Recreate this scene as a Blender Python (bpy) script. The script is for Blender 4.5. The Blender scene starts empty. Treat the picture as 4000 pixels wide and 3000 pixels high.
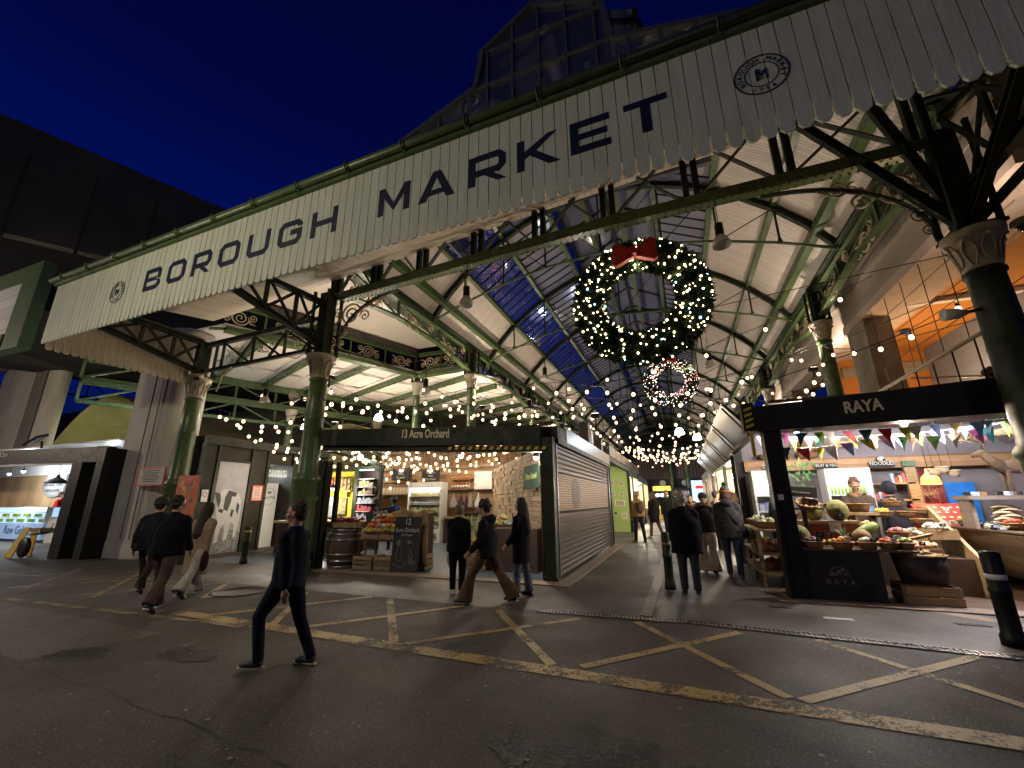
import bpy, bmesh, math, random
from mathutils import Vector, Matrix, Euler
random.seed(7)
R = math.radians
SC = bpy.context.scene
COL = SC.collection

# ---------------------------------------------------------------- camera
cd = bpy.data.cameras.new('camera'); cam = bpy.data.objects.new('camera', cd); COL.objects.link(cam)
SC.camera = cam
cd.sensor_fit = 'HORIZONTAL'; cd.sensor_width = 36.0; cd.lens = 36.0 * 1642.0 / 4000.0
cd.clip_start = 0.05; cd.clip_end = 2000
_P, _Y, _R = R(15.7), R(21.0), R(-0.45)
_f = Vector((-math.sin(_Y)*math.cos(_P), math.cos(_Y)*math.cos(_P), math.sin(_P)))
_r0 = Vector((math.cos(_Y), math.sin(_Y), 0)); _u0 = _r0.cross(_f)
_r = _r0*math.cos(_R) + _u0*math.sin(_R); _u = -_r0*math.sin(_R) + _u0*math.cos(_R)
cam.matrix_world = Matrix(((_r.x, _u.x, -_f.x, 0), (_r.y, _u.y, -_f.y, 0), (_r.z, _u.z, -_f.z, 1.66), (0, 0, 0, 1)))

# ---------------------------------------------------------------- exposure, world
SC.view_settings.view_transform = 'Standard'; SC.view_settings.look = 'None'
SC.view_settings.exposure = 0.14; SC.view_settings.gamma = 1
SC.render.engine = 'CYCLES'
SC.cycles.use_denoising = True
SC.cycles.max_bounces = 6; SC.cycles.diffuse_bounces = 3; SC.cycles.glossy_bounces = 3
SC.cycles.transmission_bounces = 4; SC.cycles.transparent_max_bounces = 10
SC.cycles.sample_clamp_indirect = 3.0
SC.cycles.caustics_reflective = False; SC.cycles.caustics_refractive = False
W = bpy.data.worlds.new('World'); SC.world = W; W.use_nodes = True
nt = W.node_tree; nt.nodes.clear()
out = nt.nodes.new('ShaderNodeOutputWorld'); bg = nt.nodes.new('ShaderNodeBackground')
tc = nt.nodes.new('ShaderNodeTexCoord'); sp = nt.nodes.new('ShaderNodeSeparateXYZ'); cr = nt.nodes.new('ShaderNodeValToRGB')
nt.links.new(tc.outputs['Generated'], sp.inputs[0]); nt.links.new(sp.outputs['Z'], cr.inputs[0])
e = cr.color_ramp.elements
e[0].position = 0.0; e[0].color = (0.0030, 0.0050, 0.022, 1)
e[1].position = 0.95; e[1].color = (0.0005, 0.0010, 0.020, 1)
m_ = cr.color_ramp.elements.new(0.36); m_.color = (0.0006, 0.0075, 0.118, 1)
m_ = cr.color_ramp.elements.new(0.20); m_.color = (0.0010, 0.0060, 0.075, 1)
m_ = cr.color_ramp.elements.new(0.52); m_.color = (0.0005, 0.0038, 0.075, 1)
m_ = cr.color_ramp.elements.new(0.68); m_.color = (0.0005, 0.0020, 0.040, 1)
nt.links.new(cr.outputs[0], bg.inputs[0]); bg.inputs[1].default_value = 1.0
nt.links.new(bg.outputs[0], out.inputs[0])

# ---------------------------------------------------------------- materials
MT = {}
def mat(name, col, rough=0.6, metal=0.0, var=0.0, vscale=6.0, bump=0.0, bscale=40.0, spec=0.5, emit=None, es=0.0,
        col2=None, stretch=None, coat=0.0, rvar=0.0, alpha=None, sheen=0.0):
    if name in MT: return MT[name]
    m = bpy.data.materials.new(name); m.use_nodes = True; n = m.node_tree; b = n.nodes['Principled BSDF']; L = n.links
    b.inputs['Base Color'].default_value = (*col, 1); b.inputs['Roughness'].default_value = rough
    b.inputs['Metallic'].default_value = metal; b.inputs['Specular IOR Level'].default_value = spec
    if coat: b.inputs['Coat Weight'].default_value = coat
    if sheen: b.inputs['Sheen Weight'].default_value = sheen
    if emit:
        b.inputs['Emission Color'].default_value = (*emit, 1); b.inputs['Emission Strength'].default_value = es
    if var or bump or rvar:
        t = n.nodes.new('ShaderNodeTexCoord'); mp = n.nodes.new('ShaderNodeMapping')
        L.new(t.outputs['Object'], mp.inputs[0])
        if stretch: mp.inputs['Scale'].default_value = stretch
        if var or rvar:
            nz = n.nodes.new('ShaderNodeTexNoise'); nz.inputs['Scale'].default_value = vscale
            nz.inputs['Detail'].default_value = 6; nz.inputs['Roughness'].default_value = 0.65
            L.new(mp.outputs[0], nz.inputs[0])
        if var:
            mx = n.nodes.new('ShaderNodeMix'); mx.data_type = 'RGBA'
            rr = n.nodes.new('ShaderNodeMapRange'); rr.inputs[1].default_value = 0.35; rr.inputs[2].default_value = 0.65
            L.new(nz.outputs[0], rr.inputs[0]); L.new(rr.outputs[0], mx.inputs[0])
            c2 = col2 or tuple(c*(1-var) for c in col)
            mx.inputs[6].default_value = (*col, 1); mx.inputs[7].default_value = (*c2, 1)
            L.new(mx.outputs[2], b.inputs['Base Color'])
        if rvar:
            r2 = n.nodes.new('ShaderNodeMapRange'); r2.inputs[1].default_value = 0.3; r2.inputs[2].default_value = 0.7
            r2.inputs[3].default_value = max(0.02, rough-rvar); r2.inputs[4].default_value = min(1, rough+rvar)
            L.new(nz.outputs[0], r2.inputs[0]); L.new(r2.outputs[0], b.inputs['Roughness'])
        if bump:
            nb = n.nodes.new('ShaderNodeTexNoise'); nb.inputs['Scale'].default_value = bscale; nb.inputs['Detail'].default_value = 5
            bp = n.nodes.new('ShaderNodeBump'); bp.inputs['Strength'].default_value = min(1, bump); bp.inputs['Distance'].default_value = 0.02
            L.new(mp.outputs[0], nb.inputs[0]); L.new(nb.outputs[0], bp.inputs['Height']); L.new(bp.outputs[0], b.inputs['Normal'])
    MT[name] = m
    return m
def emis(name, col, s, sampled=True):
    if name in MT: return MT[name]
    m = bpy.data.materials.new(name); m.use_nodes = True; n = m.node_tree; n.nodes.clear()
    o = n.nodes.new('ShaderNodeOutputMaterial'); e = n.nodes.new('ShaderNodeEmission')
    e.inputs[0].default_value = (*col, 1); e.inputs[1].default_value = s; n.links.new(e.outputs[0], o.inputs[0])
    if not sampled: m.cycles.emission_sampling = 'NONE'
    MT[name] = m
    return m
def stripes(name, col, line, axis, pitch, width=0.08, rough=0.5, bumpd=0.01, var=0.08, vscale=3.0, vcol=None):
    """boards: seams every `pitch` metres along object axis 0/1/2"""
    if name in MT: return MT[name]
    m = mat(name, col, rough, var=var, vscale=vscale, col2=vcol); n = m.node_tree; L = n.links; b = n.nodes['Principled BSDF']
    t = n.nodes.new('ShaderNodeTexCoord'); s = n.nodes.new('ShaderNodeSeparateXYZ'); L.new(t.outputs['Object'], s.inputs[0])
    d = n.nodes.new('ShaderNodeMath'); d.operation = 'DIVIDE'; d.inputs[1].default_value = pitch; L.new(s.outputs[axis], d.inputs[0])
    f = n.nodes.new('ShaderNodeMath'); f.operation = 'FRACT'; L.new(d.outputs[0], f.inputs[0])
    g = n.nodes.new('ShaderNodeMath'); g.operation = 'LESS_THAN'; g.inputs[1].default_value = width; L.new(f.outputs[0], g.inputs[0])
    fl = n.nodes.new('ShaderNodeMath'); fl.operation = 'FLOOR'; L.new(d.outputs[0], fl.inputs[0])
    wn = n.nodes.new('ShaderNodeTexWhiteNoise'); wn.noise_dimensions = '1D'; L.new(fl.outputs[0], wn.inputs['W'])
    mr = n.nodes.new('ShaderNodeMapRange'); mr.inputs[3].default_value = 1-var*1.6; mr.inputs[4].default_value = 1.0; L.new(wn.outputs[0], mr.inputs[0])
    mm = n.nodes.new('ShaderNodeMix'); mm.data_type = 'RGBA'; mm.blend_type = 'MULTIPLY'; mm.inputs[0].default_value = 1
    src = b.inputs['Base Color'].links[0].from_socket if b.inputs['Base Color'].links else None
    if src: L.new(src, mm.inputs[6])
    else: mm.inputs[6].default_value = (*col, 1)
    L.new(mr.outputs[0], mm.inputs[7])
    mx = n.nodes.new('ShaderNodeMix'); mx.data_type = 'RGBA'; L.new(g.outputs[0], mx.inputs[0]); L.new(mm.outputs[2], mx.inputs[6])
    mx.inputs[7].default_value = (*line, 1); L.new(mx.outputs[2], b.inputs['Base Color'])
    bp = n.nodes.new('ShaderNodeBump'); bp.invert = True; bp.inputs['Strength'].default_value = 0.7; bp.inputs['Distance'].default_value = bumpd
    L.new(g.outputs[0], bp.inputs['Height']); L.new(bp.outputs[0], b.inputs['Normal'])
    return m

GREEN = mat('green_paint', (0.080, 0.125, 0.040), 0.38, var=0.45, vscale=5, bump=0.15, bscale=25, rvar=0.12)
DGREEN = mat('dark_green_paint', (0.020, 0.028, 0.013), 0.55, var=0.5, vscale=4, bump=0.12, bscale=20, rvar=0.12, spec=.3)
CREAMI = mat('cream_iron', (0.60, 0.52, 0.40), 0.5, var=0.25, vscale=7, bump=0.2, bscale=30)
GILT = mat('cream_scroll_iron', (0.60, 0.50, 0.31), 0.45, var=0.3, vscale=9)
BOARD = mat('fascia_board_paint', (0.54, 0.57, 0.47), 0.6, var=0.30, vscale=1.6, bump=0.25, bscale=10, stretch=(3, 3, .5), col2=(.45, .47, .37))
BLACKP = mat('black_paint', (0.011, 0.011, 0.010), 0.48, var=0.4, vscale=5, bump=0.1, bscale=12, rvar=0.1, spec=.28)
NAVYL = mat('lettering_paint', (0.006, 0.008, 0.022), 0.5)
CEILB = stripes('ceiling_boards', (0.68, 0.60, 0.52), (0.20, 0.16, 0.11), 1, 0.11, 0.10, 0.55, 0.008, 0.10)
SOFFIT = stripes('soffit_boards', (0.60, 0.52, 0.40), (0.14, 0.11, 0.07), 0, 0.17, 0.07, 0.55, 0.01, 0.12)
SOFFY = stripes('return_boards', (0.58, 0.50, 0.38), (0.12, 0.10, 0.06), 1, 0.172, 0.06, 0.55, 0.01, 0.12)
CONC = mat('concrete', (0.36, 0.31, 0.25), 0.85, var=0.45, vscale=1.3, bump=0.3, bscale=18, col2=(0.20, 0.17, 0.14))
CONCP = mat('pier_concrete', (0.54, 0.50, 0.43), 0.85, var=0.3, vscale=0.9, bump=0.25, bscale=15, stretch=(1, 1, 0.35))
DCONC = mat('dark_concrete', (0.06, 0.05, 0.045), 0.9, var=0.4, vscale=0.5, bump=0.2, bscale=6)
WOOD = stripes('wood_planks', (0.42, 0.24, 0.11), (0.05, 0.025, 0.01), 2, 0.14, 0.04, 0.6, 0.006, 0.35, 5.0)
WOODV = stripes('wood_planks_upright', (0.55, 0.36, 0.19), (0.08, 0.04, 0.02), 0, 0.19, 0.03, 0.6, 0.005, 0.3, 4.0)
PALEW = stripes('pale_crate_wood', (0.45, 0.32, 0.17), (0.06, 0.035, 0.015), 2, 0.115, 0.07, 0.65, 0.008, 0.3, 9.0)
RAWW = mat('raw_wood', (0.40, 0.26, 0.13), 0.65, var=0.45, vscale=9, stretch=(0.4, 3, 3), bump=0.2, bscale=30)
DWOOD = mat('dark_wood', (0.09, 0.05, 0.03), 0.5, var=0.4, vscale=8, stretch=(0.4, 3, 3))
STEEL = mat('galvanised_steel', (0.42, 0.42, 0.43), 0.32, metal=0.9, var=0.3, vscale=9, rvar=0.12)
CABLE = mat('cable_rubber', (0.012, 0.012, 0.012), 0.6)
WHITEP = mat('white_paint', (0.74, 0.73, 0.70), 0.45, var=0.08)
SLATE = mat('chalkboard', (0.018, 0.018, 0.019), 0.7, var=0.3, vscale=10)
CHALK = mat('chalk', (0.62, 0.62, 0.58), 0.9)
CREAML = mat('cream_lettering', (0.72, 0.66, 0.42), 0.6)
YEL = mat('hazard_yellow', (0.65, 0.42, 0.03), 0.5, var=0.2)
RED = mat('red_paint', (0.55, 0.03, 0.02), 0.5)
WICK = mat('wicker', (0.34, 0.18, 0.07), 0.7, var=0.5, vscale=40, bump=0.8, bscale=90, stretch=(1, 1, 3))
BULB = emis('bulb_glow', (1.0, 0.64, 0.34), 5.2, False)
FAIRY = emis('fairy_light_glow', (1.0, 0.74, 0.36), 14.0, False)
FAIRYW = emis('white_fairy_light_glow', (1.0, 0.74, 0.62), 5.0, False)
FAIRYR = emis('red_fairy_light_glow', (1.0, 0.20, 0.12), 3.0, False)
FAIRYB = emis('blue_fairy_light_glow', (0.25, 0.6, 1.0), 20.0, False)
LEDW = emis('cool_lamp_glow', (0.70, 0.86, 1.0), 18.0, False)
TUBEW = emis('white_tube_glow', (0.85, 0.93, 1.0), 9.0, False)

def glassmat(name, tint, tr, rough=0.05, gl=0.12):
    m = bpy.data.materials.new(name); m.use_nodes = True; n = m.node_tree; n.nodes.clear(); L = n.links
    o = n.nodes.new('ShaderNodeOutputMaterial'); a = n.nodes.new('ShaderNodeBsdfTransparent'); a.inputs[0].default_value = (1, 1, 1, 1)
    d = n.nodes.new('ShaderNodeBsdfDiffuse'); d.inputs[0].default_value = (*tint, 1)
    g = n.nodes.new('ShaderNodeBsdfGlossy'); g.inputs['Roughness'].default_value = rough; g.inputs[0].default_value = (1, 1, 1, 1)
    t = n.nodes.new('ShaderNodeTexCoord'); nz = n.nodes.new('ShaderNodeTexNoise'); nz.inputs['Scale'].default_value = 5
    bp = n.nodes.new('ShaderNodeBump'); bp.inputs['Strength'].default_value = 0.25; bp.inputs['Distance'].default_value = 0.01
    L.new(t.outputs['Object'], nz.inputs[0]); L.new(nz.outputs[0], bp.inputs['Height']); L.new(bp.outputs[0], g.inputs['Normal'])
    m1 = n.nodes.new('ShaderNodeMixShader'); m1.inputs[0].default_value = 1-tr; L.new(a.outputs[0], m1.inputs[1]); L.new(d.outputs[0], m1.inputs[2])
    m2 = n.nodes.new('ShaderNodeMixShader'); m2.inputs[0].default_value = gl; L.new(m1.outputs[0], m2.inputs[1]); L.new(g.outputs[0], m2.inputs[2])
    L.new(m2.outputs[0], o.inputs[0]); MT[name] = m
    return m
GLASS = glassmat('clear_roof_glass', (0.12, 0.14, 0.22), 0.80, 0.05, 0.12)
GGLASS = glassmat('wired_grey_glass', (0.24, 0.25, 0.30), 0.16, 0.10, 0.16)
SGLASS = glassmat('shop_glass', (0.5, 0.5, 0.5), 0.93, 0.03, 0.10)

# ---------------------------------------------------------------- object helpers
MW = {}
NS = [False]
def SV(v):
    return (1.5*v[0], 1.5*v[1], 1.66+1.5*(v[2]-1.66)) if NS[0] else tuple(v)
def settags(o, label=None, cat=None, group=None, kind=None):
    if label: o['label'] = label
    if cat: o['category'] = cat
    if group: o['group'] = group
    if kind: o['kind'] = kind
    return o
def thing(name, label, cat, loc=(0, 0, 0), rz=0.0, group=None):
    loc = SV(loc)
    o = bpy.data.objects.new(name, None); COL.objects.link(o); o.empty_display_size = 0.2
    o.location = loc; o.rotation_euler = (0, 0, rz)
    MW[o.name] = Matrix.Translation(loc) @ Matrix.Rotation(rz, 4, 'Z')
    return settags(o, label, cat, group)
class MB:
    def __init__(s): s.v = []; s.f = []; s.sm = []
    def _add(s, vs, fs, smooth=False):
        k = len(s.v); s.v += [tuple(v) for v in vs]; s.f += [tuple(i+k for i in f) for f in fs]; s.sm += [smooth]*len(fs); return s
    def box(s, x0, x1, y0, y1, z0, z1):
        return s._add([(x0,y0,z0),(x1,y0,z0),(x1,y1,z0),(x0,y1,z0),(x0,y0,z1),(x1,y0,z1),(x1,y1,z1),(x0,y1,z1)],
                      [(0,3,2,1),(4,5,6,7),(0,1,5,4),(1,2,6,5),(2,3,7,6),(3,0,4,7)])
    def obox(s, c, size, rot=(0,0,0)):
        M = Matrix.Translation(c) @ Euler(rot).to_matrix().to_4x4(); a, b, d = (q/2 for q in size)
        vs = [M @ Vector(p) for p in [(-a,-b,-d),(a,-b,-d),(a,b,-d),(-a,b,-d),(-a,-b,d),(a,-b,d),(a,b,d),(-a,b,d)]]
        return s._add(vs, [(0,3,2,1),(4,5,6,7),(0,1,5,4),(1,2,6,5),(2,3,7,6),(3,0,4,7)])
    def bar(s, p0, p1, w, h, up=(0,0,1)):
        p0, p1 = Vector(p0), Vector(p1); d = (p1-p0)
        if d.length < 1e-6: return s
        d.normalize(); u = Vector(up)
        if abs(d.dot(u)) > 0.99: u = Vector((0, 1, 0))
        r = d.cross(u).normalized(); u = r.cross(d).normalized(); a, b = w/2, h/2
        vs = [q + r*i*a + u*j*b for q in (p0, p1) for i, j in ((-1,-1),(1,-1),(1,1),(-1,1))]
        return s._add(vs, [(0,1,2,3),(7,6,5,4),(0,4,5,1),(1,5,6,2),(2,6,7,3),(3,7,4,0)])
    def ibeam(s, p0, p1, w, h, t=0.02, up=(0,0,1)):
        p0, p1 = Vector(p0), Vector(p1); d = (p1-p0).normalized(); u = Vector(up)
        if abs(d.dot(u)) > 0.99: u = Vector((0, 1, 0))
        r = d.cross(u).normalized(); u = r.cross(d).normalized()
        s.bar(p0+u*(h/2-t/2), p1+u*(h/2-t/2), w, t, u); s.bar(p0-u*(h/2-t/2), p1-u*(h/2-t/2), w, t, u)
        return s.bar(p0, p1, t, h-2*t-0.002, u)
    def tube(s, pts, r, n=6, closed=False, smooth=True):
        pts = [Vector(p) for p in pts]; N = len(pts); rs = r if isinstance(r, (list, tuple)) else [r]*N
        vs = []; prev = None
        for i, p in enumerate(pts):
            a = pts[(i-1) % N] if (closed or i) else p; b = pts[(i+1) % N] if (closed or i < N-1) else p
            d = (b-a); d = d.normalized() if d.length > 1e-9 else Vector((0, 0, 1))
            if prev is None:
                u = Vector((0, 0, 1)) if abs(d.z) < 0.9 else Vector((1, 0, 0)); x = d.cross(u).normalized()
            else:
                x = prev - d*prev.dot(d); x = x.normalized() if x.length > 1e-6 else d.orthogonal().normalized()
            prev = x; y = d.cross(x)
            vs += [p + (x*math.cos(2*math.pi*k/n) + y*math.sin(2*math.pi*k/n))*rs[i] for k in range(n)]
        fs = []
        for i in range(N if closed else N-1):
            j = (i+1) % N
            fs += [(i*n+k, i*n+(k+1) % n, j*n+(k+1) % n, j*n+k) for k in range(n)]
        s._add(vs, fs, smooth)
        if not closed:
            k0 = len(s.v) - N*n; s.f += [tuple(k0+k for k in reversed(range(n))), tuple(k0+(N-1)*n+k for k in range(n))]; s.sm += [False, False]
        return s
    def lathe(s, prof, c=(0,0,0), n=20, smooth=True, flute=0.0, nf=0, sx=1.0, sy=1.0):
        vs = []
        for r, z in prof:
            for k in range(n):
                a = 2*math.pi*k/n; rr = r*(1+flute*math.cos(nf*a)) if flute else r
                vs.append((c[0]+rr*math.cos(a)*sx, c[1]+rr*math.sin(a)*sy, c[2]+z))
        fs = [(i*n+k, i*n+(k+1) % n, (i+1)*n+(k+1) % n, (i+1)*n+k) for i in range(len(prof)-1) for k in range(n)]
        s._add(vs, fs, smooth); k0 = len(s.v)-len(prof)*n
        s.f += [tuple(k0+k for k in reversed(range(n))), tuple(k0+(len(prof)-1)*n+k for k in range(n))]; s.sm += [False, False]
        return s
    def ball(s, c, r, n=10, m=6, sc=(1,1,1), jit=0.0):
        c = Vector(c); vs = [c+Vector((0,0,-r*sc[2]))]
        for i in range(1, m):
            a = -math.pi/2 + math.pi*i/m
            for k in range(n):
                b = 2*math.pi*k/n; q = 1+random.uniform(-jit, jit)
                vs.append(c+Vector((math.cos(a)*math.cos(b)*r*sc[0]*q, math.cos(a)*math.sin(b)*r*sc[1]*q, math.sin(a)*r*sc[2]*q)))
        vs.append(c+Vector((0,0,r*sc[2]))); t = len(vs)-1
        fs = [(0, 1+(k+1) % n, 1+k) for k in range(n)]
        for i in range(m-2):
            fs += [(1+i*n+k, 1+i*n+(k+1) % n, 1+(i+1)*n+(k+1) % n, 1+(i+1)*n+k) for k in range(n)]
        fs += [(1+(m-2)*n+k, 1+(m-2)*n+(k+1) % n, t) for k in range(n)]
        return s._add(vs, fs, True)
    def quad(s, a, b, c, d): return s._add([a, b, c, d], [(0, 1, 2, 3)])
    def prism(s, pts, o, ux, uy, th):
        """outline pts (2D) placed at o + ux*x + uy*y, extruded th along ux x uy"""
        o, ux, uy = Vector(o), Vector(ux), Vector(uy); nn = ux.cross(uy).normalized()*th; N = len(pts)
        a = [o+ux*p[0]+uy*p[1] for p in pts]; vs = a+[q+nn for q in a]
        fs = [tuple(reversed(range(N))), tuple(range(N, 2*N))]+[(i, (i+1) % N, N+(i+1) % N, N+i) for i in range(N)]
        return s._add(vs, fs)
    def stroke(s, path, w, o, ux, uy, th, closed=False):
        P = [Vector((p[0], p[1])) for p in path]; N = len(P); L = []; Rr = []
        for i in range(N):
            a = P[(i-1) % N] if (closed or i) else None; b = P[(i+1) % N] if (closed or i < N-1) else None
            d1 = (P[i]-a).normalized() if a is not None else None; d2 = (b-P[i]).normalized() if b is not None else None
            if d1 is None: d1 = d2
            if d2 is None: d2 = d1
            n1 = Vector((-d1.y, d1.x)); n2 = Vector((-d2.y, d2.x)); m = (n1+n2); m.normalize()
            k = w/2/max(0.3, m.dot(n1)); L.append(P[i]+m*k); Rr.append(P[i]-m*k)
        for i in range(N if closed else N-1):
            j = (i+1) % N; s.prism([Rr[i], Rr[j], L[j], L[i]], o, ux, uy, th)
        return s
    def build(s, name, m, parent=None, origin=None, kind=None, smooth=None):
        me = bpy.data.meshes.new(name)
        if NS[0]: s.v = [SV(v) for v in s.v]
        if parent is not None: inv = MW[parent.name].inverted(); vs = [inv @ Vector(v) for v in s.v]
        elif origin is not None: oo = Vector(origin); vs = [Vector(v)-oo for v in s.v]
        else: vs = s.v
        me.from_pydata([tuple(v) for v in vs], [], s.f); me.materials.append(m)
        me.polygons.foreach_set('use_smooth', s.sm if smooth is None else [smooth]*len(s.f)); me.update()
        o = bpy.data.objects.new(name, me); COL.objects.link(o)
        if parent is not None: o.parent = parent; MW[o.name] = MW[parent.name].copy()
        else:
            if origin is not None: o.location = origin
            MW[o.name] = Matrix.Translation(origin or (0, 0, 0))
        if kind: o['kind'] = kind
        return o
def local(parent): return MW[parent.name]
class LB(MB):
    """mesh builder whose coordinates are local to its parent"""
    def build(s, name, m, parent, kind=None, smooth=None):
        M = MW[parent.name]; s.v = [tuple(M @ Vector(v)) for v in s.v]
        return MB.build(s, name, m, parent, kind=kind, smooth=smooth)
def kids(o): return [c for c in bpy.data.objects if c.parent == o]
def copy_tree(o, loc=None, rz=None, label=None, group=None, name=None):
    ch = {}
    for c in bpy.data.objects:
        if c.parent: ch.setdefault(c.parent.name, []).append(c)
    def rec(x, par):
        n = x.copy(); COL.objects.link(n)
        if par is not None: n.parent = par
        for c in ch.get(x.name, []): rec(c, n)
        return n
    n = rec(o, None)
    if loc is not None: n.location = loc
    if rz is not None: n.rotation_euler[2] = rz
    MW[n.name] = Matrix.Translation(n.location) @ n.rotation_euler.to_matrix().to_4x4()
    return settags(n, label, None, group)
def light(parent, name, loc, power, col=(1.0, 0.72, 0.42), r=0.05, typ='POINT', rot=None, size=None, spot=None):
    l = bpy.data.lights.new(name, typ); l.energy = power; l.color = col
    if typ in ('POINT', 'SPOT'): l.shadow_soft_size = r
    if typ == 'AREA': l.shape = 'RECTANGLE'; l.size, l.size_y = size
    if spot: l.spot_size = spot; l.spot_blend = 0.6
    o = bpy.data.objects.new(name, l); COL.objects.link(o)
    M = Matrix.Translation(loc) @ (Euler(rot).to_matrix().to_4x4() if rot else Matrix())
    if parent is not None: o.parent = parent; o.matrix_local = MW[parent.name].inverted() @ M
    else: o.matrix_world = M
    return o
_fc = {}
def text(s, size, o, ux, uy, m, parent, name='lettering', sx=1.0, ext=0.004, align='CENTER', bold=0.0):
    key = (s, size, sx, ext, align, bold)
    if key not in _fc:
        c = bpy.data.curves.new('t', 'FONT'); c.body = s; c.size = size; c.extrude = ext/2; c.align_x = align; c.offset = bold; c.resolution_u = 3
        t = bpy.data.objects.new('t', c); COL.objects.link(t); dg = bpy.context.evaluated_depsgraph_get()
        me = bpy.data.meshes.new_from_object(t.evaluated_get(dg)); bpy.data.objects.remove(t); bpy.data.curves.remove(c)
        _fc[key] = ([v.co.copy() for v in me.vertices], [tuple(p.vertices) for p in me.polygons]); bpy.data.meshes.remove(me)
    vs, fs = _fc[key]; ux, uy = Vector(ux).normalized(), Vector(uy).normalized(); nn = ux.cross(uy)
    b = MB(); b._add([Vector(o)+ux*v.x*sx+uy*v.y+nn*(v.z+ext/2) for v in vs], fs)
    return b.build(name, m, parent)
# ================================================================= GROUND
def asphalt(name, base, spots, dark, rough):
    m = bpy.data.materials.new(name); m.use_nodes = True; n = m.node_tree; L = n.links; b = n.nodes['Principled BSDF']
    t = n.nodes.new('ShaderNodeTexCoord')
    def noise(sc, det=5, ro=0.6):
        z = n.nodes.new('ShaderNodeTexNoise'); z.inputs['Scale'].default_value = sc; z.inputs['Detail'].default_value = det
        z.inputs['Roughness'].default_value = ro; L.new(t.outputs['Object'], z.inputs[0]); return z
    def mixc(fac, a, bb):
        x = n.nodes.new('ShaderNodeMix'); x.data_type = 'RGBA'; L.new(fac, x.inputs[0])
        for s, v in ((6, a), (7, bb)):
            if isinstance(v, tuple): x.inputs[s].default_value = (*v, 1)
            else: L.new(v, x.inputs[s])
        return x.outputs[2]
    def rng(src, a, bb, c=0.0, d=1.0):
        r = n.nodes.new('ShaderNodeMapRange'); r.inputs[1].default_value = a; r.inputs[2].default_value = bb
        r.inputs[3].default_value = c; r.inputs[4].default_value = d; L.new(src, r.inputs[0]); return r.outputs[0]
    big = noise(0.7, 6); fine = noise(55, 4, 0.75)
    vo = n.nodes.new('ShaderNodeTexVoronoi'); vo.inputs['Scale'].default_value = 26; L.new(t.outputs['Object'], vo.inputs[0])
    vo2 = n.nodes.new('ShaderNodeTexVoronoi'); vo2.inputs['Scale'].default_value = 7; vo2.inputs['Randomness'].default_value = 1; L.new(t.outputs['Object'], vo2.inputs[0])
    c = mixc(rng(big.outputs[0], 0.35, 0.65), base, dark)
    c = mixc(rng(fine.outputs[0], 0.50, 0.66), c, tuple(x*2.6 for x in base)); c = mixc(rng(noise(22, 4, .8).outputs[0], 0.46, 0.34), c, tuple(x*0.35 for x in base))
    c = mixc(rng(vo.outputs['Distance'], 0.16, 0.06), c, spots)
    c = mixc(rng(vo2.outputs['Distance'], 0.11, 0.06, 0, 0.55), c, tuple(x*0.9 for x in spots))
    L.new(c, b.inputs['Base Color'])
    L.new(rng(big.outputs[0], 0.3, 0.7, rough-0.16, rough+0.1), b.inputs['Roughness'])
    bp = n.nodes.new('ShaderNodeBump'); bp.inputs['Strength'].default_value = 0.55; bp.inputs['Distance'].default_value = 0.012
    L.new(fine.outputs[0], bp.inputs['Height']); L.new(bp.outputs[0], b.inputs['Normal'])
    return m
ASPH = asphalt('street_asphalt', (0.050, 0.041, 0.033), (0.24, 0.21, 0.17), (0.030, 0.024, 0.019), 0.74)
ASPH2 = asphalt('apron_asphalt', (0.062, 0.052, 0.044), (0.24, 0.21, 0.18), (0.040, 0.032, 0.026), 0.52)
STONE = mat('kerb_stone', (0.26, 0.19, 0.145), 0.7, var=0.35, vscale=3, bump=0.3, bscale=60)
def sheet(name, pts, z, m, kind='structure'):
    b = MB(); b._add([(p[0], p[1], z) for p in pts], [tuple(range(len(pts)))]); return b.build(name, m, kind=kind)
sheet('ground', [(-400, -400), (400, -400), (400, 400), (-400, 400)], 0.0, ASPH)
sheet('market_floor', [(-13.5, 7.35), (-9.0, 7.1), (-3.4, 7.0), (0.0, 7.06), (3.4, 6.72), (14, 6.3), (14, 60), (-14.0, 60)], 0.004, ASPH2)
b = MB(); b.box(-9.2, -2.60, 9.0, 9.42, -0.1, 0.03); b.build('kerb', STONE, kind='structure')
b = MB(); b.box(-2.60, -2.28, 9.0, 18.0, -0.1, 0.022); b.build('kerb', STONE, kind='structure')
b = MB(); b.box(1.40, 14.5, 8.92, 9.28, -0.1, 0.026); b.build('kerb', STONE, kind='structure')
b = MB(); b._add([(3.35,8.9,.012),(3.75,8.9,.012),(5.2,7.5,.012),(5.05,7.2,.012)], [(0,3,2,1)]); b.build('kerb', STONE, kind='structure')
TILE = stripes('stall_floor_boards', (0.11, 0.07, 0.05), (0.04, 0.025, 0.02), 1, 0.13, 0.05, 0.45, 0.004, 0.2)
sheet('raya_floor', [(1.5, 9.28), (14, 9.28), (14, 17), (1.5, 17)], 0.010, TILE)
sheet('orchard_floor', [(-14, 9.42), (-2.75, 9.42), (-2.75, 17.6), (-14, 17.6)], 0.010, mat('orchard_floor_paint', (0.09, 0.11, 0.14), 0.45, var=0.4, vscale=2))
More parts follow.
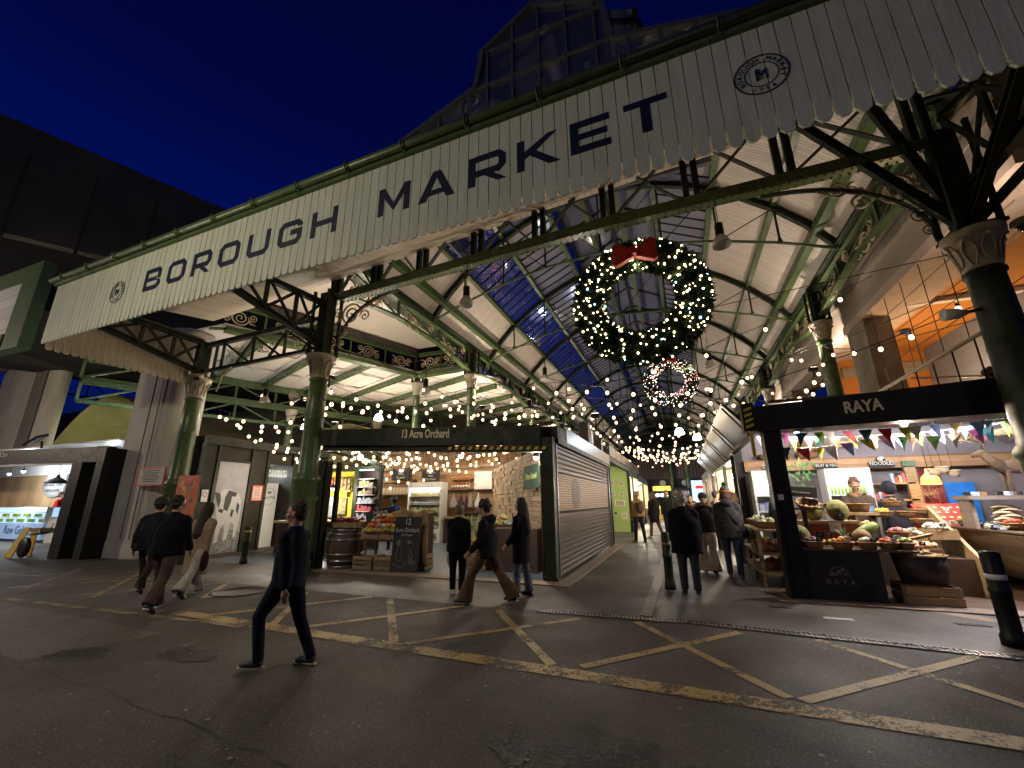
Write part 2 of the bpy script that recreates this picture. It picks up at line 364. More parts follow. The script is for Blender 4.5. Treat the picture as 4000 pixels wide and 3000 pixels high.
# worn paint
def wornpaint(name, col, wear):
    m = bpy.data.materials.new(name); m.use_nodes = True; n = m.node_tree; L = n.links; b = n.nodes['Principled BSDF']; o = n.nodes['Material Output']
    b.inputs['Base Color'].default_value = (*col, 1); b.inputs['Roughness'].default_value = 0.6
    t = n.nodes.new('ShaderNodeTexCoord'); z = n.nodes.new('ShaderNodeTexNoise'); z.inputs['Scale'].default_value = 26; z.inputs['Detail'].default_value = 8; z.inputs['Roughness'].default_value = 0.85
    z2 = n.nodes.new('ShaderNodeTexNoise'); z2.inputs['Scale'].default_value = 2.3; z2.inputs['Detail'].default_value = 3
    L.new(t.outputs['Object'], z.inputs[0]); L.new(t.outputs['Object'], z2.inputs[0])
    a = n.nodes.new('ShaderNodeMath'); a.operation = 'MULTIPLY_ADD'; a.inputs[1].default_value = 0.6; L.new(z2.outputs[0], a.inputs[0]); L.new(z.outputs[0], a.inputs[2])
    r = n.nodes.new('ShaderNodeMapRange'); r.inputs[1].default_value = wear; r.inputs[2].default_value = wear+0.07; L.new(a.outputs[0], r.inputs[0])
    tr = n.nodes.new('ShaderNodeBsdfTransparent'); mx = n.nodes.new('ShaderNodeMixShader'); L.new(r.outputs[0], mx.inputs[0]); L.new(tr.outputs[0], mx.inputs[1]); L.new(b.outputs[0], mx.inputs[2]); L.new(mx.outputs[0], o.inputs[0])
    return m
YPAINT = wornpaint('worn_yellow_paint', (0.34, 0.235, 0.09), 0.70)
YPAINT2 = wornpaint('faded_yellow_paint', (0.24, 0.18, 0.09), 0.74)
def line(p, q, w, z=0.008, m=YPAINT):
    p, q = Vector((*p, z)), Vector((*q, z)); d = (q-p).normalized(); nn = Vector((-d.y, d.x, 0))*w/2
    b = MB(); b._add([p-nn, q-nn, q+nn, p+nn], [(0, 1, 2, 3)]); b.build('road_marking', m, kind='structure')
line((-7.6, 5.02), (9.0, 4.22), 0.235, 0.008, wornpaint('edge_worn_yellow_paint', (0.37, 0.255, 0.095), 0.735))
line((-11.9, 4.62), (-5.9, 4.80), 0.12, 0.0075, YPAINT2)
k = 0
for i, (a, bq) in enumerate([((-2.90, 6.85), (-1.45, 4.88)), ((-5.05, 6.95), (-3.50, 4.96)), ((-3.32, 4.95), (-1.57, 6.78)), ((-0.77, 6.88), (0.70, 4.83)),
              ((-1.14, 4.93), (0.54, 6.80)), ((1.38, 6.78), (2.95, 4.70)), ((0.80, 4.80), (2.84, 6.68)), ((-5.12, 5.02), (-3.53, 6.92)), ((-7.05, 5.02), (-5.48, 7.0)),
              ((3.1, 4.7), (5.2, 6.6)), ((-7.0, 6.95), (-5.6, 5.0)), ((-9.5, 7.2), (-8.4, 5.9)), ((-8.4, 5.9), (-7.3, 7.3)), ((-11.2, 5.0), (-9.4, 7.2)), ((-13.4, 5.2), (-11.3, 7.4)), ((-13.2, 7.6), (-10.4, 5.2)), ((-15.4, 7.3), (-12.6, 5.0)), ((-16, 5.4), (-13.6, 7.7))]):
    line(a, bq, 0.115, 0.0052+0.0003*i, YPAINT if i < 13 else YPAINT2)
line((-17.5, 6.1), (-9.0, 6.6), 0.06, 0.0046, YPAINT2)
CRK = mat('tar_crack', (.024, .020, .017), .9)
rnd = random.Random(21)
for (p, q, w) in (((-8.2, 2.9), (6, 2.2), .035), ((-13, 6.2), (-6.2, 3.7), .025)):
    b = MB(); P = []; n = 70; w *= .45
    for i in range(n+1): f = i/n; P.append(Vector((p[0]+(q[0]-p[0])*f+rnd.uniform(-.03, .03), p[1]+(q[1]-p[1])*f+.10*math.sin(f*9)+rnd.uniform(-.035, .035), .0042)))
    for a_, c_ in zip(P, P[1:]):
        ww = w*rnd.uniform(.15, 1); b._add([a_-Vector((0, ww/2, 0)), c_-Vector((0, ww/2, 0)), c_+Vector((0, ww/2, 0)), a_+Vector((0, ww/2, 0))], [(0, 1, 2, 3)])
    b.build('road_crack', CRK, kind='structure')
sheet('road_patch', [(-16, 3.4), (-7.0, 3.0), (-6.6, 4.2), (-12, 4.5), (-16, 4.4)], .0036, asphalt('patched_asphalt', (0.075, 0.062, 0.050), (0.24, 0.2, 0.17), (0.05, 0.04, 0.032), 0.7))
# drain channel
d = thing('drain_channel', 'long slotted metal drain channel across the asphalt in front of the stalls', 'drain', (-3.4, 6.95, 0))
b = MB(); pts = [(-2.3, 7.0), (0.0, 7.08), (3.3, 6.74), (8.0, 6.25)]
fr = MB()
for p, q in zip(pts, pts[1:]):
    p, q = Vector((*p, .010)), Vector((*q, .010)); dd = (q-p); ln = dd.length; dd.normalize(); nn = Vector((-dd.y, dd.x, 0))
    for s in (-1, 1): fr.bar(p+nn*s*.075, q+nn*s*.075, .018, .014)
    for j in range(int(ln/.055)): b.bar(p+dd*(j*.055)-nn*.066+dd*.02, p+dd*(j*.055)+nn*.066, .026, .010)
b.build('grate', STEEL, d); fr.build('channel_edge', STEEL, d)
b = MB(); b.bar((-0.66, 7.2, .012), (-0.60, 14.2, .012), .17, .016); o = b.build('threshold_strip', mat('worn_metal_strip', (0.30, 0.25, 0.2), 0.5, metal=0.4, var=0.5, vscale=14), origin=(-.66, 7.2, 0))
settags(o, 'long pale worn cover strip running into the aisle floor past the green bollard', 'cover strip')
b = MB(); b.box(1.76, 2.12, 7.90, 8.03, 0.005, 0.012); o = b.build('floor_plate', mat('white_plate', (0.62, 0.60, 0.55), 0.6, var=0.5, vscale=22, col2=(0.3, 0.28, 0.25)), origin=(1.94, 7.96, 0)); settags(o, 'small worn white plate set flat in the ground before the fruit stall counter', 'floor plate')
for (x, y, w, h) in ((1.15, 8.45, .30, .10), (3.35, 8.15, .36, .12)):
    b = MB(); b.box(x, x+w, y, y+h, .0045, .010); [b.box(x+.02+j*.05, x+.045+j*.05, y+.02, y+h-.02, .0105, .014) for j in range(int((w-.03)/.05))]
    o = b.build('drain_cover', DGREEN, origin=(x, y, 0)); settags(o, ('small dark iron drain cover near the fruit stall left post' if x < 2 else 'larger dark iron drain cover before the wooden crate at the fruit stall'), 'drain cover')
b = MB(); b.lathe([(.02, .006), (.52, .006), (.52, .012), (.44, .012), (.44, .009), (.02, .009)], (-8.3, 6.55, 0), 28); o = b.build('manhole_cover', mat('rusty_iron', (0.09, 0.055, 0.04), 0.6, var=0.5, vscale=12, bump=0.5, bscale=50), origin=(-8.3, 6.55, 0)); settags(o, 'round rusty manhole cover in the asphalt behind the yellow markings', 'manhole cover')

# ================================================================= CANOPY FASCIA
def FY(x): return 5.0 - 0.025*(x+14.6)
FD = Vector((1, -0.025, 0)).normalized(); UZ = Vector((0, 0, 1))
canopy = thing('canopy', 'long cream boarded canopy fascia with scalloped edge and large dark lettering', 'canopy', (-14.7, 5.0, 0))
def board_outline(w, h):
    a = w/2 - 0.0065; L_ = [(.036, 0), (.072, .045), (.074, .060), (.058, .060), (.058, .078), (.074, .078), (.074, .21), (a, .28), (a, h)]
    return [(x, y) for x, y in L_] + [(-x, y) for x, y in reversed(L_)]
BO = board_outline(0.172, 1.62)
b = MB(); n_ = 123
for i in range(n_):
    x = -14.70 + 0.172*i + 0.086; j = random.uniform(-0.0015, 0.0015)
    b.prism(BO, (x, FY(x)+0.03+j, 5.60), FD, UZ, 0.03)
b.build('fascia_boards', BOARD, canopy)
b = MB()
for i in range(n_+1):
    x = -14.70 + 0.172*i
    b.bar((x, FY(x)+0.036, 5.88), (x, FY(x)+0.036, 7.2), 0.020, 0.006, FD)
b.build('board_backing', mat('groove_green', (0.03, 0.05, 0.025), 0.6), canopy)
XE = -14.70 + 0.172*n_
b = MB(); b.bar((-14.78, FY(-14.78)-.02, 7.245), (XE, FY(XE)-.02, 7.245), 0.09, 0.07); b.bar((-14.78, FY(-14.78)+.10, 7.14), (XE, FY(XE)+.10, 7.14), 0.08, 0.16); b.build('cornice', GREEN, canopy)
b = MB(); b.tube([(-14.85, FY(-14.85)-.09, 7.36), (XE, FY(XE)-.09, 7.36)], 0.075, 10)
for i in range(18):
    x = -14.3+1.18*i; y = FY(x)-.09
    b.tube([(x, y, 7.22), (x, y-.09, 7.33), (x, y-.085, 7.42), (x, y, 7.46)], 0.014, 5); b.tube([(x, y, 7.36), (x+.06, y, 7.36)], 0.088, 10)
b.build('gutter', GREEN, canopy)
# return fascia at the left end
b = MB()
for i in range(20):
    y = 5.12 + 0.172*i + 0.086
    b.prism(BO, (-14.76, y, 5.52-0.05*(i/25)), (0, -1, 0), UZ, 0.03)
b.build('return_boards', SOFFY if False else mat('return_board_paint', (0.50, 0.43, 0.31), 0.55, var=0.15, vscale=2.2), canopy)
b = MB(); b.bar((-14.74, 5.1, 7.1), (-14.74, 8.7, 7.1), .1, .1); b.build('return_cornice', GREEN, canopy)
# sloping soffit above
b = MB()
b._add([(-14.75, 5.08, 7.2), (11, 4.5, 7.2), (11, 9.0, 10.1), (-14.75, 9.0, 7.9), (-14.75, 5.08, 7.26), (11, 4.5, 7.26), (11, 8.95, 10.16), (-14.75, 8.95, 7.96)],
       [(0,1,2,3), (7,6,5,4), (0,4,5,1), (1,5,6,2), (2,6,7,3), (3,7,4,0)])
b.build('soffit', SOFFIT, canopy)
# --- lettering
W_, H_, T_ = 0.60, 0.53, 0.112
def letter(b, ch, x0, w=W_):
    y = FY(x0+w/2) - 0.004; o = Vector((x0, FY(x0)-0.001, 6.185)); h = H_; t = T_; a = t/2; c = 0.13
    S = lambda path, closed=False: b.stroke(path, t, o, FD, UZ, 0.006, closed)
    Pn = lambda pts: b.prism(pts, o, FD, UZ, 0.006)
    if ch == 'O': S([(c, h-a), (w-c, h-a), (w-a, h-c), (w-a, c), (w-c, a), (c, a), (a, c), (a, h-c)], True)
    if ch == 'U': S([(a, h), (a, c), (c, a), (w-c, a), (w-a, c), (w-a, h)])
    if ch == 'G': S([(w-a, h-.16), (w-a, h-c), (w-c, h-a), (c, h-a), (a, h-c), (a, c), (c, a), (w-c, a), (w-a, c), (w-a, h*.52), (w*.52, h*.52)])
    if ch == 'H': Pn([(0,0),(t,0),(t,h),(0,h)]); Pn([(w-t,0),(w,0),(w,h),(w-t,h)]); Pn([(t,h/2-a),(w-t,h/2-a),(w-t,h/2+a),(t,h/2+a)])
    if ch == 'E': S([(w, h-a), (a, h-a), (a, a), (w, a)]); Pn([(t,h/2-a*.9),(w*.93,h/2-a*.9),(w*.93,h/2+a*.9),(t,h/2+a*.9)])
    if ch == 'T': Pn([(0,h-t*.9),(w,h-t*.9),(w,h),(0,h)]); Pn([(w/2-a*1.1,0),(w/2+a*1.1,0),(w/2+a*1.1,h-t*.9),(w/2-a*1.1,h-t*.9)])
    if ch == 'B':
        Pn([(0,0),(t,0),(t,h),(0,h)]); S([(t, h-a*.9), (w-c, h-a*.9), (w-a-.02, h-c*.9), (w-a-.02, h/2+.07), (w-c*.8, h/2)])
        S([(t, a*.9), (w-c, a*.9), (w-a, c*.9), (w-a, h/2-.09)]); Pn([(t,h/2-a*.85),(w-c*1.25,h/2-a*.85),(w-c*1.25,h/2+a*.85),(t,h/2+a*.85)]); Pn([(w-t,h/2-.088),(w,h/2-.088),(w-c*.72,h/2-.012),(w-c*1.2,h/2-a*.8)])
    if ch == 'R':
        Pn([(0,0),(t,0),(t,h),(0,h)]); S([(t, h-a*.9), (w-c, h-a*.9), (w-a-.01, h-c*.9), (w-a-.01, h*.42+.06), (w-c, h*.40), (t, h*.40)])
        Pn([(w*.42,h*.40-a-.001),(w*.66,h*.40-a-.001),(w,0),(w-t*1.25,0)])
    if ch == 'K':
        Pn([(0,0),(t,0),(t,h),(0,h)]); Pn([(t,h*.36),(t,h*.60),(w-t*1.35,h),(w-.01,h),(t*2.2,h*.50)]); Pn([(t*1.75,h*.455),(t*2.6,h*.55),(w+.02,0),(w-t*1.3,0)])
    if ch == 'M':
        Pn([(0,0),(t,0),(t,h*.60),(t,h),(0,h)]); Pn([(w-t,0),(w,0),(w,h),(w-t,h),(w-t,h*.60)])
        Pn([(t,h*.62),(w/2,h*.10),(w/2,h*.36),(t,h)]); Pn([(w/2,h*.10),(w-t,h*.62),(w-t,h),(w/2,h*.36)])
    if ch == 'A':
        Pn([(-.02,0),(t*1.1,0),(w/2,h*.78),(w/2,h),(w/2-t*.62,h)]); Pn([(w-t*1.1,0),(w+.02,0),(w/2+t*.62,h),(w/2,h),(w/2,h*.78)])
        Pn([(w*.27,h*.17),(w*.73,h*.17),(w*.655,h*.35),(w*.345,h*.35)])
b = MB()
for i, ch in enumerate('BOROUGH'): letter(b, ch, -10.63+0.828*i)
for ch, x in zip('MARKET', (-4.17, -3.36, -2.48, -1.69, -0.90, -0.17)): letter(b, ch, x, 0.54 if ch in 'ET' else 0.62)
b.build('lettering', NAVYL, canopy)
for k, (x, z, r) in enumerate(((-11.66, 6.41, .27), (1.41, 6.49, .28))):
    y = FY(x)-0.004; o = Vector((x, y, z))
    b = MB(); b.stroke([(math.cos(t*math.pi/18)*r, math.sin(t*math.pi/18)*r) for t in range(36)], 0.016, o, FD, UZ, 0.005, True)
    b.stroke([(math.cos(t*math.pi/18)*r*.62, math.sin(t*math.pi/18)*r*.62) for t in range(36)], 0.008, o, FD, UZ, 0.005, True)
    md = b.build('medallion', NAVYL, canopy)
    s = 'BOROUGH MARKET'
    for i, ch in enumerate(s):
        if ch == ' ': continue
        t = R(205 - i*(230/13)); uy = FD*math.cos(t)+UZ*math.sin(t); ux = FD*math.sin(t)-UZ*math.cos(t)
        text(ch, r*.29, o+uy*r*.70-Vector((0, .002, 0)), ux, uy, NAVYL, md)
    for i, ch in enumerate('1756'):
        t = R(244 + i*17.5); uy = -(FD*math.cos(t)+UZ*math.sin(t)); ux = FD*-math.sin(t)+UZ*math.cos(t)
        text(ch, r*.27, o-uy*r*.90-Vector((0, .002, 0)), ux, uy, NAVYL, md)
    text('M', r*.80, o-UZ*r*.30-Vector((0, .002, 0)), FD, UZ, NAVYL, md, sx=.85); text('B', r*.80, o-UZ*r*.26-Vector((0, .009, 0))-FD*.03, FD, UZ, NAVYL, md, sx=.55)

# ================================================================= COLUMNS
def spiral(c, r, turns, a0, dirn, n=26, ux=(1,0,0), uy=(0,0,1)):
    c, ux, uy = Vector(c), Vector(ux), Vector(uy); P = []
    for i in range(n+1):
        t = i/n; rr = r*(1-t)**0.85 + 0.012; a = a0+dirn*turns*2*math.pi*t
        P.append(c+ux*math.cos(a)*rr+uy*math.sin(a)*rr)
    return P
def scroll_motif(b, c, r, ux, uy, flip=1, tr=0.014):
    """big spiral with a smaller counter spiral and leaf tendrils"""
    c, ux, uy = Vector(c), Vector(ux).normalized(), Vector(uy).normalized()
    b.tube(spiral(c, r, 2.2, 0, flip, 28, ux, uy), tr, 5)
    c2 = c+ux*r*1.45-uy*r*.35*flip; b.tube(spiral(c2, r*.5, 1.6, math.pi, -flip, 16, ux, uy), tr*.8, 4)
    c3 = c-ux*r*1.35+uy*r*.45*flip; b.tube(spiral(c3, r*.42, 1.5, 0, -flip, 16, ux, uy), tr*.8, 4)
    b.tube([c+ux*r, c+ux*r*1.3+uy*r*.5*flip, c+ux*r*1.9+uy*r*.55*flip], [tr, tr*1.3, tr*.4], 4)
    b.tube([c-ux*r*.9, c-ux*r*1.3-uy*r*.5*flip, c-ux*r*1.8-uy*r*.6*flip], [tr, tr*1.3, tr*.4], 4)
def column(x, y, label, sc=1.0, top=5.78, box=2.1, cap_h=.68, group=None, gm=GREEN):
    t = thing('iron_column', label, 'column', (x, y, 0), group=group); r = .25*sc; cz = top-cap_h
    b = MB(); b.lathe([(r*1.35, 0), (r*1.35, .25), (r*1.2, .3), (r*1.2, 2.2), (r*1.35, 2.25), (r*1.35, 2.34), (r*1.12, 2.42), (r*1.06, 2.5), (r*1.0, 3.9), (r*1.04, 3.92), (r*1.04, 3.95), (r*1.0, 3.97), (r*.92, cz-.1), (r*1.05, cz-.08), (r*1.05, cz-.03), (r*.9, cz)], (x, y, 0), 24)
    b.build('shaft', gm, t)
    b = MB(); b.lathe([(r*.92, cz), (r*.98, cz+.05), (r*.95, cz+.1), (r*1.02, cz+cap_h*.35), (r*1.18, cz+cap_h*.6), (r*1.42, cz+cap_h*.76), (r*1.42, cz+cap_h*.8), (r*1.55, cz+cap_h*.84), (r*1.60, cz+cap_h*.92), (r*1.60, cz+cap_h), (r*.5, cz+cap_h+.005)], (x, y, 0), 32)
    cp = b.build('capital', CREAMI, t); b = MB()
    for k in range(8):
        a = 2*math.pi*k/8; ca, sa = math.cos(a), math.sin(a); tx, ty = -sa, ca
        def P(rr, z, s): return (x+ca*rr+tx*s, y+sa*rr+ty*s, cz+z*cap_h)
        for s in (-1, 1): b.tube([P(r*.99, .08, s*.02*sc), P(r*1.04, .3, s*.07*sc), P(r*1.13, .5, s*.085*sc), P(r*1.36, .72, s*.04*sc), P(r*1.52, .76, 0)], [.010*sc, .016*sc, .018*sc, .018*sc, .022*sc], 5)
        b.ball(P(r*1.5, .72, 0), .035*sc, 6, 4)
    b.build('leaf_moulding', CREAMI, cp)
    if box:
        b = MB(); w = r*1.05; z0, z1 = top+.005, top+box
        for sx_ in (-1, 1):
            for sy_ in (-1, 1): b.box(x+sx_*w-.035, x+sx_*w+.035, y+sy_*w-.035, y+sy_*w+.035, z0, z1)
        b.box(x-w*.62, x+w*.62, y-w*.62, y+w*.62, z0, z1-.01); b.box(x-w-.06, x+w+.06, y-w-.06, y+w+.06, z0, z0+.06)
        b.build('box_stanchion', DGREEN, t)
    return t
column(-9.30, 8.80, 'green iron column with cream leafy capital at the left post of the orchard stall', box=2.0)
column(-14.85, 8.95, 'leftmost green iron column with cream capital beside the red poster', box=1.3)
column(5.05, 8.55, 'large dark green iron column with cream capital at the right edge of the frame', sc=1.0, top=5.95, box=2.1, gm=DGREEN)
for k, yy in enumerate((18.2, 27.0, 35.6)):
    column(-9.15, yy, ['green column in the aisle left row with cream capital, nearest to the street', 'green column second along the aisle left row', 'green column deep in the aisle left row'][k], sc=.93, top=7.84, box=1.3, group='aisle left row columns')
for k, yy in enumerate((17.2, 27.3, 36.4)):
    column(5.40, yy, ['green column with cream capital rising behind the fruit stall header', 'green column second along the aisle right row, above the awnings', 'green column deep in the aisle right row'][k], sc=.93, top=7.84, box=1.3, group='aisle right row columns')
column(-12.5, 18.4, 'small green column with cream capital behind the orchard stall sign', sc=.72, top=7.84, box=1.0)
for k, (xx, yy) in enumerate(((-20.5, 17.7), (-18.4, 22.7), (-15.6, 29.5))): column(xx, yy, ['green column standing over the milk stall panels', 'green column behind the milk stall under the lattice girder', 'far green column at the back of the left bay'][k], sc=.8, top=6.9, box=0)
for k, (xx, yy) in enumerate(((-0.6, 47.0), (.9, 46.0))): column(xx, yy, ['left one of the two green columns at the far end of the aisle', 'right one of the two green columns at the far end of the aisle'][k], sc=.9, top=6.2, box=0)

# ================================================================= FRONT TRUSS
ft = thing('front_truss', 'riveted green iron truss spanning between the two tall front columns behind the canopy', 'truss', (-2, 8.9, 0))
p0, p1 = Vector((-9.45, 9.05, 7.70)), Vector((5.1, 8.75, 7.98)); mid = Vector((-1.0, 8.9, 8.02))
b = MB(); rv = MB()
for a, c in ((p0, mid), (mid, p1)):
    b.ibeam(a, c, .26, .20, .025); d_ = (c-a); ln = d_.length; d_.normalize()
    b.bar(a-UZ*.0+Vector((0, -.135, 0)), c+Vector((0, -.135, 0)), .02, .26)
    for i in range(int(ln/.15)):
        for dz in (-.08, .08): q = a+d_*(i*.15+.07); rv.ball((q.x, q.y-.150, q.z+dz), .026, 6, 4)
        q = a+d_*(i*.15)
        rv.ball((q.x, q.y-.08, q.z-.112), .026, 6, 4); rv.ball((q.x, q.y+.08, q.z-.112), .026, 6, 4)
ch_ = b.build('bottom_chord', GREEN, ft); rv.build('rivets', GREEN, ch_)
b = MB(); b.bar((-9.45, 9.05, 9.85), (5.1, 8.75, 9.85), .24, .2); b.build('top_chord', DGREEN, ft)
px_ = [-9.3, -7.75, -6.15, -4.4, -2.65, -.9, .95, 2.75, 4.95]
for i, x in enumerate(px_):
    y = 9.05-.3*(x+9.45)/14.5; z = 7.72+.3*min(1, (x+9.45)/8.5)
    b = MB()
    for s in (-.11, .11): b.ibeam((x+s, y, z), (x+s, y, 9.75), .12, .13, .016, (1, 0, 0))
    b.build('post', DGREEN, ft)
    if i < len(px_)-1:
        x2 = px_[i+1]; b = MB(); b.bar((x+.15, y-.03, z+.12), (x2-.15, y-.03, 9.72), .03, .11, (0, 1, 0)); b.bar((x+.15, y+.04, 9.72), (x2-.15, y+.04, z+.12), .03, .11, (0, 1, 0))
        b.build('cross_brace', DGREEN, ft)
for nm, x0, x1, y, z0, z1 in (('l', -9.0, -6.9, 9.0, 5.95, 7.55), ('r', 4.75, 2.2, 8.75, 6.05, 7.72)):
    b = MB(); P = []
    for i in range(15):
        t = i/14*math.pi/2; P.append((x0+(x1-x0)*(1-math.cos(t)), y, z0+(z1-z0)*math.sin(t)))
    b.tube(P, .03, 6); [b.bar(P[i], P[i+1], .12, .025, (0, 0, 1)) for i in range(14)]
    b.build('arched_bracket', DGREEN, ft); g = MB(); s = 1 if x1 > x0 else -1
    scroll_motif(g, (x0+s*.42, y, z1-.48), .36, (s, 0, 0), (0, 0, 1), 1, .030); scroll_motif(g, (x0+s*1.25, y, z1-.21), .17, (s, 0, 0), (0, 0, 1), -1, .022)
    g.tube(spiral((x0+s*.16, y, z0+.55), .16, 1.8, 0, 1, 16), .022, 5); g.tube(spiral((x0+s*.10, y, z0+.25), .10, 1.6, 0, -1, 16), .018, 5)
    g.build('scrollwork', GILT, ft)
# left small frame between the two left columns, and forward brackets
lt = thing('canopy_truss', 'dark iron lattice linking the two left columns under the canopy', 'truss', (-11.6, 8.9, 0))
b = MB(); b.bar((-14.7, 8.95, 6.95), (-9.6, 8.9, 7.05), .16, .14); b.bar((-14.7, 8.95, 6.0), (-9.6, 8.9, 7.0-.9), .12, .10)
for i in range(6): x = -13.8+.7*i; b.bar((x, 8.93, 6.05), (x+.7 if i % 2 else x-.0, 8.93, 6.9), .06, .07)
for i in range(3): x = -13.8+1.4*i; b.bar((x+.05, 8.87, 6.9), (x+1.35, 8.87, 6.07), .05, .06)
b.build('lattice', DGREEN, lt)
g = MB()
for i in range(3): scroll_motif(g, (-13.3+1.5*i, 8.95, 6.5), .24, (1, 0, 0), (0, 0, 1), 1 if i % 2 else -1, .016)
g.tube([(-13.75, 8.9, 5.0+.2), (-13.6, 8.9, 5.75), (-13.2, 8.9, 6.0)], .03, 6); g.build('scrollwork', GILT, lt)
def bracket(x, y0, z0, y1, z1, label, dz=1.0, skew=0.0, n=4):
    t = thing('cantilever_bracket', label, 'bracket', (x, y0, 0)); b = MB(); A, B_ = Vector((x, y0, z0)), Vector((x+skew, y1, z1)); C_, D_ = A+UZ*dz, Vector((x+skew, y1, z1+.35))
    b.ibeam(A, B_, .16, .14, .02); b.ibeam(C_, D_, .16, .14, .02)
    for i in range(n):
        a0, a1 = A.lerp(B_, i/n), A.lerp(B_, (i+1)/n); c0, c1 = C_.lerp(D_, i/n), C_.lerp(D_, (i+1)/n)
        b.bar(a1, c1, .07, .09); b.bar(a0+Vector((.05, 0, 0)), c1+Vector((.05, 0, 0)), .04, .08); b.bar(c0-Vector((.05, 0, 0)), a1-Vector((.05, 0, 0)), .04, .08)
    b.build('lattice', DGREEN, t); return t
bracket(-14.6, 8.75, 5.95, 5.2, 6.65, 'dark iron cantilever bracket from the leftmost column to the canopy corner')
bracket(-9.3, 8.6, 6.1, 5.0, 6.75, 'dark iron cantilever bracket from the tall column left of the orchard stall', 1.3)
bracket(5.05, 8.3, 6.6, 4.75, 6.8, 'dark iron cantilever bracket over the right edge column', 1.6)
t = thing('raking_struts', 'heavy dark struts fanning upward from the right edge column head', 'struts', (5.05, 8.55, 5.95))
for q in ((2.9, 8.8, 9.7), (4.2, 8.7, 9.7), (6.6, 8.5, 9.5), (7.4, 8.5, 8.4), (4.6, 5.2, 7.6)): b = MB(); b.ibeam((5.05, 8.55, 6.05), q, .14, .16, .02); b.build('strut', DGREEN, t)

# ================================================================= NAVE
NS[0] = True
class NB(MB):
    off = (0, 0)
    def build(s, *a, **k):
        s.v = [(v[0]+NB.off[0], v[1]+NB.off[1], v[2]) for v in s.v]
        return MB.build(s, *a, **k)
CX, HS = -1.225, 4.87
arch = [(-4.87, 6.62), (-4.35, 7.35), (-3.82, 7.9), (-3.25, 8.36), (-2.65, 8.75), (-2.05, 9.07), (-1.45, 9.3), (-.7, 9.46), (0, 9.5)]; arch += [(-x, z) for x, z in reversed(arch[:-1])]
tie = [(-4.87, 6.62), (-3.82, 7.02), (-2.65, 7.36), (-1.45, 7.6), (0, 7.70), (1.45, 7.6), (2.65, 7.36), (3.82, 7.02), (4.87, 6.62)]
def nave_truss(y):
    NB.off = (CX, y)
    t = thing('arched_truss', 'green crescent arched roof truss, nearest of the row across the aisle roof', 'truss', (CX, y, 0), group='arched roof trusses')
    b = NB()
    for p, q in zip(arch, arch[1:]): b.ibeam((p[0], 0, p[1]), (q[0], 0, q[1]), .12, .13, .016, (0, 0, 1) if abs(q[0]-p[0]) > .3 else (1, 0, 0))
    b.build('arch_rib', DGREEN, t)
    b = NB(); b.tube([(x, 0, z) for x, z in tie], .032, 6); b.build('tie_rod', GREEN, t)
    b = NB(); nd = [(-3.82, 7.9), (-2.65, 8.75), (-1.45, 9.3), (0, 9.5), (1.45, 9.3), (2.65, 8.75), (3.82, 7.9)]
    for k, (x, z) in enumerate(nd):
        zt = tie[k+1][1]; b = NB(); b.tube([(x, 0, z), (x, 0, z-.12), (x, 0, zt+.12), (x, 0, zt)], [.06, .026, .026, .06], 6); b.build('strut', DGREEN, t)
    b = NB()
    for k in range(6):
        x, z = nd[k]; x2, z2 = nd[k+1]
        if k < 3: b.tube([(x, 0, z), (x2, 0, tie[k+2][1])], .012, 4)
        else: b.tube([(x2, 0, z2), (x, 0, tie[k+1][1])], .012, 4)
    b.build('stay_rod', DGREEN, t); return t
tr0 = nave_truss(9.5)
for k in range(1, 12):
    copy_tree(tr0, (CX*1.5, (9.5+3.9*k)*1.5, tr0.location.z), label='green crescent arched roof truss, %s of the row along the aisle' % ['', 'second', 'third', 'fourth', 'fifth', 'sixth', 'seventh', 'eighth', 'ninth', 'tenth', 'eleventh', 'twelfth and farthest'][k], group='arched roof trusses')
# valley girders with scrollwork
def girder(x, y0, y1, label, seg=1.95, side=1):
    t = thing('scroll_girder', label, 'girder', (x, y0, 0)); b = MB(); b.ibeam((x, y0, 6.62), (x, y1, 6.62), .18, .12, .02)
    n = int((y1-y0)/seg); g = MB()
    for i in range(n):
        a, c = y0+seg*i, y0+seg*(i+1); k = i % 3; za, zc = (5.86, 6.12, 6.12, 5.86)[k], (5.86, 6.12, 6.12, 5.86)[k+1]
        b.bar((x, a, za), (x, c, zc), .16, .05); b.bar((x, a, za), (x, a, 6.58), .05, .07, (0, 1, 0))
        b.bar((x, a, 6.56), (x, c, zc+.03), .035, .05)
        if y0+seg*i < 24:
            scroll_motif(g, (x, a+.62, 6.19 if k else 6.15), .21, (0, 1, 0), (0, 0, 1), 1 if i % 2 else -1, .022)
            g.tube(spiral((x, a+1.5, 6.42), .14, 1.8, 0, 1, 14, (0, 1, 0)), .017, 4); g.tube(spiral((x, a+.28, 6.44), .11, 1.6, 1, -1, 14, (0, 1, 0)), .015, 4); g.tube(spiral((x, a+1.25, 6.15), .085, 1.6, 2, -1, 12, (0, 1, 0)), .009, 4)
    b.build('frame', GREEN, t); g.build('scrollwork', GILT, t)
    # curved brackets rising from the columns
    return t
girder(-6.1, 6.05, 56, 'green girder filled with cream iron scrolls above the aisle left columns')
girder(3.65, 6.05, 56, 'green girder filled with cream iron scrolls above the aisle right columns')
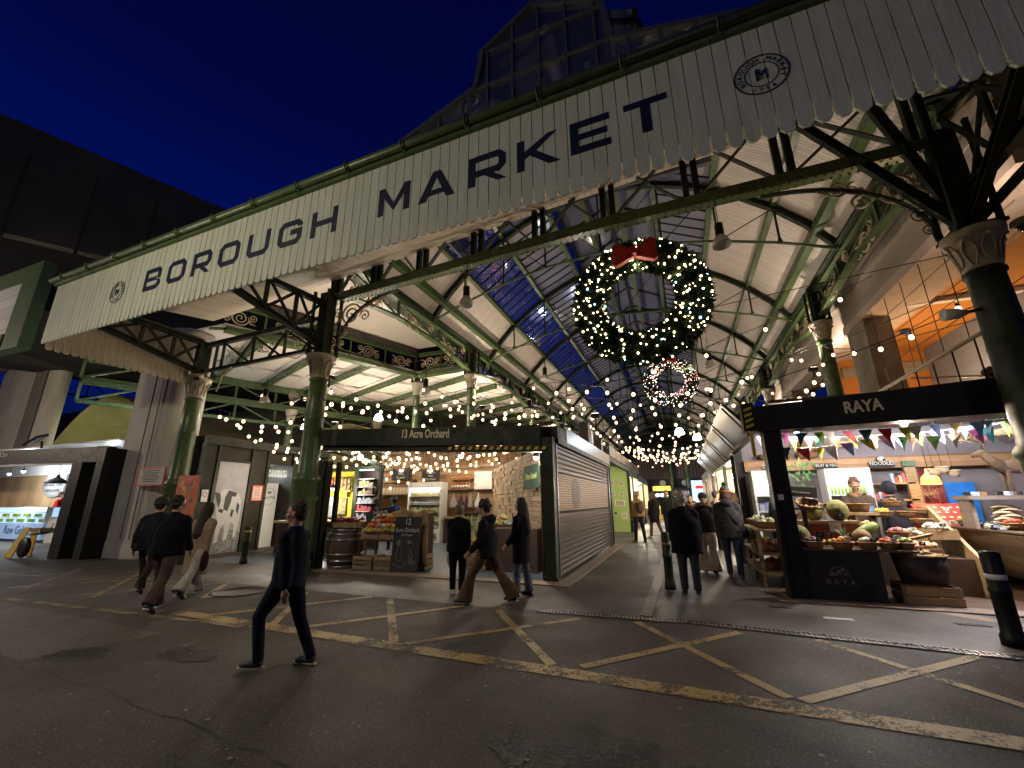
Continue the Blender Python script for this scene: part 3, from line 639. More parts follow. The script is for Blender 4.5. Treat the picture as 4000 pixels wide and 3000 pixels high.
def girderX(y, x0, x1, label, ya=None):
    t = thing('scroll_girder', label, 'girder', (x0, y, 0)); A, B_ = Vector((x0, y, 0)), Vector((x1, ya if ya is not None else y, 0)); d_ = (B_-A); n = max(2, round(d_.length/1.15)); d_.normalize()
    b = MB(); g = MB(); ln = (B_-A).length; b.ibeam(A+UZ*6.62, B_+UZ*6.62, .14, .1, .02); P = []
    for i in range(n*4+1): f = i/(n*4); P.append(A+d_*ln*f+UZ*(5.85+.32*math.sin(math.pi*f)**.7 if 0 < f < 1 else 5.85))
    for p, q in zip(P, P[1:]): b.bar(p, q, .13, .04)
    for i in range(n):
        c = A+d_*ln*(i+.5)/n+UZ*6.33; scroll_motif(g, c, .20, d_, UZ, 1 if i % 2 else -1, .018); b.bar(A+d_*ln*(i+1)/n+UZ*6.05, A+d_*ln*(i+1)/n+UZ*6.6, .03, .05)
    b.build('frame', GREEN, t); g.build('scrollwork', GILT, t)
girderX(6.3, -10.42, -8.15, 'arched green girder with cream scrolls running back past the tall left column', 11.85)
girderX(11.8, -8.0, -6.2, 'short green girder with cream scrolls between the two small columns over the orchard sign')
# roof
roof = thing('nave_roof', 'long boarded and glazed market roof with green purlins and raised lantern over the aisle', 'roof', (CX, 9, 0))
prof = [(-6.25, 6.76), (-5.05, 8.04), (-3.9, 8.87), (-2.6, 9.50)]
mir = lambda p: (2*CX-p[0], p[1])
Y0, Y1 = 5.98, 56
def slab(name, p, q, m, par, y0=Y0, y1=Y1, th=.03):
    b = MB(); dx, dz = q[0]-p[0], q[1]-p[1]; l = math.hypot(dx, dz); nx, nz = -dz/l*th, dx/l*th
    if nz < 0: nx, nz = -nx, -nz
    b._add([(p[0], y0, p[1]), (q[0], y0, q[1]), (q[0], y1, q[1]), (p[0], y1, p[1]), (p[0]+nx, y0, p[1]+nz), (q[0]+nx, y0, q[1]+nz), (q[0]+nx, y1, q[1]+nz), (p[0]+nx, y1, p[1]+nz)],
           [(0,1,2,3), (7,6,5,4), (0,4,5,1), (1,5,6,2), (2,6,7,3), (3,7,4,0)]); return b.build(name, m, par)
slab('board_panel', prof[0], prof[1], CEILB, roof); slab('board_panel', mir(prof[0]), mir(prof[1]), CEILB, roof); slab('board_panel', mir(prof[1]), mir(prof[2]), CEILB, roof)
def gpane(name, p, q, m): b = MB(); b.quad((p[0], Y0, p[1]), (q[0], Y0, q[1]), (q[0], Y1, q[1]), (p[0], Y1, p[1])); return b.build(name, m, roof)
gpane('glazing', prof[1], prof[2], GLASS); gpane('glazing', prof[2], prof[3], GGLASS); gpane('glazing', mir(prof[2]), mir(prof[3]), GGLASS)
gpane('glazing', (prof[3][0], 10.3), (CX, 11.0), GGLASS); gpane('glazing', mir((prof[3][0], 10.3)), (CX, 11.0), GGLASS)
b = MB()
for p, q in ((prof[1], prof[2]), (prof[2], prof[3]), (mir(prof[2]), mir(prof[3]))):
    y = Y0+.3
    while y < 26: b.bar((p[0], y, p[1]-.015), (q[0], y, q[1]-.015), .022, .045); y += .42
b.build('glazing_bars', DGREEN, roof)
b = MB()
for p in (prof[1], prof[2], prof[3], mir(prof[1]), mir(prof[2]), mir(prof[3]), (CX-.45, 9.6), (CX+.45, 9.6)): b.bar((p[0], Y0, p[1]-.05), (p[0], Y1, p[1]-.05), .12, .14)
for p in ((-5.72, 7.22), mir((-5.72, 7.22))): b.bar((p[0], Y0, p[1]-.06), (p[0], Y1, p[1]-.06), .16, .2)
b.build('purlins', GREEN, roof)
b = MB(); y = Y0+.2
for s in (1, -1):
    X = prof[3][0] if s == 1 else mir(prof[3])[0]; b.bar((X, Y0, 10.3), (X, Y1, 10.3), .1, .1)
    for k in range(25): b.bar((X, Y0+.2+k*1.95, 9.5), (X, Y0+.2+k*1.95, 10.3), .07, .07)
for k in range(20): b.bar((prof[3][0], Y0+.2+k*1.95, 10.28), (CX, Y0+.2+k*1.95, 10.98), .07, .07); b.bar((mir(prof[3])[0], Y0+.2+k*1.95, 10.28), (CX, Y0+.2+k*1.95, 10.98), .07, .07)
b.bar((CX, Y0, 10.93), (CX, Y1, 10.93), .1, .14); b.build('lantern_frame', DGREEN, roof)
b = MB(); b.box(-6.7, -5.95, Y0, Y1, 6.70, 6.75); b.box(3.5, 4.3, Y0, Y1, 6.70, 6.75); b.build('valley_gutter', DGREEN, roof)
NS[0] = False
# glazed lantern gable behind the fascia
NS[0] = True
lg = thing('glass_lantern', 'dark glazed rooftop lantern with gabled top standing above the canopy gutter', 'roof lantern', (-1.5, 5.7, 7.8))
gp = [(-4.6, 7.75), (-4.55, 8.72), (-2.88, 9.42), (-2.74, 10.28), (-1.72, 11.0), (-.42, 10.42), (-.28, 9.38), (1.9, 8.82), (4.2, 8.3), (4.2, 7.75)]
LGL = glassmat('lantern_glass', (0.035, 0.04, 0.055), 0.25, 0.06, 0.16)
b = MB(); b._add([(x, 5.7, z) for x, z in gp]+[(x, 9.0, z) for x, z in gp], [tuple(range(len(gp)))]+[(i, i+1, i+1+len(gp), i+len(gp)) for i in range(len(gp)-1)]); b.build('glazing', LGL, lg)
LFR = mat('lantern_frame_paint', (0.075, 0.08, 0.085), 0.5, var=0.4, vscale=6); b = MB()
for i in range(len(gp)-1): b.bar((gp[i][0], 5.66, gp[i][1]), (gp[i+1][0], 5.66, gp[i+1][1]), .09, .09, (0, 1, 0)); b.bar((gp[i][0], 5.6, gp[i][1]), (gp[i][0], 8.9, gp[i][1]), .07, .07)
def ztop(x):
    for (a, za), (c, zc) in zip(gp[1:], gp[2:]):
        if a <= x <= c: return za+(zc-za)*(x-a)/(c-a)
    return 8.3
x = -4.2
while x < 4.1: b.bar((x, 5.67, 7.8), (x, 5.67, ztop(x)), .045, .045, (0, 1, 0)); x += .52
for z in (8.75, 9.4, 10.25): b.bar((max(-4.5, -2.85 if z > 9 else -4.5), 5.67, z), (-.35 if z > 9 else 2.0, 5.67, z), .05, .05, (0, 1, 0))
b.build('glazing_bars', LFR, lg)
b = MB(); b.box(-3.6, 1.2, 7.4, 7.5, 7.8, 8.6); b.box(-2.5, -.7, 7.2, 7.3, 8.6, 10.0); b.build('inner_blind', mat('blind', (0.10, 0.10, 0.12), 0.8, var=0.7, vscale=1.6), lg)
for nm, x, z in (('a', -3.0, 9.55), ('b', .15, 9.55)):
    b = MB(); b.tube([(x, 5.8, z-.25), (x, 5.8, z)], .05, 8); b.ball((x, 5.8, z+.05), .11, 10, 6); b.build('roof_vent', BLACKP, lg)


NS[0] = True
# ================================================================= SIDE BAYS
WP = mat('white_ceiling_panel', (0.70, 0.64, 0.56), 0.6, var=0.10, vscale=1.5)
lb = thing('left_bay_roof', 'white panelled flat ceiling with green rafters over the left bay', 'roof', (-14, 9, 6))
poly = [(-16.1, 6.5), (-10.3, 6.6), (-8.1, 11.95), (-6.15, 11.8), (-6.15, 30.6)]
b = MB(); N_ = len(poly); b._add([(x, y, 6.06) for x, y in poly]+[(x, y, 6.10) for x, y in poly], [tuple(range(N_)), tuple(reversed(range(N_, 2*N_)))]+[(i, (i+1) % N_, N_+(i+1) % N_, N_+i) for i in range(N_)]); b.build('ceiling_panels', WP, lb)
ED = Vector((.383, .924, 0)); ER = Vector((.924, -.383, 0)); E0 = Vector((-16.1, 6.5, 0))
def reach(p, d, segs):
    best = None
    for (a0, a1) in segs:
        a0, a1 = Vector((*a0, 0)), Vector((*a1, 0)); e_ = a1-a0; den = d.x*e_.y-d.y*e_.x
        if abs(den) < 1e-6: continue
        w = a0-p; t = (w.x*e_.y-w.y*e_.x)/den; u = (w.x*d.y-w.y*d.x)/den
        if t > .05 and 0 <= u <= 1 and (best is None or t < best): best = t
    return best
segs = [(poly[i], poly[i+1]) for i in range(4)]
b = MB(); mo = MB(); s_ = .15; prev = None
while s_ < 26:
    p = E0+ED*s_; t_ = reach(p, ER, segs)
    if t_:
        b.bar(p+UZ*5.96, p+ER*t_+UZ*5.96, .13, .18)
        for k in range(int(t_/1.9)+1):
            u0 = .1+1.9*k; u1 = min(u0+1.75, t_-.1)
            if u1-u0 > .5: Q = [p+ED*.2+ER*u0, p+ED*.2+ER*u1, p+ED*1.3+ER*u1, p+ED*1.3+ER*u0]; mo.tube([q+UZ*6.045 for q in Q], .022, 4, True); mo.bar(p+ED*.75+ER*u0+UZ*6.055, p+ED*.75+ER*u1+UZ*6.055, .012, .012)
    s_ += 1.55
b.build('rafters', mat('rafter_green', (.075, .12, .05), .25, var=.4, vscale=4, rvar=.1), lb); mo.build('panel_mouldings', WP, lb)
b = MB(); b.bar(E0+UZ*5.93, E0+ED*26+UZ*5.93, .16, .22)
p_ = [Vector((*q, 5.93)) for q in poly[1:4]]; b.bar(p_[0], p_[1], .3, .10); b.bar(p_[1], p_[2], .3, .10); b.build('edge_beam', GREEN, lb)
b = MB(); q0, q1 = Vector((-10.42, 6.3, 0)), Vector((-8.15, 11.85, 0)); b.bar(q0+UZ*6.80, q1+UZ*6.80, .1, .20); b.build('tile_parapet', stripes('brown_tiles', (.065, .05, .04), (.02, .012, .01), 1, .34, .08, .6, .01, .3), lb)
b = MB(); [b.tube([q0.lerp(q1, f)+UZ*6.68, q0.lerp(q1, f)+UZ*7.12], .025, 5) for f in (.38, .8)]; b.build('finials', GREEN, lb)
b = MB(); b._add([(-10.5, 6.1, 7.0), (-6.1, 6.1, 6.98), (-6.1, 11.9, 6.9), (-8.2, 11.9, 6.92)], [(3, 2, 1, 0)]); b.build('white_soffit', mat('white_soffit', (.62, .56, .47), .35, var=.1), lb)
def lattice(x0, y0, x1, y1, z0, z1, label, seg=1.3, m=GREEN):
    t = thing('lattice_girder', label, 'girder', (x0, y0, 0)); A, B_ = Vector((x0, y0, 0)), Vector((x1, y1, 0)); ln = (B_-A).length; d_ = (B_-A).normalized(); n = round(ln/seg)
    b = MB(); b.bar(A+UZ*z1, B_+UZ*z1, .14, .14); b.bar(A+UZ*z0, B_+UZ*z0, .12, .10)
    for i in range(n+1):
        p = A+d_*ln*i/n; b.bar(p+UZ*z0, p+UZ*z1, .05, .06)
        if i < n:
            q = A+d_*ln*(i+1)/n; b.bar(p+UZ*(z1 if i % 2 else z0), q+UZ*(z0 if i % 2 else z1), .035, .05)
    b.build('lattice', m, t)
E1 = E0+ED*25
lattice(E0.x, E0.y, E1.x, E1.y, 5.30, 5.86, 'upper green lattice girder along the outer side of the left bay')
lattice(E0.x+.1, E0.y, E1.x+.1, E1.y, 4.58, 5.16, 'lower green lattice girder over the milk stall')
for y_ in (20.5,): lattice(-11.0, y_, -6.3, y_-1.2, 4.9, 5.6, 'green lattice girder crossing the back of the left bay')
lattice(-33, 12.5, -33, 19, 8.0, 9.0, 'dark green lattice girder seen between the two concrete piers', m=DGREEN)
rb = thing('right_bay_roof', 'cream boarded ceiling rising to the right of the aisle beside the concrete beam', 'roof', (3.8, 9, 6.8))
b = MB(); b._add([(3.95, 6.1, 6.8), (9.5, 6.1, 10.6), (9.5, 14, 10.6), (3.95, 14, 6.8), (3.95, 6.1, 6.85), (9.5, 6.1, 10.65), (9.5, 14, 10.65), (3.95, 14, 6.85)], [(0,1,2,3), (7,6,5,4), (0,4,5,1), (1,5,6,2), (2,6,7,3), (3,7,4,0)]); b.build('board_panel', CEILB, rb)
b = MB(); b.bar((5.4, 6.1, 7.72), (5.4, 14, 7.72), .14, .16); b.bar((7.2, 6.1, 8.95), (7.2, 14, 8.95), .14, .16); b.build('purlins', GREEN, rb)
NS[0] = False
# ================================================================= ADDED STREET LAMPS (unseen, behind the viewer, to light the frontage)
def added_street_lamp(x, y, h, power, col, label):
    t = thing('added_street_lamp', label, 'added street lamp', (x, y, 0)); b = MB(); b.tube([(x, y, 0), (x, y, 1), (x, y, h-.3), (x, y, h)], [.09, .07, .05, .04], 10); b.build('pole', BLACKP, t)
    b = MB(); b.lathe([(.05, h+.35), (.30, h+.22), (.34, h+.10), (.30, h+.08)], (x, y, 0), 16); b.build('hood', BLACKP, t)
    b = MB(); b.ball((x, y, h+.02), .14, 12, 8); b.build('lamp_glass', emis('added_lamp_glow', (1, .85, .6), 10, False), t)
    light(t, 'added_street_light', (x, y, h-.25), power, col, .16)
added_street_lamp(-9.6, -1.4, 6.7, 1330, (1.0, .89, .64), 'added unseen tall street lamp on the far side of the road to the left')
added_street_lamp(-31.0, .5, 6.8, 3600, (1.0, .84, .64), 'added unseen tall street lamp farther along the road to the left')
added_street_lamp(8.5, -6.5, 6.5, 260, (1.0, .78, .52), 'added unseen tall street lamp on the far side of the road to the right')

# ================================================================= FESTOON STRINGS
_bm = MB(); _bm.ball((0, 0, -.056), .054, 8, 6, (1, 1, 1.15)); BULBME = None
_lights = 0
def festoon(p0, p1, sag, n, label, group, lamps=0, power=30, jit=0.0, hang=.09):
    global BULBME
    p0, p1 = Vector(p0), Vector(p1)
    t = thing('festoon_string', label, 'string lights', tuple(p0), group=group); P = []
    N = max(12, n*2)
    for i in range(N+1): f = i/N; P.append(p0.lerp(p1, f)-UZ*sag*4*f*(1-f))
    c = MB(); c.tube(P, .009, 4); spos = []
    for i in range(n):
        f = (i+.5+random.uniform(-.2, .2)*min(1, jit*3))/n; p = p0.lerp(p1, f)-UZ*sag*4*f*(1-f); q = p+Vector((random.uniform(-jit, jit)*.3, random.uniform(-jit, jit)*.3, -hang-random.uniform(0, jit)))
        c.tube([p, q+UZ*.03], .006, 4); c.tube([q+UZ*.06, q-UZ*.005], .022, 6); spos.append(q)
    c.build('cord', CABLE, t)
    for q in spos:
        if BULBME is None:
            o = _bm.build('bulb', BULB, t); BULBME = o.data; o.matrix_local = Matrix.Translation(q-p0); 
            # shared mesh is centred on its own origin
            me = o.data
            for v in me.vertices: v.co = v.co + p0
        else:
            o = bpy.data.objects.new('bulb', BULBME); COL.objects.link(o); o.parent = t; o.matrix_local = Matrix.Translation(q-p0)
    for k in range(lamps):
        q = spos[int((k+.5)*len(spos)/lamps)]; light(t, 'bulb_light', q-UZ*.06, power*2.7, (1.0, .72, .45), .05)
    return t
SL = 'string of warm round bulbs'
festoon((-9.3, 8.75, 5.15), (-9.1, 17.3, 6.6), .7, 8, SL+' from the tall column back to the first aisle column', 'festoon strings', 2, 44, .1)
festoon((-9.3, 8.75, 4.75), (-3.6, 14.5, 4.5), .5, 9, SL+' sagging above the orchard stall sign', 'festoon strings', 2, 34, .12)
festoon((-9.1, 17.3, 6.9), (-3.6, 18.2, 5.4), .4, 6, SL+' from the first aisle column toward the shutter roof', 'festoon strings', 1, 50, .08)
for k, (yl, yr, z, n, w) in enumerate(((17.4, 12.6, 7.3, 9, 'nearest of the crossing strings'), (17.5, 17.1, 7.0, 9, 'between the first pair of aisle columns'), (22, 17.3, 7.2, 10, 'behind the first aisle columns'), (26.4, 22, 7.0, 11, 'sloping toward the second left column'), (26.6, 27.2, 6.8, 12, 'between the second pair of aisle columns'), (31, 27.4, 6.9, 12, 'behind the second pair of aisle columns'), (35.5, 31, 6.6, 12, 'deep in the aisle'), (35.7, 36.3, 6.2, 14, 'farthest of the crossing strings'))):
    festoon((-9.1, yl, z), (5.3, yr, z), 1.15, n, SL+' crossing the aisle, '+w, 'strings crossing the aisle', 3, 150, .2)
festoon((5.3, 17.1, 6.6), (1.75, 10.2, 3.75), .5, 8, SL+' dropping to the corner of the fruit stall', 'festoon strings', 1, 30, .06)
festoon((5.3, 17.1, 6.9), (5.1, 8.7, 5.2), .5, 5, SL+' over the fruit stall header', 'festoon strings', 1, 36, .1)
festoon((5.2, 17.1, 5.8), (1.7, 12.5, 3.9), .3, 7, SL+' along the right awning', 'festoon strings', 1, 26, .06)
OR_ = ['first', 'second', 'third', 'fourth', 'fifth', 'sixth', 'seventh', 'eighth', 'ninth']
for k in range(4): festoon((-5.2+.5*k, 11.0, 4.7-.12*k), (-3.0, 22.5+k, 4.4-.1*k), .25, 13, SL+' along the shuttered stall roof, %s from the left' % OR_[k], 'strings over the left stalls', 2, 26, .25)
for k in range(9): festoon((-15.0, 9.7+.55*k, 5.0-.20*k), (-10.0, 10.2+.75*k, 4.75-.22*k), .45, 8, SL+' between the two left columns, %s one back' % OR_[k], 'strings between the left columns', 1, 9, .35)
for k in range(9): festoon((-13.2, 12.4+.62*k, 4.25-.04*k), (-5.2-.15*k, 12.6+.62*k, 4.15), .55, 12, SL+' inside the orchard stall, %s one back' % OR_[k], 'strings inside the orchard stall', 1, 28, .45)
for k in range(8): festoon((-2.7, 23.5+.9*k, 4.9), (1.7, 23.4+.9*k, 4.7), .40, 11, SL+' in the dense far cluster, %s one back' % OR_[k], 'strings in the far cluster', 1, 34, .3)
for k in range(3): festoon((-26.5+1*k, 12.5+.7*k, 4.6), (-17.2, 11.8+.7*k, 4.5), .5, 9, SL+' between the concrete piers, %s one back' % OR_[k], 'strings between the piers', 1, 26, .35)
for k in range(5): festoon((-8.9+.5*k, 12.5+.6*k, 6.1-.22*k), (-4.6+.25*k, 30+2*k, 5.6-.1*k), .5, 15, SL+' under the left valley girder, %s from the left' % OR_[k], 'strings under the left valley girder', 2, 40, .3)
for k in range(3): festoon((-9.0, 44+7*k, 6.4), (5.2, 45+7*k, 6.4), 1.1, 12, SL+' far beyond the second columns, %s one back' % OR_[k], 'farthest aisle strings', 2, 170, .3)
for k in range(8): festoon((-3.6-.15*k, 12.5+1.35*k, 5.5-.09*k), (2.2, 13.2+1.3*k, 5.3-.06*k), .45, 8, SL+' low across the aisle mouth, %s one back' % OR_[k], 'low strings over the aisle mouth', 1, 20, .3)
for k in range(3): festoon((-13.5+1.2*k, 10.0+.6*k, 5.6-.1*k), (-6.0, 12.0+1.2*k, 5.3), .5, 8, SL+' above the orchard header, %s one back' % OR_[k], 'strings above the orchard header', 1, 24, .2)
# red guide wire
b = MB(); b.tube([(-9.3, 8.8, 5.2), (-2, 9.6, 5.55), (5.0, 8.6, 5.7)], .008, 4); o = b.build('red_cable', mat('red_cable', (.28, .03, .02), .6), origin=(-9.3, 8.8, 5.2)); settags(o, 'thin red cable strung across the front between the tall columns', 'cable')
for k, (a, c) in enumerate((((5.2, 17, 6.9), (5.0, 8.6, 5.1)), ((5.2, 17, 6.5), (5.0, 8.6, 4.5)), ((1.6, 10.0, 4.0), (5.0, 8.6, 4.75)))):
    b = MB(); b.tube([a, ((a[0]+c[0])/2, (a[1]+c[1])/2, (a[2]+c[2])/2-.06), c], .008, 4); o = b.build('cable', CABLE, origin=a); settags(o, 'thin dark cable running from the right edge column toward the aisle', 'cable', 'cables at the right edge column')

# ================================================================= PENDANT LAMPS
GSH = glassmat('lamp_shade_glass', (.75, .72, .68), .25, .15, .12)
def pendant(x, y, z, label, lit=0, sc=1.0, group=None, top=None, cool=True):
    t = thing('pendant_lamp', label, 'lamp', (x, y, z), group=group)
    b = MB(); b.lathe([(.07*sc, .22*sc), (.085*sc, .24*sc), (.085*sc, .52*sc), (.05*sc, .54*sc), (.02*sc, .56*sc)], (x, y, z), 14); b.tube([(x, y, z+.55*sc), (x, y, top or z+1.0)], .010, 5); b.build('lamp_housing', BLACKP, t)
    b = MB(); b.lathe([(.08*sc, .24*sc), (.13*sc, .18*sc), (.17*sc, .08*sc), (.18*sc, .0), (.175*sc, .0), (.12*sc, .17*sc), (.07*sc, .22*sc)], (x, y, z), 20, flute=.02, nf=20); b.build('shade', LEDW if lit else GSH, t)
    if lit: light(t, 'lamp_light', (x, y, z-.1), lit, (.75, .88, 1.0) if cool else (1, .86, .68), .1)
pendant(-4.6, 8.75, 6.52, 'unlit bell pendant lamp hanging under the riveted truss left of the big wreath', top=7.9)
pendant(1.35, 8.7, 6.75, 'unlit bell pendant lamp hanging under the riveted truss right of the big wreath', top=7.9)
pendant(-6.5, 22.2, 8.3, sc=1.5, label= 'unlit bell pendant lamp above the shuttered stall', top=9.8)
pendant(2.25, 24.0, 8.6, sc=1.5, label= 'unlit bell pendant lamp in the aisle roof right of the small wreath', top=10.3)
pendant(2.85, 33.0, 8.5, sc=1.5, label= 'unlit bell pendant lamp deep in the aisle roof', top=10.3)
pendant(-10.35, 15.9, 6.4, sc=1.4, label= 'small unlit bell pendant between the two small columns above the orchard sign', top=8.0)
pendant(-12.9, 10.0, 5.0, 'unlit bell pendant lamp hanging beside the leftmost column head', top=5.9, sc=.9)
pendant(-21.3, 11.3, 5.55, 'bright cool white dome lamp shining between the two concrete piers', 260, 1.6)
pendant(-15.9, 14.6, 5.0, 'bright cool white lamp over the milk stall', 380, 1.1, cool=False)
pendant(-12.6, 15.6, 5.35, 'bright cool white lamp behind the tall left column', 380, 1.1, cool=False)
pendant(.35, 26.0, 5.35, 'bright cool white lamp deep in the aisle, left one of two', 120, 1.5)
pendant(1.25, 26.0, 5.0, 'bright cool white lamp deep in the aisle, right one of two', 120, 1.3)

# added floodlights, put on columns and stall roofs to brighten the ceilings
def added_flood(x, y, z, p, tx, ty, label, col=(1, .83, .66)):
    t = thing('added_ceiling_floodlight', label, 'floodlight', (x, y, z), group='added ceiling floodlights'); b = MB(); b.box(x-.13, x+.13, y-.09, y+.09, z-.12, z); b.bar((x, y, z-.12), (x, y, z-.35), .04, .04); b.build('housing', BLACKP, t)
    b = MB(); b.box(x-.11, x+.11, y-.07, y+.07, z+.002, z+.012); b.build('lens', emis('added_flood_glow', (1, .85, .65), 6, False), t)
    light(t, 'added_flood_light', (x, y, z+.08), p, col, .08, 'SPOT', (math.pi+R(ty), R(tx), 0), spot=R(150))
added_flood(-8.75, 18.6, 6.3, 620, 0, 0, 'small added floodlight washing the nave boards by the first left column'); added_flood(5.0, 17.6, 6.3, 560, 0, 0, 'small added floodlight washing the nave boards by the first right column')
added_flood(-8.75, 27.3, 6.3, 420, 0, 0, 'small added floodlight by the second left column'); added_flood(5.0, 27.7, 6.3, 420, 0, 0, 'small added floodlight by the second right column')
added_flood(-9.3, 9.18, 5.3, 260, 0, 0, 'small added floodlight behind the tall column at the orchard stall'); added_flood(5.15, 8.93, 5.5, 260, 0, 0, 'small added floodlight behind the right edge column')
for k in range(4): added_flood(-8.75, 36.2+10*k, 6.3, 800, 0, 0, 'small added floodlight on the deep left columns, %s one back' % OR_[k]); added_flood(5.0, 37.0+10*k, 6.3, 800, 0, 0, 'small added floodlight on the deep right columns, %s one back' % OR_[k])
added_flood(-2.2, 13.0, 4.3, 260, 0, 0, 'small added floodlight on the shuttered stall roof edge')
added_flood(-13.0, 13.4, 4.9, 640, 0, 0, 'small added floodlight washing the left bay ceiling over the yellow shop'); added_flood(-16.0, 19.0, 5.0, 640, 0, 0, 'small added floodlight washing the left bay ceiling at the back'); added_flood(-11.0, 22.5, 5.2, 640, 0, 0, 'small added floodlight behind the orchard back wall')
# ================================================================= WREATHS
LEAF = mat('fir_needles', (0.02, 0.055, 0.015), .7, var=.6, vscale=30)
BOW = mat('red_velvet_bow', (.62, .010, .010), .75, sheen=.5, var=.3, vscale=6)
def wreath(c, R_, r_, n, label, nl, seed, fs=.016, tilt=0.0):
    rnd = random.Random(seed); t = thing('christmas_wreath', label, 'wreath', c, tilt); b = LB()
    b.tube([(math.cos(a*math.pi/16)*R_, 0, math.sin(a*math.pi/16)*R_) for a in range(32)], r_*.62, 8, True); 
    for i in range(n):
        a = rnd.uniform(0, 2*math.pi); th = rnd.uniform(0, 2*math.pi); rr = r_*rnd.uniform(.55, 1.08)
        cx = (R_+rr*math.cos(th))*math.cos(a); cz = (R_+rr*math.cos(th))*math.sin(a); cy = rr*math.sin(th)*.85
        d = Vector((math.cos(a)*math.cos(th), math.sin(th), math.sin(a)*math.cos(th)))+Vector((rnd.uniform(-.8, .8), rnd.uniform(-.8, .8), rnd.uniform(-.8, .8))); d.normalize()
        w = d.orthogonal().normalized()*.012*r_/.33; l = r_*rnd.uniform(.22, .42); p = Vector((cx, cy, cz)); k = len(b.v)
        b._add([p-w*2, p+w*2, p+d*l], [(0, 1, 2)]); b._add([p-d.cross(w)*2, p+d.cross(w)*2, p+d*l], [(0, 1, 2)])
    b.build('foliage', LEAF, t)
    f = LB(); fb = LB(); fr_ = LB(); spots = []
    for i in range(nl):
        a = rnd.uniform(0, 2*math.pi); th = rnd.uniform(math.pi*1.02, math.pi*1.98) if rnd.random() < .8 else rnd.uniform(0, math.pi*2)
        rr = r_*rnd.uniform(.98, 1.18); p = ((R_+rr*math.cos(th))*math.cos(a), rr*math.sin(th)*.85, (R_+rr*math.cos(th))*math.sin(a))
        (fb if rnd.random() < .05 else (fr_ if (nl > 400 and rnd.random() < .15) else f)).ball(p, fs*rnd.choice((.6, .8, 1, 1.35)), 5, 4); spots.append(p)
    f.build('fairy_lights', FAIRYW if nl > 400 else FAIRY, t)
    if fr_.v: fr_.build('red_fairy_lights', FAIRYR, t)
    fb.build('blue_fairy_lights', FAIRYB, t)
    for k in range(6): q = spots[k*7]; light(t, 'fairy_light', MW[t.name] @ Vector(q), 9, (1, .8, .45), .03)
    return t
def bow(t, z, s, y=-.45):
    b = LB()
    for sg in (-1, 1):
        P = [(0, y-.02, z-.10*s), (sg*.5*s, y-.10, z-.38*s), (sg*.62*s, y-.06, z-.30*s), (sg*.60*s, y-.06, z+.25*s), (sg*.48*s, y-.10, z+.33*s), (0, y-.02, z+.10*s)]
        Q = [(x, yy+.16*s, zz) for x, yy, zz in P]; k = 6
        b._add(P+Q, [tuple(range(6)), tuple(reversed(range(6, 12)))]+[(i, (i+1) % 6, 6+(i+1) % 6, 6+i) for i in range(6)])
    b.build('bow', BOW, t); b = LB(); b.obox((0, y-.05, z), (.14*s, .22*s, .22*s)); b.build('bow_knot', BOW, t)
w1 = wreath((-.40, 9.35, 6.14), 1.17, .35, 12000, 'huge fir wreath with warm fairy lights and a red bow hanging under the front truss', 330, 3, .019); bow(w1, .98, .80, -.48)
b = MB()
for x in (-.9, .1): b.tube([(x, 9.35, 7.25), (x, 9.1, 7.95)], .01, 4)
b.build('hanging_wire', CABLE, w1)
w2 = wreath((.12, 18.6, 6.58), .84, .25, 4500, 'smaller wreath thick with white fairy lights and a red bow, deeper in the aisle', 430, 5, .016); bow(w2, .88, .5, -.36)
b = MB(); b.tube([(.12, 18.6, 7.6), (.12, 18.6, 10.6)], .01, 4); b.build('hanging_wire', CABLE, w2)
# ================================================================= PIERS, VIADUCT
def pier(cx, cy, rx, ry, h, label):
    t = thing('concrete_pier', label, 'pier', (cx, cy, 0)); b = MB(); N = 40; P = []
    for k in range(N):
        a = 2*math.pi*k/N; c, s = math.cos(a), math.sin(a); P.append((abs(c)**.62*(1 if c > 0 else -1), abs(s)**.62*(1 if s > 0 else -1)))
    vs = []; zs = [0, .5, .5, h*.5, h-.5, h-.15, h]; ks = [1.03, 1.03, 1.0, 1.0, 1.0, .985, .93]
    for z, kx in zip(zs, ks): vs += [(cx+p[0]*rx*kx, cy+p[1]*ry*kx, z) for p in P]
    b._add(vs, [(i*N+k, i*N+(k+1) % N, (i+1)*N+(k+1) % N, (i+1)*N+k) for i in range(len(zs)-1) for k in range(N)]+[tuple((len(zs)-1)*N+k for k in range(N))], True)
    b.build('shaft', CONCP, t); return t
p2_ = pier(-17.45, 9.7, 1.30, .72, 8.0, 'broad pale concrete pier with rounded corners beside the leftmost green column')
b = MB(); [b.box(x, x+.03, 8.965, 8.982, .6, 7.6) for x in (-17.2, -16.75)]; b.build('shutter_seam', mat('dark_seam', (.14, .12, .10), .9), p2_)
p1_ = pier(-41.6, 14.5, 3.95, .6, 11.2, 'far left concrete pier with a dark vertical recess rising behind the gelato stall')
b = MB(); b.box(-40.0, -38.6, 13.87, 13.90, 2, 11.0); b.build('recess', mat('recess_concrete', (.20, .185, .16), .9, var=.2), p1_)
b = MB(); b.box(-46, -37.2, 13.7, 15.4, 11.22, 12.1); b.build('pier_cap', CONC, p1_)
vd = thing('railway_viaduct', 'dark concrete railway viaduct deck crossing the sky at the upper left', 'viaduct', (-20, 20, 11))
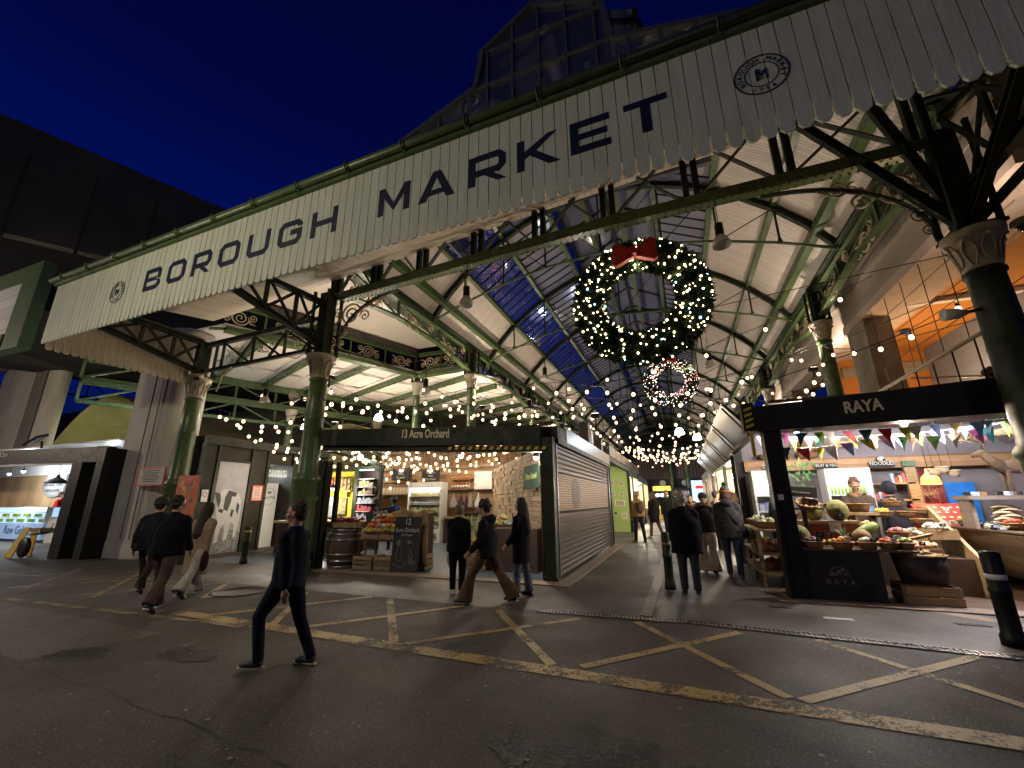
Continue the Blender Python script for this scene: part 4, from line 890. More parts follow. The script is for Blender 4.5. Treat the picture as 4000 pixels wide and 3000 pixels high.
def skew(b, p, q, w, z0, z1, z2=None):
    z2 = z1 if z2 is None else z2
    p, q = Vector((*p, 0)), Vector((*q, 0)); d = (q-p).normalized(); nn = Vector((-d.y, d.x, 0))*w
    V = [p, q, q+nn, p+nn]; b._add([(v.x, v.y, z0) for v in V]+[(v.x, v.y, (z1, z2, z2, z1)[i]) for i, v in enumerate(V)], [(3,2,1,0), (4,5,6,7), (0,1,5,4), (1,2,6,5), (2,3,7,6), (3,0,4,7)])
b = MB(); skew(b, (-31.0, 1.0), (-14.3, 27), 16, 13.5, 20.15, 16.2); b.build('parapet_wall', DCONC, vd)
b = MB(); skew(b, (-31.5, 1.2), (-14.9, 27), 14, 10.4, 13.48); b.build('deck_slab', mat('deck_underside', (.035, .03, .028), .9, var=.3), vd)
b = MB()
for i in range(14):
    f = i/13; x, y = -31.0+16.7*f, 1.0+26*f; b.obox((x, y, 15.8-.1*i), (.10, .10, 4.4), (0, 0, 1))
b.build('parapet_joints', mat('joint', (.02, .018, .016), .9), vd)
ob = thing('green_framed_building', 'building edge with green painted frame and white boarded panel at the far left', 'building', (-26, 6.6, 0))
b = MB(); b.box(-34, -24.2, 7.3, 7.5, 8.2, 10.55); b.build('white_panel', stripes('white_boarding', (.46, .46, .47), (.2, .2, .2), 2, .5, .05), ob)
b = MB(); b.box(-34, -22.9, 7.2, 7.6, 10.56, 11.2); b.box(-24.19, -22.9, 7.2, 7.6, 7.5, 10.55); b.box(-34, -24.2, 7.15, 7.6, 7.5, 8.19); b.build('green_frame', mat('frame_green', (.05, .085, .03), .6, var=.3), ob)

# ================================================================= STALL KIT
BUNT = {}
def col_mat(c, nm, rough=.6): 
    return mat(nm, c, rough, var=.2, vscale=12)
def board_sign(x0, x1, y, z0, z1, name, label, cat, m, lines, frame=None, ink=CHALK, rz=0.0, parent=None, size=None, tilt=0.0):
    cx = (x0+x1)/2; t = thing(name, label, cat, (cx, y, z0), rz); b = LB(); w = (x1-x0)/2; h = z1-z0
    ct, st = math.cos(tilt), math.sin(tilt); UX = Vector((ct, 0, st)); UY = Vector((-st, 0, ct))
    b.prism([(-w, 0), (w, 0), (w, h), (-w, h)], (0, 0, 0), UX, UY, .02); b.build('panel', m, t)
    M = MW[t.name].to_3x3()
    if frame:
        f = LB(); f.stroke([(-w, 0), (w, 0), (w, h), (-w, h)], .03, (0, .004, 0), UX, UY, .032, True); f.build('frame', frame, t)
    n = len(lines)
    for i, s in enumerate(lines):
        if not s: continue
        sz = size or min(h/(n+.4)*1.0, w*2.9/max(3, len(s))); zc = h*(1-(i+.78)/(n+.25))
        text(s, sz, MW[t.name] @ (UX*0+UY*zc+Vector((0, -.0215, 0))), M @ UX, M @ UY, ink, t, sx=.9)
    return t
def crate(x0, x1, y0, y1, z0, h, label, group=None, m=PALEW, rz=0.0, slats=3):
    cx, cy = (x0+x1)/2, (y0+y1)/2; t = thing('wooden_crate', label, 'crate', (cx, cy, z0), rz, group); a, c = (x1-x0)/2, (y1-y0)/2; b = LB(); sh = h/slats
    for i in range(slats):
        z = i*sh+.008; zz = z+sh*.82
        b.box(-a, a, -c, -c+.012, z, zz); b.box(-a, a, c-.012, c, z, zz); b.box(-a, -a+.012, -c+.013, c-.013, z, zz); b.box(a-.012, a, -c+.013, c-.013, z, zz)
    b.build('slats', m, t); b = LB()
    for sx in (-1, 1):
        for sy in (-1, 1): b.box(sx*(a-.03)-.016, sx*(a-.03)+.016, sy*(c-.03)-.016, sy*(c-.03)+.016, .002, h)
    b.build('corner_posts', m, t); b = LB(); b.box(-a+.013, a-.013, -c+.013, c-.013, .004, .02); b.build('base', m, t); return t
def basket(x, y, z, r, h, label, group=None, sx=1.0, m=WICK, tilt=0.0):
    t = thing('wicker_basket', label, 'basket', (x, y, z), 0, group); b = LB()
    b.lathe([(r*.72, 0), (r*.9, h*.5), (r, h), (r*1.03, h+.015), (r*.95, h+.01), (r*.86, h*.5), (r*.68, .02)], (0, 0, 0), 18, flute=.02, nf=18, sx=sx); b.build('weave', m, t)
    b = LB(); b.tube([(math.cos(k*math.pi/9)*r*1.02*sx, math.sin(k*math.pi/9)*r*1.02, h+.01) for k in range(18)], .014, 5, True); b.build('rim', m, t); return t
FR = {k: mat('skin_'+k, c, .45, var=.25, vscale=8) for k, c in dict(orange=(.75, .25, .02), lemon=(.75, .55, .05), lime=(.30, .45, .06), red=(.5, .05, .02), apple=(.30, .02, .03), white=(.7, .66, .55), green=(.16, .25, .05), brown=(.22, .12, .05), pumpkin=(.65, .28, .04), squash=(.55, .42, .12), grey=(.22, .27, .22), purple=(.12, .02, .08), pink=(.6, .12, .16), peach=(.7, .4, .2)).items()}
_fm = {}
def fruit(kind, x, y, z, r, label, group, name=None, cat='fruit', ribs=0, flat=1.0, leaf=False):
    key = (kind, ribs, flat)
    if key not in _fm:
        b = MB()
        if ribs:
            b.lathe([(.02, .0), (.5, .05), (.85, .3), (1, .62), (.97, .95), (.75, 1.28), (.35, 1.42), (.08, 1.36)], (0, 0, -.71), 18, flute=.07, nf=ribs)
            b.tube([(0, 0, .62), (.03, .02, .85), (.1, .03, .98)], [.13, .08, .10], 5)
        else: b.ball((0, 0, 0), 1, 10, 7, (1, 1, .95))
        o = b.build('_', FR[kind]); me = o.data; bpy.data.objects.remove(o); _fm[key] = me
    o = bpy.data.objects.new(name or kind, _fm[key]); COL.objects.link(o); o.location = (x, y, z); o.scale = (r, r, r*flat); o.rotation_euler = (random.uniform(-.3, .3), random.uniform(-.3, .3), random.uniform(0, 6))
    MW[o.name] = Matrix.Translation((x, y, z)); settags(o, label, cat, group); return o
def heap(x, y, z, rx, ry, h, r, m, parent, name, n, seed=1, long=0):
    rnd = random.Random(seed); b = MB()
    for i in range(n):
        a, q = rnd.uniform(0, 6.283), math.sqrt(rnd.random()); px_, py_ = x+math.cos(a)*q*rx, y+math.sin(a)*q*ry; pz = z+h*(1-q*q)*rnd.uniform(.55, 1)
        if long: 
            d = Vector((rnd.uniform(-1, 1), rnd.uniform(-1, 1), rnd.uniform(-.3, .3))).normalized()*long; b.tube([Vector((px_, py_, pz))-d/2, (px_, py_, pz), Vector((px_, py_, pz))+d/2], [r*.5, r, r*.4], 5)
        else: b.ball((px_, py_, pz), r*rnd.uniform(.8, 1.15), 7, 5, (1, 1, rnd.uniform(.8, 1)))
    o = b.build(name, m, parent, kind='stuff'); return o
def frame_post(b, x, y, z0, z1, w=.16, d=.16): b.box(x-w/2, x+w/2, y-d/2, y+d/2, z0, z1)

# ================================================================= ORCHARD STALL (left of the aisle)
os_ = thing('orchard_stall', 'dark green steel framed stall with open front and cream lettering left of the aisle', 'market stall', (-6, 9.5, 0))
b = MB(); frame_post(b, -2.76, 9.55, 0, 3.12, .26, .26); b.box(-2.92, -2.60, 9.39, 9.71, 0, .10); b.build('frame_post', DGREEN, os_)
b = MB(); frame_post(b, -9.28, 9.35, 0, 2.82, .40, .22); frame_post(b, -9.0, 9.62, 0, 2.8, .10, .10)
for x in (-9.42, -9.14): b.box(x-.012, x+.012, 9.22, 9.237, .05, 2.8)
b.build('frame_post', DGREEN, os_)
b = MB(); b._add([(-9.75, 9.22, 3.28), (-2.92, 9.42, 2.95), (-2.92, 9.62, 2.95), (-9.75, 9.42, 3.28), (-9.75, 9.22, 3.72), (-2.92, 9.42, 3.42), (-2.92, 9.62, 3.42), (-9.75, 9.42, 3.72)], [(3,2,1,0), (4,5,6,7), (0,1,5,4), (1,2,6,5), (2,3,7,6), (3,0,4,7)])
b.bar((-9.5, 9.5, 3.2), (-2.9, 9.62, 2.86), .16, .14); b.build('header_beam', DGREEN, os_)
b = MB()
for i in range(14): x = -5.35+.19*i; z = 2.995-.0484*(x+3.9)-.12; b._add([(x, 9.365, z), (x+.09, 9.365, z-.004), (x+.13, 9.365, z+.07), (x+.04, 9.365, z+.074)], [(0, 1, 2, 3)])
b.build('hazard_tape', YEL, os_)
u_ = Vector((6.83, .2, -.33)).normalized(); text('13 Acre Orchard', .31, Vector((-6.02, 9.323, 3.29)), u_, (0, 0, 1), CREAML, os_, sx=.66, bold=.008)
b = MB(); b.box(-9.32, -9.26, 9.225, 9.24, 1.75, 1.86); b.build('sticker', WHITEP, os_)
b = MB(); b._add([(-9.7, 9.62, 3.62), (-3.0, 9.75, 3.36), (-3.0, 17.6, 4.3), (-14.0, 17.6, 4.6), (-14.0, 12.0, 4.4)], [(0, 1, 2, 3, 4)])
# back wall, trellis, floor clutter
BRW = stripes('rough_wall_boards', (.50, .32, .17), (.14, .07, .03), 2, .17, .05, .65, .006, .35, 4)
b = MB(); b.box(-13.9, -7.0, 17.45, 17.6, 0, 3.25); b.build('back_wall', BRW, os_)
b = MB(); b.box(-13.6, -6.4, 17.38, 17.44, 3.2, 3.3); b.box(-13.6, -6.4, 17.38, 17.44, 4.1, 4.2)
for i in range(37): x = -13.6+.2*i; b.box(x, x+.012, 17.40, 17.42, 3.3, 4.1)
for i in range(5): b.box(-13.6, -6.4, 17.425, 17.432, 3.42+.15*i, 3.435+.15*i)
for x in (-13.6, -11.5, -9.6, -7.6): b.box(x, x+.09, 17.36, 17.44, 3.25, 4.2)
b.build('trellis', RAWW, os_)
b = MB(); b.box(-13.6, -6.4, 17.7, 17.75, 3.2, 4.15); b.build('upper_boarding', mat('upper_board', (.32, .17, .08), .7, var=.4, vscale=3), os_)
# diagonal side wall of stacked wood slabs
sw = MB(); A, B_ = Vector((-7.3, 16.9, 0)), Vector((-3.15, 10.5, 0)); d_ = (B_-A).normalized(); nn = Vector((d_.y, -d_.x, 0)); rnd = random.Random(4)
z = .95
while z < 3.0:
    s = rnd.uniform(0, .3); h = rnd.uniform(.10, .14)
    while s < (B_-A).length-.1:
        l = rnd.uniform(.25, .6); e_ = min(s+l, (B_-A).length); dp = rnd.uniform(0, .05)
        sw.bar(A+d_*s+nn*dp+UZ*(z+h/2), A+d_*(e_-.012)+nn*dp+UZ*(z+h/2), .10, h-.012); s = e_
    z += h
sw.build('slab_cladding', mat('slab_wood', (.50, .38, .25), .75, var=.45, vscale=2.2, col2=(.32, .21, .12)), os_)
b = MB(); b.bar(A-nn*.06+UZ*1.5, B_-nn*.06+UZ*1.5, .04, 3.0); b.build('side_wall', DWOOD, os_)
ban = thing('green_banner', 'dark green cloth banner with yellow green script on the slab wall', 'banner', tuple(B_-d_*1.6+nn*.15+UZ*2.0)); b = MB(); o = B_-d_*1.75+nn*.13+UZ*2.02; b.prism([(0, 0), (1.65, 0), (1.65, .62), (0, .62)], o, d_, UZ, .012); b.build('cloth', mat('banner_cloth', (.01, .07, .04), .8), ban)
text('13 Acre Orchard', .24, o+d_*.82+UZ*.24+nn*.012, d_, UZ, mat('lime_ink', (.5, .6, .12), .6), ban, sx=.72)
b = MB(); b.box(-4.55, -3.35, 10.35, 10.8, 0, 1.02); b.build('side_counter', DWOOD, os_)
for i, (x, k) in enumerate(((-4.45, 'squash'), (-4.2, 'grey'), (-3.95, 'squash'), (-3.7, 'pumpkin'), (-4.32, 'squash'), (-3.85, 'white'))): fruit(k, x, 10.55+.05*(i % 2), 1.13+(.16 if i > 3 else 0), .12, 'small squash on the dark counter under the green banner', 'squashes under the banner', 'squash', 'squash', 8, .8)
# signs on back wall
board_sign(-12.9, -11.9, 17.32, 2.72, 3.28, 'chalk_sign', 'blackboard reading 100% Organic above the bag shelves', 'sign', SLATE, ['We Are', '100%', 'Organic'])
board_sign(-11.2, -10.25, 17.30, 2.60, 3.10, 'chalk_sign', 'blackboard about apple juice standing on top of the white fridge', 'sign', SLATE, ['Fresh Apple Juice', 'from', 'Our Farm'])
sh = thing('bag_shelves', 'brown wooden shelves holding a row of pale paper bags behind the orchard stall', 'shelves', (-12.5, 17.1, 0)); b = MB()
for z in (2.55, 2.0, 1.30, .8): b.box(-13.5, -11.45, 16.95, 17.3, z, z+.05)
b.box(-13.55, -13.5, 16.95, 17.3, 0, 2.7); b.box(-11.5, -11.45, 16.95, 17.3, 0, 2.7); b.build('frame', DWOOD, sh)
for k in range(10): b = MB(); b.box(-13.35+.19*k, -13.19+.19*k, 17.0, 17.12, 2.052, 2.36); b.box(-13.31+.19*k, -13.23+.19*k, 16.992, 17.0, 2.12, 2.22); o = b.build('paper_bag', mat('paper', (.55, .45, .32), .8, var=.2), origin=(-13.27+.19*k, 17.06, 2.05)); settags(o, 'pale paper bag in the row on the brown orchard shelves', 'paper bag', 'paper bags on the shelf')
def fridge(x0, x1, y, z0, z1, label, cold, rows, power, deep=.6, glow=TUBEW):
    t = thing('display_fridge', label, 'fridge', ((x0+x1)/2, y+deep/2, z0)); b = MB(); w = x1-x0
    b.box(x0, x0+.05, y, y+deep, z0, z1-.25); b.box(x1-.05, x1, y, y+deep, z0, z1-.25); b.box(x0+.05, x1-.05, y+deep-.05, y+deep, z0+.5, z1-.25); b.box(x0, x1, y-.02, y+deep, z1-.25, z1); b.box(x0+.05, x1-.05, y+.01, y+deep-.06, z0, z0+.52)
    b.build('cabinet', WHITEP, t); b = MB(); [b.box(x0+.15, x1-.15, y-.003, y+.008, z0+.12+.05*i, z0+.14+.05*i) for i in range(6)]; b.build('grille', STEEL, t)
    n = len(rows); hh = (z1-.25-z0-.55)/n
    for i, (k, kind) in enumerate(rows):
        z = z0+.55+hh*i
        b = MB(); b.box(x0+.055, x1-.055, y+.06, y+deep-.06, z-.012, z+.01); b.build('shelf', WHITEP, t); b = MB(); rnd = random.Random(i+int(x0*10))
        xx = x0+.1
        while xx < x1-.12:
            s = rnd.uniform(.06, .11)
            if kind == 'box': b.box(xx, xx+s*1.1, y+.1, y+.3, z+.012, z+.012+min(hh*.7, rnd.uniform(.12, .24))); xx += s*1.25
            elif kind == 'bottle': b.lathe([(.03, 0), (.03, hh*.5), (.012, hh*.68), (.012, hh*.8)], (xx+.03, y+.15, z+.012), 8); xx += .075
            else: b.ball((xx+s/2, y+.17, z+s*.6+.01), s*.65, 8, 5, (1, 1, .9)); xx += s*1.05
        b.build('chilled_goods', k, t)
    b = MB(); b.box(x0+.08, x1-.08, y+.04, y+.07, z1-.29, z1-.262); b.build('light_tube', glow, t)
    light(t, 'fridge_light', ((x0+x1)/2, y+.12, z1-.33), power*1.1, cold, .1, 'AREA', (R(20), 0, 0), (w*.8, .1)); return t
VEG = mat('mixed_greens', (.12, .22, .06), .7, var=.7, vscale=22, col2=(.5, .5, .3)); PKG = mat('mixed_packets', (.5, .42, .25), .6, var=.8, vscale=9, col2=(.15, .2, .1)); PKW = mat('white_packets', (.65, .66, .68), .5, var=.5, vscale=12, col2=(.15, .25, .5))
fridge(-11.45, -9.75, 16.6, 0, 2.55, 'tall white open display fridge glowing cool white at the back of the orchard stall', (.75, .88, 1), [(PKW, 'ball'), (PKG, 'box'), (VEG, 'box'), (PKW, 'ball'), (FR['squash'], 'bottle')], 20)
bs = thing('bottle_shelf', 'small wall shelf of amber bottles with oranges along the top', 'shelf', (-9.1, 17.3, 2.2)); b = MB(); b.box(-9.68, -8.6, 17.2, 17.45, 2.22, 2.26); b.box(-9.7, -8.55, 17.2, 17.45, 2.66, 2.70); b.build('shelf_board', RAWW, bs)
for k in range(7): 
    b = MB(); x = -9.58+.14*k; b.lathe([(.048, 0), (.05, .2), (.018, .28), (.018, .36)], (x, 17.32, 2.262), 10); o = b.build('bottle', mat('amber_bottle', (.35, .08, .02), .2), origin=(x, 17.32, 2.26)); settags(o, 'amber juice bottle with white label on the orchard wall shelf', 'bottle', 'bottles on the wall shelf')
    c = MB(); c.lathe([(.052, .05), (.052, .16)], (x, 17.32, 2.262), 10); c.build('label', WHITEP, o)
for k in range(11): fruit('orange', -9.62+.1*k, 17.3, 2.755, .05, 'orange lined up on the upper wall shelf', 'oranges on the wall shelf', 'orange')
b = MB(); b.box(-8.42, -7.57, 17.2, 17.44, 2.22, 2.98); o = b.build('wall_cabinet', WHITEP, origin=(-8, 17.3, 2.22)); settags(o, 'plain white metal cabinet high on the wooden back wall', 'cabinet'); c = MB(); c.box(-8.38, -8.33, 17.18, 17.2, 2.4, 2.46); c.box(-8.38, -8.33, 17.18, 17.2, 2.74, 2.8); c.build('hinge', STEEL, o)
for k, (x, c_, w) in enumerate(((-9.45, (.45, .42, .36), .22), (-9.05, (.08, .02, .05), .17), (-8.8, (.07, .02, .05), .12), (-8.6, (.4, .35, .28), .14), (-8.22, (.6, .58, .54), .19))):
    b = MB(); b.lathe([(.02, .66), (.03, .55), (w*.7, .3), (w, .12), (w*.9, .02), (.02, 0)], (x, 17.2, 1.42), 10, sy=.4); o = b.build('cloth_bag', mat('bag_cloth_%d' % k, c_, .9, var=.2), origin=(x, 17.2, 1.42)); settags(o, ['grey cloth bag, first in the row hanging on the orchard back wall', 'dark purple cloth bag hanging second on the orchard back wall', 'narrow dark purple bag hanging third on the back wall', 'beige cloth bag hanging fourth on the back wall', 'white cloth bag hanging last on the back wall, under the white cabinet'][k], 'bag')
ct = thing('work_counter', 'wooden counter along the orchard back wall under the hanging bags', 'counter', (-8.7, 16.9, 0)); b = MB(); b.box(-9.65, -7.4, 16.7, 17.4, 1.0, 1.08); b.build('top', RAWW, ct); b = MB(); b.box(-9.6, -7.45, 16.8, 17.35, 0, 1.0); b.build('base', DWOOD, ct)
b = MB(); b.box(-8.7, -8.1, 16.85, 17.2, 1.08, 1.22); o = b.build('cash_till', BLACKP, origin=(-8.4, 17, 1.08)); settags(o, 'low black till on the orchard back counter', 'till')
# left neighbour: yellow counter shop
ys = thing('yellow_shop', 'small shop with yellow wall, yellow shelf and green frame beside the orchard stall', 'market stall', (-12.9, 13.5, 0)); b = MB(); b.box(-14.3, -11.75, 13.6, 13.72, 0, 2.9); b.build('wall', mat('yellow_wall', (.68, .48, .04), .7, var=.12, vscale=2), ys)
b = MB(); b.box(-14.3, -11.8, 13.3, 13.6, 2.10, 2.15); [b.box(x, x+.05, 13.4, 13.6, 1.9, 2.1) for x in (-13.2, -12.1)]; b.build('shelf', mat('yellow_shelf', (.62, .42, .03), .6), ys)
b = MB(); b.box(-11.75, -11.55, 13.4, 13.7, 0, 3.0); b.box(-10.72, -10.6, 13.5, 13.7, 0, 3.1); b.bar((-14.3, 13.2, 2.95), (-10.6, 13.5, 2.95), .14, .16); b.bar((-13.6, 13.0, 3.85), (-10.55, 13.45, 3.1), .12, .12); b.build('green_frame', DGREEN, ys)
b = MB(); b.box(-11.55, -10.72, 13.72, 13.8, 0, 3.0); b.build('side_panel', DWOOD, ys)
for k in range(14):
    x = -14.15+.165*k; c_ = FR['red'] if k < 9 else PALEW
    for j in range(2): 
        b = MB(); z = 2.152+.235*j; b.lathe([(.068, 0), (.07, .2), (.055, .22)], (x, 13.45, z), 10); o = b.build('tin', c_, origin=(x, 13.45, z)); settags(o, ('red tin stacked on the yellow shelf' if k < 9 else 'beige pack stacked at the right end of the yellow shelf'), 'tin', 'red tins on the yellow shelf' if k < 9 else 'beige packs on the yellow shelf')
board_sign(-13.3, -12.75, 13.56, 1.15, 1.95, 'framed_poster', 'white poster with blue grey drawings framed on the yellow wall', 'poster', mat('poster_white', (.5, .5, .48), .6, var=.5, vscale=7, col2=(.2, .24, .3)), [], DWOOD)
board_sign(-12.55, -12.15, 13.56, 1.25, 1.85, 'framed_poster', 'dark framed picture of round cheeses on the yellow wall', 'poster', mat('poster_spots', (.03, .025, .02), .6, var=1, vscale=14, col2=(.6, .5, .22)), [], DWOOD)
gs = thing('product_shelves', 'brightly lit shelves packed with small products beside the yellow wall', 'shelves', (-11.1, 13.6, 0)); b = MB()
for j in range(7): b.box(-11.52, -10.75, 13.35, 13.68, .75+.3*j, .77+.3*j)
b.build('shelf', WHITEP, gs)
for j in range(6):
    b = MB(); rnd = random.Random(j); x = -11.48
    while x < -10.85: s = rnd.uniform(.05, .1); b.box(x, x+s, 13.38, 13.5, .772+.3*j, .772+.3*j+rnd.uniform(.12, .25)); x += s+.012
    b.build('packets', [PKG, PKW, FR['pink'], PKW, FR['brown'], PKG][j], gs)
b = MB(); b.box(-11.45, -10.8, 13.33, 13.36, 2.88, 2.91); b.build('light_tube', TUBEW, gs); light(gs, 'shelf_light', (-11.1, 13.2, 2.7), 16, (.9, .92, 1), .1)
cc = thing('cream_counter', 'long cream topped counter before the yellow wall', 'counter', (-12, 12.3, 0)); b = MB(); b.box(-13.6, -9.9, 11.6, 12.4, 1.02, 1.10); b.build('top', mat('cream_top', (.62, .52, .36), .5), cc); b = MB(); b.box(-13.5, -10.0, 11.7, 12.3, 0, 1.02); b.build('base', DWOOD, cc)
# big product: barrel with onions
br = thing('wooden_barrel', 'dark oak barrel with steel hoops under the tray of red onions', 'barrel', (-8.72, 9.72, 0)); b = MB()
b.lathe([(.40, 0), (.47, .25), (.50, .5), (.47, .76), (.41, 1.0), (.36, 1.0)], (-8.72, 9.85, 0), 26, flute=.006, nf=26); b.build('staves', mat('barrel_oak', (.10, .06, .035), .55, var=.5, vscale=10, stretch=(3, 3, .4)), br)
for z, r in ((.05, .425), (.2, .468), (.36, .495), (.72, .487), (.86, .458), (.97, .425)): b = MB(); b.lathe([(r, -.028), (r+.012, -.028), (r+.012, .028), (r, .028)], (-8.72, 9.85, z), 26); b.build('hoop', STEEL, br)
crate(-9.3, -8.2, 9.55, 10.15, 1.02, .16, 'shallow wooden tray of red onions on top of the barrel', m=RAWW, slats=1)
for k in range(95): fruit('apple', -9.2+.92*random.random(), 9.6+.5*random.random(), 1.18+.09*random.random(), .042, 'small red onion in the tray on the barrel', 'red onions on the barrel', 'red_onion', 'onion', flat=.9)
# squash table
tb = thing('display_table', 'dark slatted display table stacked with squashes behind the orchard blackboard', 'table', (-7.6, 9.9, 0)); b = MB(); b.box(-8.12, -6.9, 9.62, 10.4, .70, .74); b.build('table_top', DWOOD, tb)
for x in (-8.08, -6.96):
    for y in (9.66, 10.34): b = MB(); b.box(x-.025, x+.025, y-.025, y+.025, 0, .70); b.build('leg', DWOOD, tb)
crate(-8.05, -7.5, 9.64, 10.0, .742, .14, 'left shallow tray under the heap of squashes', slats=1, m=RAWW); crate(-7.47, -6.95, 9.64, 10.0, .742, .14, 'right shallow tray under the heap of squashes', slats=1, m=RAWW)
rnd = random.Random(11); kinds = ['squash', 'pumpkin', 'grey', 'lemon', 'orange', 'green', 'white', 'squash', 'pumpkin', 'red', 'peach']
for lay in range(4):
    for k in range(7-lay):
        for j in range(2):
            kd = rnd.choice(kinds); fruit(kd, -8.0+.08*lay+.155*k+rnd.uniform(-.02, .02), 9.72+.13*j+lay*.09, .96+lay*.115+j*.03, rnd.uniform(.078, .10), 'ribbed %s coloured squash in the heap at the orchard stall' % {'squash': 'mustard', 'lemon': 'yellow', 'peach': 'peach', 'grey': 'grey green'}.get(kd, kd), 'heap of squashes', 'squash', 'squash', 8, .85)
crate(-8.18, -7.58, 9.55, 9.95, 0.012, .33, 'pale slatted crate on the floor, left one under the squash table'); crate(-7.52, -7.04, 9.58, 9.98, 0.012, .33, 'pale slatted crate on the floor, right one under the squash table'); crate(-6.5, -6.2, 9.9, 10.3, .012, .4, 'pale crate half covered by burlap right of the orchard blackboard')
cb = thing('blackboard', 'tall standing blackboard with chalk vegetable drawings at the stall front', 'blackboard', (-6.5, 9.42, 0)); b = MB(); b._add([(-6.88, 9.38, 0.03), (-6.12, 9.42, 0.03), (-6.12, 9.55, 1.32), (-6.88, 9.51, 1.32), (-6.88, 9.41, 0.03), (-6.12, 9.45, 0.03), (-6.12, 9.58, 1.32), (-6.88, 9.54, 1.32)], [(0,1,2,3), (7,6,5,4), (0,4,5,1), (1,5,6,2), (2,6,7,3), (3,7,4,0)]); b.build('board', SLATE, cb)
cux, cuy = Vector((.76, .04, 0)).normalized(), Vector((0, .13, 1.29)).normalized(); co = Vector((-6.5, 9.395, .03)); cn = cux.cross(cuy)*.005
text('13', .22, co+cuy*1.10+cn, cux, cuy, CHALK, cb, sx=.8); text('Acre Orchard', .15, co+cuy*.93+cn, cux, cuy, CHALK, cb, sx=.78); text('100% Organic', .06, co+cuy*.84+cn, cux, cuy, CHALK, cb)
b = MB(); Q = lambda x, y: co+cux*x+cuy*y+cn
for k in range(9): a = R(20+17*k); b.tube([Q(-.2, .60), Q(-.2+.09*math.cos(a), .60+.15*math.sin(a))], .0025, 3); b.tube([Q(.1, .66), Q(.1+.09*math.cos(a), .66+.08*math.sin(a))], .0022, 3)
b.tube([Q(-.12, .6), Q(-.1, .5), Q(-.13, .42), Q(-.05, .36), Q(-.1, .27), Q(-.2, .26), Q(-.27, .33), Q(-.24, .42), Q(-.21, .5), Q(-.24, .6)], .003, 3); b.tube([Q(-.3, .2), Q(-.2, .12), Q(-.05, .12), Q(.02, .16)], .003, 3)
b.tube([Q(.12, .2), Q(.12, .38), Q(.15, .43), Q(.15, .5), Q(.18, .5), Q(.18, .43), Q(.21, .38), Q(.21, .2), Q(.12, .2)], .003, 3); b.tube([Q(.14, .23), Q(.14, .33), Q(.19, .33), Q(.19, .23), Q(.14, .23)], .0025, 3)
for cx_ in (.02, .27): b.tube([Q(cx_+.045*math.cos(k*.7), .22+.045*math.sin(k*.7)) for k in range(10)], .0025, 3)
b.build('chalk_drawing', CHALK, cb)
board_sign(-8.40, -7.40, 10.25, 1.17, 1.50, 'chalk_sign', 'tilted dark board reading Follow us behind the squashes', 'sign', SLATE, ['Follow us', '@orchard'], tilt=.16)
# burlap
def blanket(pts, nx, ny, fn, m, name, label, cat):
    b = MB(); vs = [fn(i/(nx-1), j/(ny-1)) for j in range(ny) for i in range(nx)]; b._add(vs, [(j*nx+i, j*nx+i+1, (j+1)*nx+i+1, (j+1)*nx+i) for j in range(ny-1) for i in range(nx-1)], True)
    o = b.build(name, m, origin=vs[0]); sd = o.modifiers.new('s', 'SOLIDIFY'); sd.thickness = .012; settags(o, label, cat); return o
BUR = mat('burlap', (.38, .25, .12), .95, var=.35, vscale=6, bump=.6, bscale=120)
def fb_(u, v):
    x = -7.4+1.15*u; w = math.sin(u*23+v*3)*.035+math.sin(u*11-v*7)*.03
    if v < .3: return (x, 10.5-.45*v/.3, 1.42+.03*math.sin(u*9)+w*.6)
    t = (v-.3)/.7; drop = (.25+1.05*max(0, min(1, (u-.55)*6))); return (x+.12*t*(u > .6)+w*.5, 10.03-.10*t+w*1.2, 1.42-drop*t+w*.4)
blanket(None, 46, 30, fb_, BUR, 'burlap_sheet', 'crumpled brown burlap draped behind and beside the orchard blackboard', 'burlap')
b = MB(); b.box(-7.35, -6.35, 10.12, 10.5, 0, 1.38); o = b.build('stack_table', DWOOD, origin=(-6.85, 10.3, 0)); settags(o, 'dark wooden stand covered by burlap behind the orchard blackboard', 'stand')
# right side crates with veg
crate(-5.2, -4.75, 10.3, 10.85, .012, .72, 'tall pale crate full of yellow vegetables right of the woman in black', slats=5)
heap(-4.97, 10.57, .66, .2, .24, .14, .05, FR['lemon'], thing('vegetable_heap', 'heap of yellow vegetables in the tall crate', 'vegetables', (-4.97, 10.57, .66)), 'vegetables', 40)
sk = thing('paper_sack', 'white and beige sack on the floor left of the tall crate', 'sack', (-5.45, 10.9, 0)); b = MB(); b.lathe([(.20, 0), (.24, .2), (.21, .6), (.14, .85), (.17, .95)], (-5.45, 10.9, 0), 14, flute=.06, nf=6); b.build('sack', mat('sack_cloth', (.50, .42, .30), .9, var=.3), sk); c = MB(); rnd = random.Random(3)
for k in range(60): a = rnd.uniform(0, 6.28); q = rnd.uniform(.02, .2); p = Vector((-5.45+math.cos(a)*q, 10.9+math.sin(a)*q, .9)); d = Vector((math.cos(a)*.25, math.sin(a)*.25, rnd.uniform(.2, .55))); w = d.orthogonal().normalized()*.018; c._add([p-w, p+w, p+d], [(0, 1, 2)])
c.build('leaves', VEG, sk)
def lampspot(x, y, z, p, col, label, m=LEDW, top=None, r=.06):
    t = thing('spot_lamp', label, 'lamp', (x, y, z), group='spot lamps'); b = MB(); b.lathe([(.03, .14), (.06, .12), (.075, .0)], (x, y, z), 12); b.tube([(x, y, z+.12), (x, y, top or z+.35)], .012, 5); b.build('lamp_housing', BLACKP, t); b = MB(); b.ball((x, y, z+.0), r, 10, 6); b.build('lens', m, t); light(t, 'spot_light', (x, y, z-.07), p*3.0, col, .06); return t
